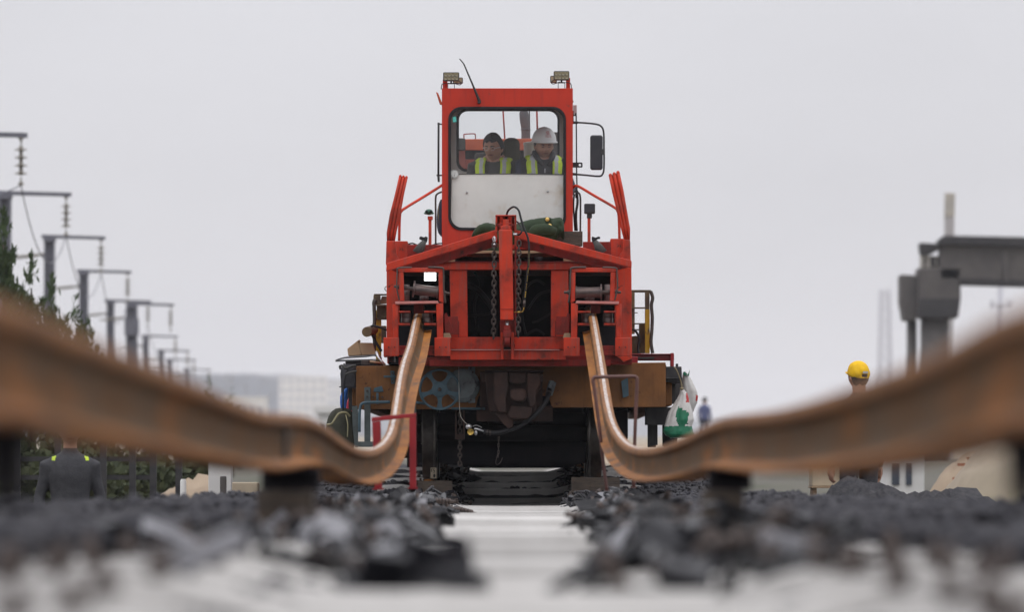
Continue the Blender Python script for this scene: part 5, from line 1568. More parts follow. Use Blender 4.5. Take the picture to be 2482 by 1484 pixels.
# things lying on the wagon floor beside the frame
mb = MB()
P = [(841.7, 846), (869, 824.5), (873, 827), (870.7, 831), (902, 831.5), (911, 859), (844, 862.5)]
mb.prism([W(*p, 51.2) for p in ((841.7, 846), (869, 824.5), (872, 844), (876, 861), (844, 862.5))], (0, .3, 0))
mb.prism([W(*p, 51.19) for p in ((870.7, 831), (902, 831.5), (911, 859), (877, 861), (872.5, 844))], (0, .3, 0))
mb.poly([(866, 827), (871, 823.5), (873.5, 826.5), (871, 830), (872, 827)], 51.18, .2)
tag(obj('cardboard_box', mb, CARD, bevel=.004), 'torn folded cardboard box standing on the black rubber mat', 'cardboard box')
mb = MB()
curve = [(813, 873), (822, 869.5), (836, 866.5), (860, 865), (890, 863), (905, 860.5), (915, 862), (922, 870)]
pts = [W(x, y, 50.7) for x, y in curve]
for i in range(len(pts) - 1):
    a, b = pts[i], pts[i + 1]
    dz = Vector((0, 0, -.012)); bk = Vector((0, .6, .02))
    fr_ = Vector((0, 0, -.012 if i else -.010))
    mb.hexa([a + dz, b + dz, b + dz + bk, a + dz + bk, a, b, b + bk, a + bk])
mb.poly([(813, 873), (918, 870.5), (918, 873), (813, 877.5)], 50.695, .01)
tag(obj('rubber_mat', mb, mat('grey_rubber_sheet', (0.10, 0.11, 0.115), (0.075, 0.08, 0.085), 6, .5)), 'bent grey rubber mat lying under the cardboard', 'rubber mat')
mb = MB(); mb.box(837, 874, 925, 887, 50.75, .5)
tag(obj('tool_chest', mb, BLACK, bevel=.005), 'low black chest on the wagon floor under the rubber mat', 'chest')
hm = MB(); hm.smooth = True; hm.cyl(W(894, 877.3, 50.25), W(927, 882, 50.4), .0125, 12)
hmr = thing('hammer', 'sledgehammer with a pale wooden handle lying by the black chest', 'hammer', W(900, 885, 50.3))
obj('handle', hm, PLY, hmr)
mb = MB(); mb.box(876, 873, 896, 886.5, 50.2, .09); obj('hammer_head', mb, IRON, hmr, bevel=.008)
mb = MB(); mb.smooth = True; mb.tube([W(912.5, 853.5, 50.15), W(917, 866, 50.12), W(925, 876, 50.1), W(933, 885.5, 50.1)], [.012, .011, .010, .013], 8)
tag(obj('wrench', mb, SILVER), 'bright steel spanner leaning on the end of the wagon by the hammer', 'spanner')

# yellow pipe racks on both sides
r1 = thing('yellow_rack', 'grimy yellow steel rack with a wire rope beside the cardboard', 'rack', W(920, 870, 51.8))
YY = 51.8
mb = MB(); mb.box(906, 712.5, 940, 716, YY, .12); mb.box(905, 716.2, 922, 738, YY, .1); obj('rack_top', mb, YELLOWOLD, r1, bevel=.004)
mb = MB(); mb.box(911, 774.5, 924, 876, YY, .08); mb.box(910, 752, 917, 774, YY + .01, .06); obj('rack_post', mb, YELLOW, r1, bevel=.004)
mb = MB(); mb.box(911.7, 738.2, 940, 742, YY - .1, .2); mb.box(913, 742.2, 940, 772, YY - .02, .05); mb.box(910, 772.2, 940, 775, YY - .05, .1); mb.box(924, 790, 936, 832, YY + .3, .1); mb.box(930, 768, 940, 771, YY - .1, .1); obj('rack_shelf', mb, YELLOWOLD, r1, bevel=.004)
mb = MB(); mb.poly([(926, 718), (940, 719), (940, 736), (919, 738)], YY + .05, .05); obj('pale_plate', mb, PALEWOOD, r1)
mb = MB(); mb.smooth = True; mb.tubep([(911, 727, YY - .06), (907, 740, YY - .06), (908, 775, YY - .06), (906, 800, YY - .06), (908, 830, YY - .06), (906, 858, YY - .06)], .017, 10); mb.tubep([(906, 726, YY - .03), (903.5, 736, YY - .03), (906, 745, YY - .03)], .008, 6); obj('wire_rope', mb, ROPE, r1)
mb = MB(); mb.smooth = True; mb.tube([W(937, 700, YY) + Vector((.016 * math.cos(a), 0, .02 * math.sin(a))) for a in np.linspace(0, 6.283, 14)[:-1]], .004, 6, closed=True); obj('ring', mb, IRON, r1)
mb = MB(); mb.smooth = True
mb.cyl(W(889, 805, 51.0), W(905, 800, 51.7), .045, 18); tag(obj('steel_roller', mb, YELLOWOLD, autosm=True), 'dark capped steel roller poking out beside the yellow rack', 'roller')
mb = MB(); mb.smooth = True
mb.tubep([(899, 795, 51.2), (904, 790, 51.2), (920, 794, 51.2), (938, 800, 51.2)], .011, 8); mb.tubep([(899, 795, 51.2), (901, 808, 51.2), (909, 826, 51.2), (921, 846, 51.2), (925, 852, 51.2)], .012, 8); 
tag(obj('black_cable', mb, RUBBER), 'thick black cable looping over the end of the yellow rack', 'cable')
r2 = thing('yellow_rack', 'yellow steel rack with a rope down its outer post beside the red outrigger beam', 'rack', W(1560, 858, 51.8))
mb = MB(); mb.box(1528, 703, 1578, 708.5, YY, .12); obj('rack_top', mb, YELLOWOLD, r2, bevel=.004)
mb = MB(); mb.box(1563.5, 708.7, 1574.5, 750, YY, .08); mb.box(1531, 708.7, 1538.5, 810, YY, .08); obj('rack_frame', mb, YELLOWOLD, r2, bevel=.004)
mb = MB(); mb.box(1563.5, 750.2, 1575, 857, YY, .08); obj('rack_post', mb, YELLOW, r2, bevel=.004)
mb = MB(); mb.box(1530, 745, 1564, 748.5, YY - .02, .05); mb.box(1530, 783.5, 1564, 786.5, YY - .02, .05); mb.box(1549, 786.7, 1563, 857, YY + .1, .1); mb.box(1538, 798, 1550, 801, YY, .05); mb.box(1530, 757.5, 1546, 759.5, YY - .2, .03); obj('rack_shelf', mb, YELLOWOLD, r2, bevel=.003)
mb = MB(); mb.smooth = True; mb.tubep([(1577, 706, YY - .04), (1582, 722, YY - .04), (1579, 740, YY - .04), (1581, 770, YY - .04), (1580, 800, YY - .04), (1578, 830, YY - .04), (1582, 857, YY - .04)], .016, 10); obj('wire_rope', mb, ROPE, r2)
mb = MB(); mb.smooth = True; mb.tubep([(1533, 798, YY - .2), (1543, 806, YY - .2), (1549, 822, YY - .2), (1546, 845, YY - .2), (1549, 860, YY - .2)], .011, 8)
tag(obj('black_cable', mb, RUBBER), 'black cable drooping behind the red column inside the second yellow rack', 'cable')
mb = MB(); mb.smooth = True; mb.lathe(W(1540, 838, YY + .1), (0, 1, 0), [(0, .05), (.02, .09), (.2, .09)], 18)
tag(obj('cable_drum', mb, YELLOWOLD, autosm=True), 'small dark cable drum beside the red column', 'drum')
mb = MB(); mb.box(1546, 866, 1586, 870, YB + .1, .1)
tag(obj('flat_bar', mb, BLACK), 'dark flat bar lying against the red outrigger beam', 'flat bar')
# backpack behind the cab
sack('backpack', [(484, 1068, 1080), (492, 1064, 1084), (510, 1060, 1086), (530, 1058.5, 1086), (550, 1059, 1086), (564, 1062, 1086), (574, 1070, 1086)], YK + .45, [NAVYCLOTH, YELLOWOLD], 'dark navy backpack with yellow trim hanging at the side of the cab', 'backpack', 4, .1, lambda px, py, f: 1 if abs(px - (1061.5 + (abs(py - 515)) * .1)) < 1.2 and py < 540 else 0, depth=.6, seed=12)

# ---- guide frames over the rails
def red_frame():
    Y = 37.9
    t = thing('guide_frame', 'crimson square tube frame standing over the rail with the brake wheel behind', 'guide frame', W(955, 1184, Y))
    mb = MB(); mb.poly([(900.5, 1012), (1008.5, 1001.5), (1008.5, 1011), (900.5, 1023)], Y, .05); obj('cross_bar', mb, RED_DEEP, t, bevel=.004)
    mb = MB(); mb.poly([(902, 1023.3), (922.5, 1021), (926, 1184), (908, 1184)], Y + .003, .05); obj('post', mb, RED_DEEP, t, bevel=.004)
    mb = MB(); mb.poly([(992, 1013.2), (1008.3, 1011.3), (1009, 1182), (992.5, 1182)], Y + .003, .05); obj('post', mb, RED_DEEP, t, bevel=.004)
    mb = MB(); mb.box(989, 1182.2, 1012, 1186, Y - .02, .09); mb.box(903, 1184.2, 930, 1188, Y - .02, .09); obj('foot', mb, RED_DEEP, t)
red_frame()
t = thing('guide_frame', 'thin brown bent tube frame standing over the rail on the sack side', 'guide frame', W(1500, 1184, 40.2))
mb = MB(); mb.smooth = True
mb.tubep([(1471, 1188, 40.2), (1462, 1120, 40.2), (1452, 1030, 40.2), (1440, 940, 40.2), (1437.5, 925, 40.2), (1440, 917, 40.2), (1449, 914.5, 40.2), (1500, 913.5, 40.2), (1534, 913, 40.2), (1542, 916, 40.2), (1544, 925, 40.2), (1541, 1000, 40.2), (1538, 1084, 40.2), (1536, 1180, 40.2)], .0125, 12)
obj('bent_tube', mb, TANBROWN, t)
mb = MB(); mb.box(1464, 1188, 1478, 1191, 40.17, .07); mb.box(1529, 1180, 1543, 1184, 40.17, .07)
obj('foot', mb, TANBROWN, t)

# ================================================================== PEOPLE
TORSO = [(-.10, .160, .112, 0), (-.02, .172, .122, 0), (.10, .155, .112, 0), (.22, .165, .115, 0), (.33, .182, .120, -.005), (.41, .190, .112, 0), (.455, .178, .098, .004), (.49, .130, .082, .008), (.515, .078, .066, .010), (.55, .056, .058, .006), (.62, .054, .058, -.004)]
def torso_ring(z):
    for i in range(len(TORSO) - 1):
        if TORSO[i][0] <= z <= TORSO[i + 1][0]:
            t = (z - TORSO[i][0]) / (TORSO[i + 1][0] - TORSO[i][0]); t = smooth01(t) * .5 + t * .5
            return [TORSO[i][k] + (TORSO[i + 1][k] - TORSO[i][k]) * t for k in (1, 2, 3)]
    return TORSO[-1][1:]
def head_pt(d):
    """Head surface for a unit direction, face towards -Y, centre of the skull at the origin."""
    x, y, z = d
    jaw = smooth01((-z - .1) / .9)
    rx, ry, rz = .083 * (1 - .20 * jaw), .098 * (1 - .12 * jaw), .120
    p = Vector((x * rx, y * ry, z * rz))
    if y < 0:
        f = -y
        nose = math.exp(-((x / .17) ** 2) - ((z + .18) / .20) ** 2) * .024 * f
        brow = math.exp(-((z - .16) / .11) ** 2) * .005 * f
        eye = (math.exp(-((abs(x) - .40) / .20) ** 2 - ((z - .02) / .12) ** 2)) * -.008
        lip = math.exp(-((x / .34) ** 2) - ((z + .52) / .10) ** 2) * .006 * f
        chin = math.exp(-((x / .35) ** 2) - ((z + .85) / .16) ** 2) * .010 * f
        cheek = math.exp(-((abs(x) - .55) / .22) ** 2 - ((z + .22) / .22) ** 2) * .004
        p.y -= nose + brow + eye + lip + chin + cheek
    return p
HEADZ = .692
def hand_mb(mb, wrist, d, palm_n, s=1.0):
    """Palm, four unequal bent fingers and a thumb; d: along the hand, palm_n: towards the palm."""
    d = Vector(d).normalized(); nrm = Vector(palm_n); nrm = (nrm - d * nrm.dot(d)).normalized(); side = d.cross(nrm)
    c = Vector(wrist) + d * .045 * s
    mb.tube([Vector(wrist) - d * .01, Vector(wrist) + d * .02, c + d * .02, c + d * .045], [.026, .032, .036, .030], 10)
    for k, (o_, L) in enumerate(((-.030, .070), (-.010, .080), (.010, .075), (.029, .060))):
        b = c + side * o_ + d * .035
        mb.tube([b, b + d * L * .45, b + d * L * .75 + nrm * L * .25, b + d * L * .9 + nrm * L * .55], [.0105, .0095, .009, .007], 7)
    b = c - side * .03 - d * .02
    mb.tube([b, b - side * .028 + d * .02 + nrm * .012, b - side * .034 + d * .05 + nrm * .02], [.013, .011, .008], 7)

def make_person(label, loc, rz, arms, legs, classify, mats, head_yaw=0.0, head_pitch=0.0, lean=0.0, voxel=.0085, scale=1.0, group=None, hz=HEADZ, hy=-.012):
    mb = MB()
    n = 26
    zs_ = np.linspace(-.10, .62, 24)
    vs = []
    for z in zs_:
        rx, ry, cy_ = torso_ring(z)
        for k in range(n):
            a = 2 * math.pi * k / n
            cx_, sx_ = math.cos(a), math.sin(a)
            e = .85
            vs.append((rx * math.copysign(abs(cx_) ** e, cx_), cy_ + ry * math.copysign(abs(sx_) ** e, sx_), z))
    fs = [(i * n + k, i * n + (k + 1) % n, (i + 1) * n + (k + 1) % n, (i + 1) * n + k) for i in range(len(zs_) - 1) for k in range(n)]
    fs += [tuple(range(n)), tuple((len(zs_) - 1) * n + k for k in range(n))]
    mb.add(vs, fs)
    hm_ = Matrix.Translation((0, hy, hz)) @ Matrix.Rotation(head_yaw, 4, 'Z') @ Matrix.Rotation(head_pitch, 4, 'X')
    nu, nv = 40, 30
    vs, fs = [], []
    for i in range(nv + 1):
        ph = math.pi * i / nv - math.pi / 2
        for k in range(nu):
            th = 2 * math.pi * k / nu
            vs.append(hm_ @ head_pt((math.cos(ph) * math.cos(th), math.cos(ph) * math.sin(th), math.sin(ph))))
    fs = [(i * nu + k, i * nu + (k + 1) % nu, (i + 1) * nu + (k + 1) % nu, (i + 1) * nu + k) for i in range(nv) for k in range(nu)]
    mb.add(vs, fs)
    for s in (-1, 1):
        e = hm_ @ Vector((s * .082, .012, -.015))
        mb.ball(e, .011, .020, .032, 10, 8)
    for s, (el, wr, hd) in zip((-1, 1), arms):
        sh = Vector((s * .165, .005, .425))
        el, wr = Vector(el), Vector(wr)
        mb.tube([sh - Vector((s * .05, 0, -.01)), sh + Vector((s * .03, 0, -.02)), sh.lerp(el, .45), el, el.lerp(wr, .35), wr], [.062, .066, .055, .046, .045, .030], 14)
        if hd: hand_mb(mb, wr, hd[0], hd[1])
    for s, (kn, an) in zip((-1, 1), legs):
        hp = Vector((s * .092, 0, -.03)); kn, an = Vector(kn), Vector(an)
        mb.tube([hp + Vector((0, 0, .05)), hp, hp.lerp(kn, .4), kn, kn.lerp(an, .3), an], [.088, .092, .082, .060, .058, .042], 14)
        mb.tube([an + Vector((0, .05, -.035)), an + Vector((0, -.02, -.03)), an + Vector((0, -.12, -.05)), an + Vector((0, -.19, -.058))], [.038, .045, .042, .028], 10)
    me = bpy.data.meshes.new('person'); me.from_pydata(mb.v, [], mb.f)
    tmp = bpy.data.objects.new('person_shape', me); COL.objects.link(tmp)
    rm = tmp.modifiers.new('join', 'REMESH'); rm.mode = 'VOXEL'; rm.voxel_size = voxel
    smd = tmp.modifiers.new('soft', 'SMOOTH'); smd.factor = .4; smd.iterations = 2
    dg = bpy.context.evaluated_depsgraph_get()
    me2 = bpy.data.meshes.new_from_object(tmp.evaluated_get(dg))
    bpy.data.objects.remove(tmp)
    me2.name = 'person'
    me2.materials.clear()
    for m_ in mats: me2.materials.append(m_)
    hi = hm_.inverted()
    idx = [classify(p.center, hi @ p.center) for p in me2.polygons]
    me2.polygons.foreach_set('material_index', idx)
    me2.polygons.foreach_set('use_smooth', [True] * len(idx))
    o = bpy.data.objects.new('person', me2); COL.objects.link(o)
    tag(o, label, 'person', group)
    o['_head'] = [list(r) for r in hm_]
    o.location = (0, 0, 0)
    return o, hm_
def place_person(o, loc, rz, scale=1.0, lean=0.0):
    if '_head' in o: del o['_head']
    o.location = loc; o.rotation_euler = (lean, 0, rz); o.scale = (scale,) * 3

def face_mat(h):
    """0 skin, 1 dark brows/eyes, 2 lips by position on the face (head coordinates)."""
    if h.y < -.05:
        if abs(h.z - .018 - .1 * (abs(h.x) - .03)) < .0042 and .015 < abs(h.x) < .044: return 1
        if abs(h.z + .002) < .0035 and .020 < abs(h.x) < .038: return 1
        if abs(h.z + .062) < .0065 and abs(h.x) < .024: return 2
        if abs(h.z + .031) < .0035 and .004 < abs(h.x) < .011: return 2
    return 0

def hair_shell(o, hm_, front=.055, back=-.06, side=-.005, m=HAIR, off=.010, puff=0.0):
    nu, nv = 44, 30
    vs, fs = [], []
    for i in range(nv + 1):
        ph = math.pi / 2 - (math.pi * .72) * i / nv
        for k in range(nu):
            th = 2 * math.pi * k / nu
            d = (math.cos(ph) * math.cos(th), math.cos(ph) * math.sin(th), math.sin(ph))
            p = head_pt(d)
            n_ = Vector(d)
            o_ = off + random.uniform(-.002, .003) + .004 * math.sin(5 * th + 3 * ph) + puff * max(0, d[2])
            f = -d[1]
            lim = front if f > .55 else (side if f > -.2 else back)
            if .15 < f <= .55: lim = side + (front - side) * smooth01((f - .15) / .4)
            lim += .007 * math.sin(7 * th) + .004 * math.sin(17 * th + 1)
            if p.z < lim: p = Vector((p.x * .93, p.y * .93, lim)); o_ = 0
            vs.append(hm_ @ (p + n_ * o_))
    fs = [(i * nu + k, i * nu + (k + 1) % nu, (i + 1) * nu + (k + 1) % nu, (i + 1) * nu + k) for i in range(nv) for k in range(nu)]
    mb = MB(); mb.smooth = True; mb.add(vs, fs)
    return obj('hair', mb, m, o)

def vest(o, z0=-.05, z1=.468, gap_low=.02, gap_top=.075, m=(None,), stripe=(.085, .118), emblem=False):
    """Safety vest: shell over the torso, open in front, grey reflective bands."""
    n = 64
    zs_ = np.linspace(z0, z1, 44)
    vs = []
    for z in zs_:
        rx, ry, cy_ = torso_ring(z)
        for k in range(n):
            a = 2 * math.pi * k / n
            c_, s_ = math.cos(a), math.sin(a); e = .85
            vs.append((1.07 * rx * math.copysign(abs(c_) ** e, c_) + 0, cy_ + (ry * 1.05 + .009) * math.copysign(abs(s_) ** e, s_), z + .004))
    fs, mi = [], []
    for i in range(len(zs_) - 1):
        for k in range(n):
            f = (i * n + k, i * n + (k + 1) % n, (i + 1) * n + (k + 1) % n, (i + 1) * n + k)
            c = sum((Vector(vs[q]) for q in f), Vector()) / 4
            g = gap_low + (gap_top - gap_low) * smooth01((c.z - .08) / .3)
            if c.y < 0 and abs(c.x) < g: continue
            if c.z > .27 and abs(c.x) > .160: continue
            fs.append(f)
            s_ = stripe[0] < abs(c.x) < stripe[1] and c.z > .06
            h_ = .02 < c.z < .06
            em = 0
            if emblem and c.y < 0:
                q = math.hypot(c.x - .088, (c.z - .21))
                if .017 < q < .027 or (abs(c.x - .088) < .006 and q < .017): em = 1
            mi.append(2 if em else 1 if (s_ or h_) else 0)
    mb = MB(); mb.smooth = True; mb.add(vs, fs); mb.m = mi
    v = obj('safety_vest', mb, [HIVIS, REFLECT, PRINTGREEN], o)
    sd = v.modifiers.new('cloth', 'SOLIDIFY'); sd.thickness = .006; sd.offset = 1
    return v

# --- driver
YD = 51.62
ARMS_LAP = (((-.26, -.06, .18), (-.16, -.27, .12), ((.35, -1, 0), (0, 0, -1))), ((.26, -.06, .18), (.16, -.27, .12), ((-.35, -1, 0), (0, 0, -1))))
LEGS_SIT = (((-.12, -.40, -.02), (-.12, -.38, -.40)), ((.12, -.40, -.02), (.12, -.38, -.40)))
def cls_driver(c, h):
    if h.length < .135: return (0, 3, 4)[face_mat(h)]
    if c.y < -.31 and c.z > .03: return 0
    return 1 if abs(c.x) < .20 or c.z < .05 else 2
drv, hmx = make_person('bareheaded driver with glasses in a yellow vest behind the windscreen', None, 0, ARMS_LAP, LEGS_SIT, cls_driver, [SKIN, GREYCLOTH, GREYCLOTH, HAIR, LIPS], head_yaw=R(-13), head_pitch=R(8), voxel=.0068, hz=.585, hy=-.075)
hair_shell(drv, hmx, front=.056, back=-.075, side=-.016, off=.012, puff=.002)
vest(drv, z1=.487, gap_low=.04, gap_top=.064, stripe=(.088, .122))
mb = MB(); mb.smooth = True
for s in (-1, 1):
    pts = [hmx @ Vector((s * .031 + .021 * math.cos(a), -.104 + .01 * abs(math.cos(a)) ** 2, -.004 + .015 * math.sin(a))) for a in np.linspace(0, 6.283, 15)[:-1]]
    mb.tube(pts, .0016, 5, closed=True)
    mb.tube([hmx @ Vector((s * .052, -.092, .0)), hmx @ Vector((s * .074, -.07, .004)), hmx @ Vector((s * .084, .0, .004))], .0028, 5)
mb.tube([hmx @ Vector((-.010, -.106, -.002)), hmx @ Vector((.010, -.106, -.002))], .0018, 5)
obj('glasses', mb, SILVER, drv)
p = W(1199, 322, YD)
place_person(drv, (p.x, p.y, p.z - .722), R(-9))

# --- helmeted passenger
def cls_pass(c, h):
    if h.length < .132: return (0, 3, 4)[face_mat(h)]
    if c.y < -.31 and c.z > .03: return 0
    return 1 if abs(c.x) < .21 else 2
pas, hmp = make_person('passenger in a white safety helmet and yellow vest behind the windscreen', None, 0, ARMS_LAP, LEGS_SIT, cls_pass, [SKIN, DARKCLOTH, NAVYCLOTH, HAIR, LIPS], head_yaw=R(3), head_pitch=R(14), voxel=.0072, hz=.585, hy=-.075)
hair_shell(pas, hmp, front=.06, back=-.07, side=-.01, off=.006)
vest(pas, z1=.487, gap_low=.04, gap_top=.070, stripe=(.09, .125), emblem=True)
mb = MB(); mb.smooth = True
n = 24
for s in (-1, 1):
    mb.tube(smoothpath([Vector((s * .02, -.115, .40)), Vector((s * .06, -.115, .455)), Vector((s * .085, -.07, .505)), Vector((s * .08, .02, .53))], 4), [.012 + .014 * math.sin(k / 12 * 3.14) for k in range(13)], 8)
obj('jacket_collar', mb, DARKCLOTH, pas)
mb = MB(); mb.box(0, 0, 1, 1, 50, .1); mb = MB(); mb.wbox(-.003, -.128, .33, .003, -.122, .37); obj('zip_pull', mb, SILVER, pas)
# helmet
def helmet(o, hm_, tilt=R(-10)):
    hh = hm_ @ Matrix.Translation((0, .008, .040)) @ Matrix.Rotation(tilt, 4, 'X')
    A, B, Cz = .110, .135, .125
    mb = MB(); mb.smooth = True
    nu, nv = 40, 14
    vs = []
    for i in range(nv + 1):
        ph = math.pi / 2 * (1 - i / nv)
        for k in range(nu):
            th = 2 * math.pi * k / nu
            vs.append((A * math.cos(ph) * math.cos(th), B * math.cos(ph) * math.sin(th), Cz * math.sin(ph)))
    for k in range(nu):           # brim, longer in front
        th = 2 * math.pi * k / nu
        f = max(0, -math.sin(th))
        ex = .012 + .045 * f ** 2
        vs.append(((A + ex * .8) * math.cos(th), (B + ex) * math.sin(th), -.010 - .008 * f))
    for k in range(nu):
        x, y, z = vs[(nv + 1) * nu + k]
        vs.append((x * .97, y * .97, z - .006))
    for k in range(nu):
        th = 2 * math.pi * k / nu
        vs.append(((A - .006) * math.cos(th), (B - .006) * math.sin(th), -.004))
    fs = [(i * nu + k, i * nu + (k + 1) % nu, (i + 1) * nu + (k + 1) % nu, (i + 1) * nu + k) for i in range(nv + 3) for k in range(nu)]
    mb.add([hh @ Vector(v) for v in vs], fs)
    # ridge over the crown
    mb.tube([hh @ Vector((0, -B * math.cos(a) * 1.0, Cz * math.sin(a) - .0075)) for a in np.linspace(.9, 2.5, 14)], [.010] * 14, 8)
    he = obj('safety_helmet', mb, HELMETWHITE, o, autosm=True)
    def onshell(u, v, lift=.0012):
        y = -B * math.sqrt(max(.02, 1 - (u / A) ** 2 - (v / Cz) ** 2))
        nn = Vector((u / A ** 2, y / B ** 2, v / Cz ** 2)).normalized()
        return hh @ (Vector((u, y, v)) + nn * lift)
    # red round emblem and two lines of red characters
    mb = MB()
    def strip(pts, w):
        for a, b in zip(pts[:-1], pts[1:]):
            a, b = Vector((*a, 0)), Vector((*b, 0)); d = (b - a).normalized(); s_ = Vector((-d.y, d.x, 0)) * w / 2
            q = [a - s_, b - s_, b + s_, a + s_]
            mb.add([onshell(v.x, v.y) for v in q], [(0, 1, 2, 3)])
    c0 = (.012, .072)
    strip([(c0[0] + .017 * math.cos(a), c0[1] + .012 * math.sin(a)) for a in np.linspace(.5, 5.8, 18)], .004)
    strip([(c0[0] - .008, c0[1] + .003), (c0[0] + .009, c0[1] + .003)], .003); strip([(c0[0] - .008, c0[1] - .004), (c0[0] + .009, c0[1] - .004)], .003); strip([(c0[0], c0[1] + .009), (c0[0], c0[1] - .009)], .003)
    obj('emblem', mb, PRINTRED, he)
    for txt, size, y0 in (('中国中铁', .0125, .047), ('中国中铁', .0150, .031)):
        cu = bpy.data.curves.new('helmet_lettering', 'FONT'); cu.body = txt; cu.size = size; cu.align_x = 'CENTER'
        tmp = bpy.data.objects.new('helmet_lettering_shape', cu); COL.objects.link(tmp)
        me = bpy.data.meshes.new_from_object(tmp.evaluated_get(bpy.context.evaluated_depsgraph_get()))
        bpy.data.objects.remove(tmp)
        if len(me.vertices):
            mb = MB(); mb.add([onshell(c0[0] + v.co.x, y0 + v.co.y) for v in me.vertices], [tuple(p.vertices) for p in me.polygons])
            obj('helmet_lettering', mb, PRINTRED, he)
helmet(pas, hmp)
p = W(1318, 309, YD - .12)
place_person(pas, (p.x - .01, p.y, p.z - .748), R(9))

# --- yellow-capped worker seen from behind
ARMS_DOWN = (((-.25, .02, .16), (-.24, -.06, -.08), ((0, -.1, -1), (1, 0, 0))), ((.25, .02, .16), (.24, -.06, -.08), ((0, -.1, -1), (-1, 0, 0))))
LEGS_STAND = (((-.11, -.02, -.44), (-.12, .02, -.84)), ((.11, -.02, -.44), (.12, .02, -.84)))
def cls_worker(c, h):
    if c.z > .55: return 0
    if abs(c.x) > .2 and c.z < -.09: return 0
    return 1 if c.z > -.02 else 2
wk, hmw = make_person('worker in a yellow cap facing away, only head above the rail', None, 0, ARMS_DOWN, LEGS_STAND, cls_worker, [SKIN, NAVYCLOTH, DARKCLOTH, HAIR, LIPS], voxel=.011)
hair_shell(wk, hmw, front=.05, back=-.075, side=-.03, off=.004)
def cap(o, hm_):
    hh = hm_ @ Matrix.Translation((0, .004, .030)) @ Matrix.Rotation(R(-14), 4, 'X')
    A, B, Cz = .092, .112, .105
    nu, nv = 40, 14
    vs = []
    rr = random.Random(2)
    for i in range(nv + 1):
        ph = math.pi / 2 * (1 - i / nv) - (.28 if i == nv else .28 * i / nv)
        for k in range(nu):
            th = 2 * math.pi * k / nu
            w_ = 1 + .025 * math.sin(3 * th + i * .5) + .02 * math.sin(7 * th - i * .9) + rr.uniform(-.008, .008)
            vs.append(hh @ Vector((A * w_ * math.cos(ph) * math.cos(th), B * w_ * math.cos(ph) * math.sin(th), Cz * math.sin(ph))))
    fs = []
    for i in range(nv):
        for k in range(nu):
            th = 2 * math.pi * (k + .5) / nu
            if i >= nv - 3 and abs(th - math.pi / 2) < .36: continue      # opening above the strap at the back
            fs.append((i * nu + k, i * nu + (k + 1) % nu, (i + 1) * nu + (k + 1) % nu, (i + 1) * nu + k))
    mb = MB(); mb.smooth = True; mb.add(vs, fs)
    c_ = obj('cap', mb, CAPYELLOW, o)
    sd = c_.modifiers.new('cloth', 'SOLIDIFY'); sd.thickness = .004
    # bill
    mb = MB(); mb.smooth = True
    out, inn = [], []
    for a in np.linspace(-1.15, 1.15, 16):
        inn.append(hh @ Vector((A * math.sin(a), -B * math.cos(a), -.022)))
        out.append(hh @ Vector((A * .92 * math.sin(a), -(B + .075 * math.cos(a * 1.3)) * max(math.cos(a), .35), -.034 + .01 * abs(math.sin(a)))))
    vs = inn + out + [v - Vector((0, 0, .004)) for v in inn] + [v - Vector((0, 0, .004)) for v in out]
    q = 16
    fs = []
    for i in range(q - 1):
        fs += [(i, i + 1, q + i + 1, q + i), (2 * q + i + 1, 2 * q + i, 3 * q + i, 3 * q + i + 1), (q + i, q + i + 1, 3 * q + i + 1, 3 * q + i)]
    mb.add(vs, fs); obj('cap_bill', mb, CAPYELLOW, c_)
    mb = MB(); mb.smooth = True
    mb.prism([hh @ Vector((A * 1.0 * math.sin(a), B * math.cos(a) * 1.0, -.024)) for a in (-.42, -.2, 0, .2, .42)] + [hh @ Vector((A * 1.0 * math.sin(a), B * math.cos(a) * 1.0, -.012)) for a in (.42, .2, 0, -.2, -.42)], (0, .004, 0))
    obj('cap_strap', mb, CAPYELLOW, c_)
    mb = MB(); mb.prism([hh @ Vector((x, B * 1.0, z)) for x, z in ((-.024, .020), (.026, .020), (.027, .040), (-.023, .040))], (0, .004, 0)); obj('cap_label', mb, SACK, c_)
cap(wk, hmw)
p = W(2082, 875, 49.0)
place_person(wk, (p.x, p.y, p.z - .826), R(180 + 28))

# --- worker in a vest behind the left rail
def cls_vest(c, h):
    if c.z > .56 or (c - Vector((0, -.012, HEADZ))).length < .132: return (0, 3, 4)[face_mat(h)]
    if c.z > .455 and .12 < abs(c.x) < .15: return 5
    return 1 if c.z > .42 else 2
w2, hm2 = make_person('worker in dark clothes with yellow shoulder pieces standing behind the rail on the mast side', None, 0, ARMS_DOWN, LEGS_STAND, cls_vest, [SKIN, DARKCLOTH, DARKCLOTH, HAIR, LIPS, HIVIS], voxel=.011)
hair_shell(w2, hm2)
p = W(170, 1089, 43.0)
place_person(w2, (p.x, p.y, p.z - .55 * .92), R(6), .92)
# --- distant worker in blue
w3, hm3 = make_person('small distant worker in blue overalls beyond the white sacks', None, 0, ARMS_DOWN, LEGS_STAND, lambda c, h: 0 if c.z > .56 else (1 if c.z > -.02 else 2), [SKIN, BLUECLOTH, NAVYCLOTH, HAIR, LIPS], voxel=.014)
hair_shell(w3, hm3)
tb_ = W(2082, 875, 49.0); mb = MB(); mb.wbox(tb_.x - .5, 48.8, -.78, tb_.x + .5, 49.2, tb_.z - .826 - .90)
tag(obj('timber_block', mb, WOOD, bevel=.01), 'big timber block the capped worker stands on', 'timber block')
p = W(1708, 962, 215)
place_person(w3, (p.x, p.y, p.z - .826), R(150))

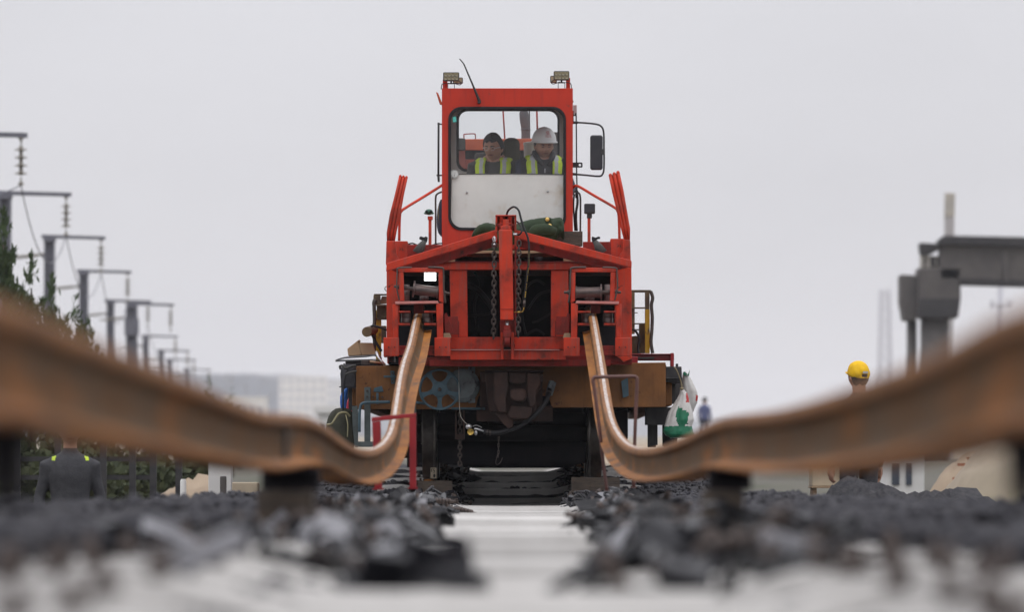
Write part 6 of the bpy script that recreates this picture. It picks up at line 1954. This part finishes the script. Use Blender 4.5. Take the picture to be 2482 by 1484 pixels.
# ================================================================== CATENARY MASTS
MAST_D = [107.0, 130.1, 154.5, 181.2, 213.0, 269.0, 301.5, 326.5, 358.0]
MAST_PX = [None, 25, 129, 209, 269, 354, 389, 412, 441]
ARM_Z = CAM_H + 820 / FPX * 107.0
def make_mast():
    t = thing('catenary_mast', 'grey catenary mast', 'mast', (0, 0, 0), 'catenary masts beside the cypress hedge')
    mb = MB()
    mb.wbox(-.14, -.14, -1.0, -.09, .14, ARM_Z - .02); mb.wbox(.09, -.14, -1.0, .14, .14, ARM_Z - .02); mb.wbox(-.089, -.03, -1.0, .089, .03, ARM_Z - .02)
    obj('post', mb, STEELPOST, t, origin=(0, 0, 0))
    mb = MB(); mb.hexa([(-.22, -.06, ARM_Z - .06), (1.52, -.05, ARM_Z - .10), (1.52, .05, ARM_Z - .10), (-.22, .06, ARM_Z - .06), (-.22, -.06, ARM_Z + .04), (1.52, -.05, ARM_Z - .01), (1.52, .05, ARM_Z - .01), (-.22, .06, ARM_Z + .04)])
    mb.wbox(-.16, -.16, ARM_Z - .16, .16, .16, ARM_Z - .065)
    obj('cross_arm', mb, STEELPOST, t, origin=(0, 0, 0))
    mb = MB(); mb.smooth = True
    x = 1.40
    mb.lathe((x, 0, ARM_Z - .10), (0, 0, -1), [(0, .05), (.03, .05), (.05, .018), (.13, .018)], 10)
    prof = []
    for k in range(4):
        z = .15 + .15 * k
        prof += [(z, .035), (z + .05, .042), (z + .062, .10), (z + .078, .127), (z + .086, .12), (z + .088, .05), (z + .11, .035)]
    mb.lathe((x, 0, ARM_Z - .10), (0, 0, -1), prof, 14)
    mb.lathe((x, 0, ARM_Z - .10), (0, 0, -1), [(.75, .016), (.84, .016), (.845, .05), (.9, .05)], 10)
    obj('insulator_string', mb, PORCELAIN, t, origin=(0, 0, 0), autosm=True)
    mb = MB(); mb.smooth = True
    zz = ARM_Z - .50
    prof = [(0, .05), (.10, .05), (.11, .03), (.2, .03)]
    for k in range(7): prof += [(.22 + .09 * k, .04), (.24 + .09 * k, .075), (.26 + .09 * k, .04)]
    prof += [(.9, .03), (1.05, .02)]
    mb.lathe((-.12, 0, zz), (-1, 0, -.10), prof, 10)
    obj('side_insulator', mb, PORCELAIN, t, origin=(0, 0, 0), autosm=True)
    return t
m0 = make_mast()
masts = []
LAB = ['catenary mast of which only the arm and big insulator show at the picture edge', 'catenary mast rising behind the tallest cypress', 'catenary mast behind the third cypress, third arm down the row', 'fourth catenary mast down the row, clear of the cypresses', 'fifth catenary mast, just before the thick boxed one',
       'catenary mast just beyond the thick boxed one', 'seventh slim catenary mast down the row', 'small far catenary mast, second from the hazy end of the row', 'hazy last catenary mast at the very end of the row']
for k, (D, px) in enumerate(zip(MAST_D, MAST_PX)):
    tipx = [65, 172, 255, 318, 366, 431, 460, 475, 511][k]
    X = (tipx - CX) / FPX * D - 1.52
    loc = (X, D, 0.0)
    if k == 0: m0.location = loc; m0['label'] = LAB[0]; masts.append(m0)
    else: masts.append(dup(m0, loc, label=LAB[k]))
# thick mast with a box between the fifth and the next
bx_ = dup(m0, ((319 - CX) / FPX * 205, 205, CAM_H + 404 / FPX * 205 - ARM_Z), label='thicker catenary mast with a dark box under its arm')
for ch in bx_.children:
    if ch.name.startswith('post'): ch.scale = (1.45, 1.3, 1); post_ = ch
mb = MB(); mb.wbox(-.25, -.2, ARM_Z - 1.15, .25, .2, ARM_Z - .55)
b_ = obj('switch_box', mb, STEELPOST, origin=(0, 0, 0)); b_.parent = bx_; b_.location = (0, 0, 0)
# feeder wires, each span hanging from insulator to insulator
def wire(a, b, sag, label, r=.012, group='feeder wires between the masts'):
    a, b = Vector(a), Vector(b)
    pts = []
    for i in range(21):
        t = i / 20
        p = a.lerp(b, t); p.z -= sag * 4 * t * (1 - t); pts.append(p)
    mb = MB(); mb.smooth = True; mb.tube(pts, r, 6)
    return tag(obj('overhead_wire', mb, STEELPOST), label, 'wire', group)
ends = [m.location + Vector((1.40, 0, ARM_Z - 1.0)) for m in masts]
side_ends = [m.location + Vector((-1.2, 0, ARM_Z - .60)) for m in masts]
for k, (a, b) in enumerate(zip(side_ends[:-1], side_ends[1:])):
    wire(a, b, .7, 'thin side wire between the %s and the next mast' % 'first second third fourth fifth sixth seventh eighth'.split()[k], .008, 'side wires between the masts')
first = ends[0] + Vector((-2.4, -24, .2))
ordinal = ['first', 'second', 'third', 'fourth', 'fifth', 'sixth', 'seventh', 'eighth', 'ninth']
for k, (a, b) in enumerate(zip([first] + ends[:-1], ends)):
    wire(a, b, 1.0 if k else .9, 'feeder wire sagging from the %s mast towards the viewer' % ordinal[k])

# ================================================================== CYPRESSES
def cypress(name, px, py, Y, width, label, n=3200, seed=0):
    rr = random.Random(seed)
    top = W(px, py, Y); H = top.z + .2
    t = thing(name, label, 'cypress', (top.x, Y, -.2), 'young cypresses in front of the masts')
    mb = MB(); mb.smooth = True; mb.tube([(top.x, Y, -1.0), (top.x + .03, Y, H * .5), (top.x, Y, top.z - .25)], [.07, .04, .01], 8)
    obj('trunk', mb, BARK, t)
    mb = MB()
    spires = [(0.0, 0.0, H - .45, .45, 0.0)]
    for k in range(44):
        h = rr.random() ** .8 * .93
        env = width / 2 * (1 - h) ** 1.05 + .02
        spires.append((env * rr.uniform(.45, 1.1), rr.uniform(0, 6.283), -.2 + .2 + h * (H - .6), rr.uniform(.28, .62) * (1 if h < .7 else .8), rr.uniform(.08, .38)))
    vs, fs = [], []
    for k in range(n):
        r_, a, z0, Ls, lean = spires[rr.randrange(len(spires))]
        t_ = rr.random() ** .8
        ax = Vector((math.cos(a) * lean, math.sin(a) * lean, 1)).normalized()
        w_ = .085 * (1 - t_) + .006
        p = Vector((top.x + r_ * math.cos(a), Y + r_ * math.sin(a), z0)) + ax * Ls * t_ + Vector((rr.gauss(0, w_ * .6), rr.gauss(0, w_ * .6), 0))
        L = rr.uniform(.06, .17) * (1.15 - .4 * t_)
        o_ = (ax + Vector((rr.gauss(0, .35), rr.gauss(0, .35), 0))).normalized()
        s_ = Vector((rr.gauss(0, 1), rr.gauss(0, 1), rr.gauss(0, .3))).cross(o_)
        if s_.length < 1e-3: continue
        s_ = s_.normalized() * L * rr.uniform(.09, .18)
        b = len(vs)
        vs += [p, p + o_ * L * .45 + s_, p + o_ * L, p + o_ * L * .45 - s_]
        fs.append((b, b + 1, b + 2, b + 3))
    mb.add(vs, fs)
    obj('crown', mb, FOLIAGE, t)
    return t
cypress('cypress', 8, 545, 72, 1.5, 'tallest dark cypress at the picture edge in front of the second mast', 4200, 1)
cypress('cypress', -60, 620, 70, 1.3, 'cypress mostly cut off by the picture edge', 3000, 7)
cypress('cypress', 76, 652, 74, 1.05, 'pointed cypress standing clear between the tallest one and the mast', 3200, 2)
cypress('cypress', 126, 708, 76, .95, 'short cypress directly before the third catenary mast', 2800, 3)
cypress('cypress', 184, 752, 80, .8, 'small thin cypress before the fourth mast', 2400, 4)
cypress('cypress', 218, 815, 84, .8, 'lowest near cypress showing just above the rail', 2200, 5)
cypress('cypress', 506, 932, 150, .95, 'tiny far cypress below the last mast', 1200, 6)
cypress('cypress', 561, 960, 160, .95, 'tiny far cypress in front of the white shed', 1200, 8)

# ================================================================== BUILDINGS FAR AWAY
def block(name, px0, px1, py, Y, depth, label, floors, bays, m=WHITEWALL, zb_=None, flat=False):
    a, b = W(px0, py, Y), W(px1, py, Y)
    z0 = ground_z(0, Y) - .1
    t = thing(name, label, 'building', ((a.x + b.x) / 2, Y, z0))
    mb = MB(); mb.wbox(a.x, Y, z0, b.x, Y + depth, a.z); obj('wall', mb, m, t)
    mb = MB(); mb.wbox(a.x - .15, Y - .15, a.z + .003, b.x + .15, Y + depth + .15, a.z + .25); obj('roof', mb, BRIDGE if flat else m, t)
    H = a.z - z0
    w0 = None
    for i in range(floors):
        for j in range(bays):
            x = a.x + (b.x - a.x) * (j + .5) / bays; z = z0 + H * (i + .35) / floors
            ww, wh = (b.x - a.x) / bays * .25, H / floors * .22
            if w0 is None:
                g = MB(); g.wbox(-ww, -.05, -wh, ww, .05, wh); w0 = o = obj('window', g, HAZEGLASS if Y > 800 else DARKGLASS, t, origin=(0, 0, 0))
            else:
                o = w0.copy(); COL.objects.link(o); o.parent = t
            o.location = Vector((x, Y - .03, z + wh)) - t.location
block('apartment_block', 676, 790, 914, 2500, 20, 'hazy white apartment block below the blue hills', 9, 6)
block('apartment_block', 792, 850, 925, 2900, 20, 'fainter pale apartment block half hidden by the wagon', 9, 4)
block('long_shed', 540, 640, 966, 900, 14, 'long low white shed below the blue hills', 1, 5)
block('white_house', 770, 812, 1002, 210, 5, 'small white house beside the canvas bag', 1, 2)

# ================================================================== VIADUCT
YV = 240.0
pier = thing('bridge_pier', 'grey concrete pier with a stepped cap and twin columns carrying the unfinished viaduct', 'bridge pier', W(2260, 1150, YV))
mb = MB(); mb.poly([(2227, 649), (2328, 649), (2329, 724), (2322.5, 771), (2221.5, 771), (2226, 724)], YV, 2.2); obj('pier_cap', mb, BRIDGE, pier, bevel=.05)
mb = MB(); mb.poly([(2184, 665), (2226, 668), (2225, 724), (2220, 777), (2192, 777), (2184, 730)], YV + .6, 2.0); obj('pier_cap', mb, BRIDGE, pier, bevel=.05)
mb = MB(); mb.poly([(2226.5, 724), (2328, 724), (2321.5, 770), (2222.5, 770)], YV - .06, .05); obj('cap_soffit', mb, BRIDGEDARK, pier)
mb = MB(); mb.smooth = True
a = W(2265, 771, YV + 1); mb.cyl((a.x, a.y, -.5), a, .60, 24); obj('column', mb, BRIDGE, pier)
a = W(2210, 777, YV + 1.6); mb = MB(); mb.smooth = True; mb.cyl((a.x, a.y, 0), a, .22, 20); obj('column', mb, BRIDGE, pier)
mb = MB(); mb.poly([(2233, 620), (2280, 620), (2280, 649), (2233, 649)], YV + .5, 1); obj('bearing_block', mb, PALECONC, pier)
mb = MB()
for x in (2240, 2256, 2262, 2272): mb.box(x, 621, x + 4, 648, YV + .4, .09)
obj('bearing_rod', mb, BRIDGEDARK, pier)
mb = MB(); mb.poly([(2231, 588), (2276, 591), (2276, 606), (2258, 616), (2236, 618), (2233, 607)], YV + .3, 1.6)
tag(obj('girder_stub', mb, BRIDGEDARK, bevel=.04), 'short dark girder stub resting on the pier cap', 'girder')
gd = thing('bridge_girder', 'long stained concrete girder resting on the pier and running out of the picture', 'bridge girder', W(2420, 690, YV))
e = 2900
mb = MB(); mb.poly([(2277, 581), (2288, 571), (e, 583), (e, 606), (2277, 592)], YV - .35, 1.9); obj('top_flange', mb, BRIDGEDARK, gd, bevel=.03)
mb = MB(); mb.poly([(2279, 592.3), (e, 606.3), (e, 690), (2279, 676)], YV, 1.2); obj('web', mb, BRIDGE, gd, bevel=.03)
mb = MB(); mb.poly([(2328, 677.5), (e, 690.5), (e, 706), (2328, 690)], YV - .2, 1.6); obj('bottom_flange', mb, BRIDGEDARK, gd, bevel=.03)
mb = MB()
for k in range(46):
    x = 2290 + k * 9 + random.uniform(-1, 1); y = 570.5 + (x - 2288) * .0196
    mb.box(x, y - random.uniform(2, 4), x + 1.2, y, YV + .4, .03)
obj('rebar_stub', mb, BRIDGEDARK, gd)['kind'] = 'stuff'
mb = MB()
for x in (2432, 2600): mb.box(x, 600, x + 14, 684, YV - .12, .115)
obj('web_stiffener', mb, BRIDGE, gd)
pc = thing('column', 'tall pale square column rising behind the girder', 'column', W(2300, 1100, 262))
mb = MB(); mb.poly([(2291.5, 467), (2315.5, 468), (2314, 525), (2290, 525)], 262, .5); obj('wrapped_top', mb, PALECONC, pc, bevel=.03)
mb = MB(); mb.poly([(2290.5, 525.2), (2313.5, 525.2), (2309, 1120), (2286, 1120)], 262.02, .46); obj('shaft', mb, mat('grey_column', (0.40, 0.38, 0.38), None), pc, bevel=.03)

# lattice towers fading in the haze
def lattice(px, w0, w1, y0, Y, label):
    t = thing('lattice_tower', label, 'lattice tower', W(px, 1120, Y))
    zt_, zb_ = W(px, y0, Y).z, 2.0
    xc = W(px, y0, Y).x; s0, s1 = w0 * M_PX(Y) / 2, w1 * M_PX(Y) / 2
    def c(z, i): 
        f = (zt_ - z) / (zt_ - zb_); s = s0 + (s1 - s0) * f
        return Vector((xc + s * (1, 1, -1, -1)[i], Y + s * (1, -1, -1, 1)[i], z))
    mb = MB()
    for i in range(4): mb.beam(c(zb_, i), c(zt_, i), .8, .8)
    obj('leg', mb, LATTICE, t)
    mb = MB(); n = 14
    for k in range(n):
        z0, z1 = zb_ + (zt_ - zb_) * k / n, zb_ + (zt_ - zb_) * (k + 1) / n
        for i in range(4):
            j = (i + 1) % 4
            mb.beam(c(z0, i), c(z1, j), .4, .4); mb.beam(c(z0, j), c(z1, i), .4, .4); mb.beam(c(z1, i), c(z1, j), .4, .4)
    obj('bracing', mb, LATTICE, t)
lattice(2145, 20, 40, 704, 2600, 'faint lattice tower standing far off on the cap worker side of the pier')
t = thing('antenna_mast', 'hazy antenna mast seen under the girder', 'antenna mast', W(2424, 1100, 1400))
mb = MB(); mb.smooth = True; mb.cyl((W(2424, 0, 1400).x, 1400, 1), W(2424, 640, 1400), .75, 10, .55); obj('pole', mb, LATTICE, t)
for k, x in enumerate((2401, 2406, 2442, 2449)):
    mb = MB(); mb.box(x, 728, x + 4, 748, 1399, .4); mb.box(min(x, 2424), 742, max(x + 4, 2424), 744, 1399.2, .3); obj('antenna_panel', mb, LATTICE, t)

# ================================================================== SMALL THINGS UNDER THE RAILS, LINESIDE
# dark posts and rails of the lineside fence, olive shrubs behind
fence = thing('lineside_fence', 'dark post and rail fence in front of the olive bushes', 'fence', W(400, 1200, 60))
f0 = None
for px in (-60, 40, 140, 250, 321, 371, 433):
    a = W(px, 1108, 60)
    g = MB(); g.wbox(a.x - .035, 60, -.8, a.x + .035, 60.06, a.z + .2); obj('post', g, BLACK, fence)
for py in (1157, 1112):
    a, b = W(-80, py, 60), W(372, py, 60)
    g = MB(); g.wbox(a.x, 60.062, a.z - .03, b.x, 60.09, b.z + .02); obj('fence_rail', g, BLACK, fence)
def bush(px, py, Y, w, h, label, n=900, seed=0, m=OLIVELEAF):
    rr = random.Random(seed)
    c = W(px, py, Y)
    vs, fs = [], []
    for k in range(n):
        d = Vector((rr.gauss(0, 1), rr.gauss(0, 1), rr.gauss(0, 1))).normalized() * rr.random() ** .4
        p = Vector((c.x + d.x * w / 2 * rr.uniform(.8, 1.15), Y + d.y * w / 2, c.z - h / 2 + d.z * h / 2 * rr.uniform(.8, 1.15)))
        L = rr.uniform(.06, .16); u = Vector((rr.gauss(0, 1), rr.gauss(0, 1), rr.gauss(.6, 1))).normalized(); s_ = u.orthogonal().normalized() * L * .35
        b = len(vs); vs += [p, p + u * L * .5 + s_, p + u * L, p + u * L * .5 - s_]; fs.append((b, b + 1, b + 2, b + 3))
    t = thing('olive_bush', label, 'bush', (c.x, Y, c.z - h), 'olive bushes behind the lineside fence')
    mb = MB(); mb.add(vs, fs); obj('leaves', mb, m, t)
    mb = MB(); mb.smooth = True
    for q in (-1, 0, 1): mb.tube([(c.x + q * .05, Y, c.z - h - .5), (c.x + q * w * .2, Y, c.z - h * .3)], [.02, .008], 6)
    obj('stem', mb, BARK, t)
for k, (px, py, w) in enumerate(((110, 1070, 1.1), (180, 1075, 1.2), (60, 1085, 1.2), (230, 1100, 1.0), (300, 1095, .9), (345, 1098, .8), (400, 1112, .7), (465, 1108, .6))):
    bush(px, py, 63 + k * .6, w, .8, ['dense bush behind the worker with yellow shoulder pieces', 'dense bush beside the worker, nearer the fence end', 'olive bush at the picture edge behind the fence', 'olive bush beside the vested worker', 'olive bush between two middle fence posts', 'yellowish bush just past the middle fence post', 'small dry bush behind the last fence post', 'low dark bush beyond the end of the fence'][k], seed=k)
mb = MB(); a, b = W(505, 1197, 56), W(561, 1060, 56); mb.wbox(a.x, 56, -.85, b.x, 56.3, b.z)
tag(obj('white_pillar', mb, WHITEWALL, bevel=.01), 'broad white lineside pillar showing under the rail', 'pillar')
mb = MB(); a, b = W(533, 1197, 55), W(548, 1155, 55); mb.wbox(a.x, 55, -.85, b.x, 55.1, b.z)
tag(obj('grey_stake', mb, BRIDGE, bevel=.01), 'short grey stake in front of the white pillar', 'stake')
mb = MB(); mb.smooth = True
a = W(444, 1200, 52); b = W(444.5, 1162, 52)
mb.lathe((a.x, 52, -.5), (0, 0, 1), [(0, .03), (b.z + .48, .028), (b.z + .5, .02)], 14)
tag(obj('white_marker_post', mb, WHITEWALL, autosm=True), 'small round white marker post beyond the fence end', 'marker post')
mb = MB(); a, b = W(562, 1197, 54), W(625, 1170, 54); mb.wbox(a.x, 54, -.85, b.x, 54.4, b.z)
tag(obj('concrete_slab', mb, BEIGE, bevel=.01), 'pale concrete slab beside the white pillar', 'slab')
def heap(name, px, py, Y, w, h, label, m, seed):
    rr = random.Random(seed)
    c = W(px, py, Y); n = 26; w *= 1.7
    base = ground_z(c.x, Y) - .12; H = c.z - base; h = 1.0
    vs = []
    for j in range(n + 1):
        for i in range(n + 1):
            u, v = i / n * 2 - 1, j / n * 2 - 1
            r_ = math.hypot(u, v)
            z = h * (max(0, 1 - r_ * r_) ** 1.1 * (1 + rr.uniform(-.06, .06)) + .10 * math.sin(5 * u + seed) * math.cos(4 * v) * max(0, 1 - r_))
            vs.append((c.x + u * w / 2, Y + v * w / 2, base + H * z / 1.02))
    fs = [(j * (n + 1) + i, j * (n + 1) + i + 1, (j + 1) * (n + 1) + i + 1, (j + 1) * (n + 1) + i) for j in range(n) for i in range(n)]
    mb = MB(); mb.smooth = True; mb.add(vs, fs)
    return tag(obj(name, mb, m), label, 'heap', kind='stuff')
heap('earth_heap', 480, 1172, 64, 1.6, .35, 'low heap of sandy earth behind the white marker post', SAND, 1)
heap('earth_heap', 2365, 1118, 66, 1.3, .5, 'heap of sandy earth and broken brick under the girder', SAND, 2)
heap('rubble_heap', 2465, 1080, 62, 1.6, .9, 'dark heap of soil at the picture edge under the girder', GROUND, 3)
mb = MB()
for k in range(26):
    p = W(random.uniform(2300, 2440), random.uniform(1108, 1165), 64.5); s = random.uniform(.025, .06)
    mb.wbox(p.x, 64.2, p.z, p.x + s * 1.8, 64.2 + s, p.z + s * .7)
tag(obj('broken_bricks', mb, mat('brick_orange', (0.42, 0.17, 0.10), (0.3, 0.13, 0.08), 8, .85)), 'broken orange bricks on the sandy heap', 'bricks', kind='stuff')
heap('earth_bank', 1708, 1066, 215, 9.0, .9, 'low pale bank the distant blue worker stands on', SAND, 6)
heap('gravel_heap', 2112, 1150, 47.4, 1.0, .34, 'dark gravel heap in front of the capped worker', BALLASTBED, 4)
heap('gravel_heap', 2270, 1166, 52, 1.4, .3, 'dark gravel heap before the sandy one', BALLASTBED, 5)
cb = thing('packing_crate', 'pale beige packing crate showing under the rail by the capped worker', 'crate', W(2010, 1182, 57))
mb = MB(); mb.box(1968, 1118, 2040, 1180, 57, .6); obj('crate_side', mb, BEIGE, cb, bevel=.01)
mb = MB(); mb.box(2040.5, 1114, 2056, 1183, 56.95, .6); mb.box(1966, 1180.5, 2040, 1184, 56.95, .6)
for q in (1970, 2046):
    a = W(q, 1184, 57); mb.wbox(a.x, 57, -.85, a.x + .04, 57.5, a.z)
obj('crate_frame', mb, PALEWOOD, cb, bevel=.005)
hut = thing('site_cabin', 'small grey white site cabin with two dark openings behind the heap', 'cabin', W(2195, 1190, 75))
mb = MB(); a, b = W(2148, 1190, 75), W(2240, 1095, 75); mb.wbox(a.x, 75, -.8, b.x, 76.2, b.z); obj('wall', mb, WHITEWALL, hut)
mb = MB(); mb.poly([(2140, 1100), (2150, 1088), (2245, 1090), (2250, 1100)], 74.9, 1.4); obj('roof', mb, BRIDGE, hut)
for x0, x1 in ((2162, 2180), (2196, 2210)):
    mb = MB(); mb.box(x0, 1122, x1, 1176, 74.97, .05); obj('opening', mb, DARKGLASS, hut)
# dry grass along the foot of the ballast
def grass():
    rr = random.Random(77)
    vs, fs = [], []
    for k in range(9000):
        y = rr.uniform(30, 110); sx = rr.choice((-1, -1, 1)); x = sx * rr.uniform(3.0, 3.6 + .14 * y * rr.random())
        z = ground_z(x, y); L = rr.uniform(.05, .22); a = rr.uniform(0, 6.28)
        s_ = Vector((math.cos(a), math.sin(a), 0)) * .008 * (1 + y / 40); u = Vector((rr.gauss(0, .3), rr.gauss(0, .3), 1)).normalized()
        p = Vector((x, y, z - .02)); b = len(vs); vs += [p - s_, p + s_, p + u * L]; fs.append((b, b + 1, b + 2))
    mb = MB(); mb.add(vs, fs)
    tag(obj('dry_grass', mb, GRASSGREEN, origin=(0, 0, 0)), 'dry grass along the foot of the ballast', 'grass', kind='stuff')
grass()
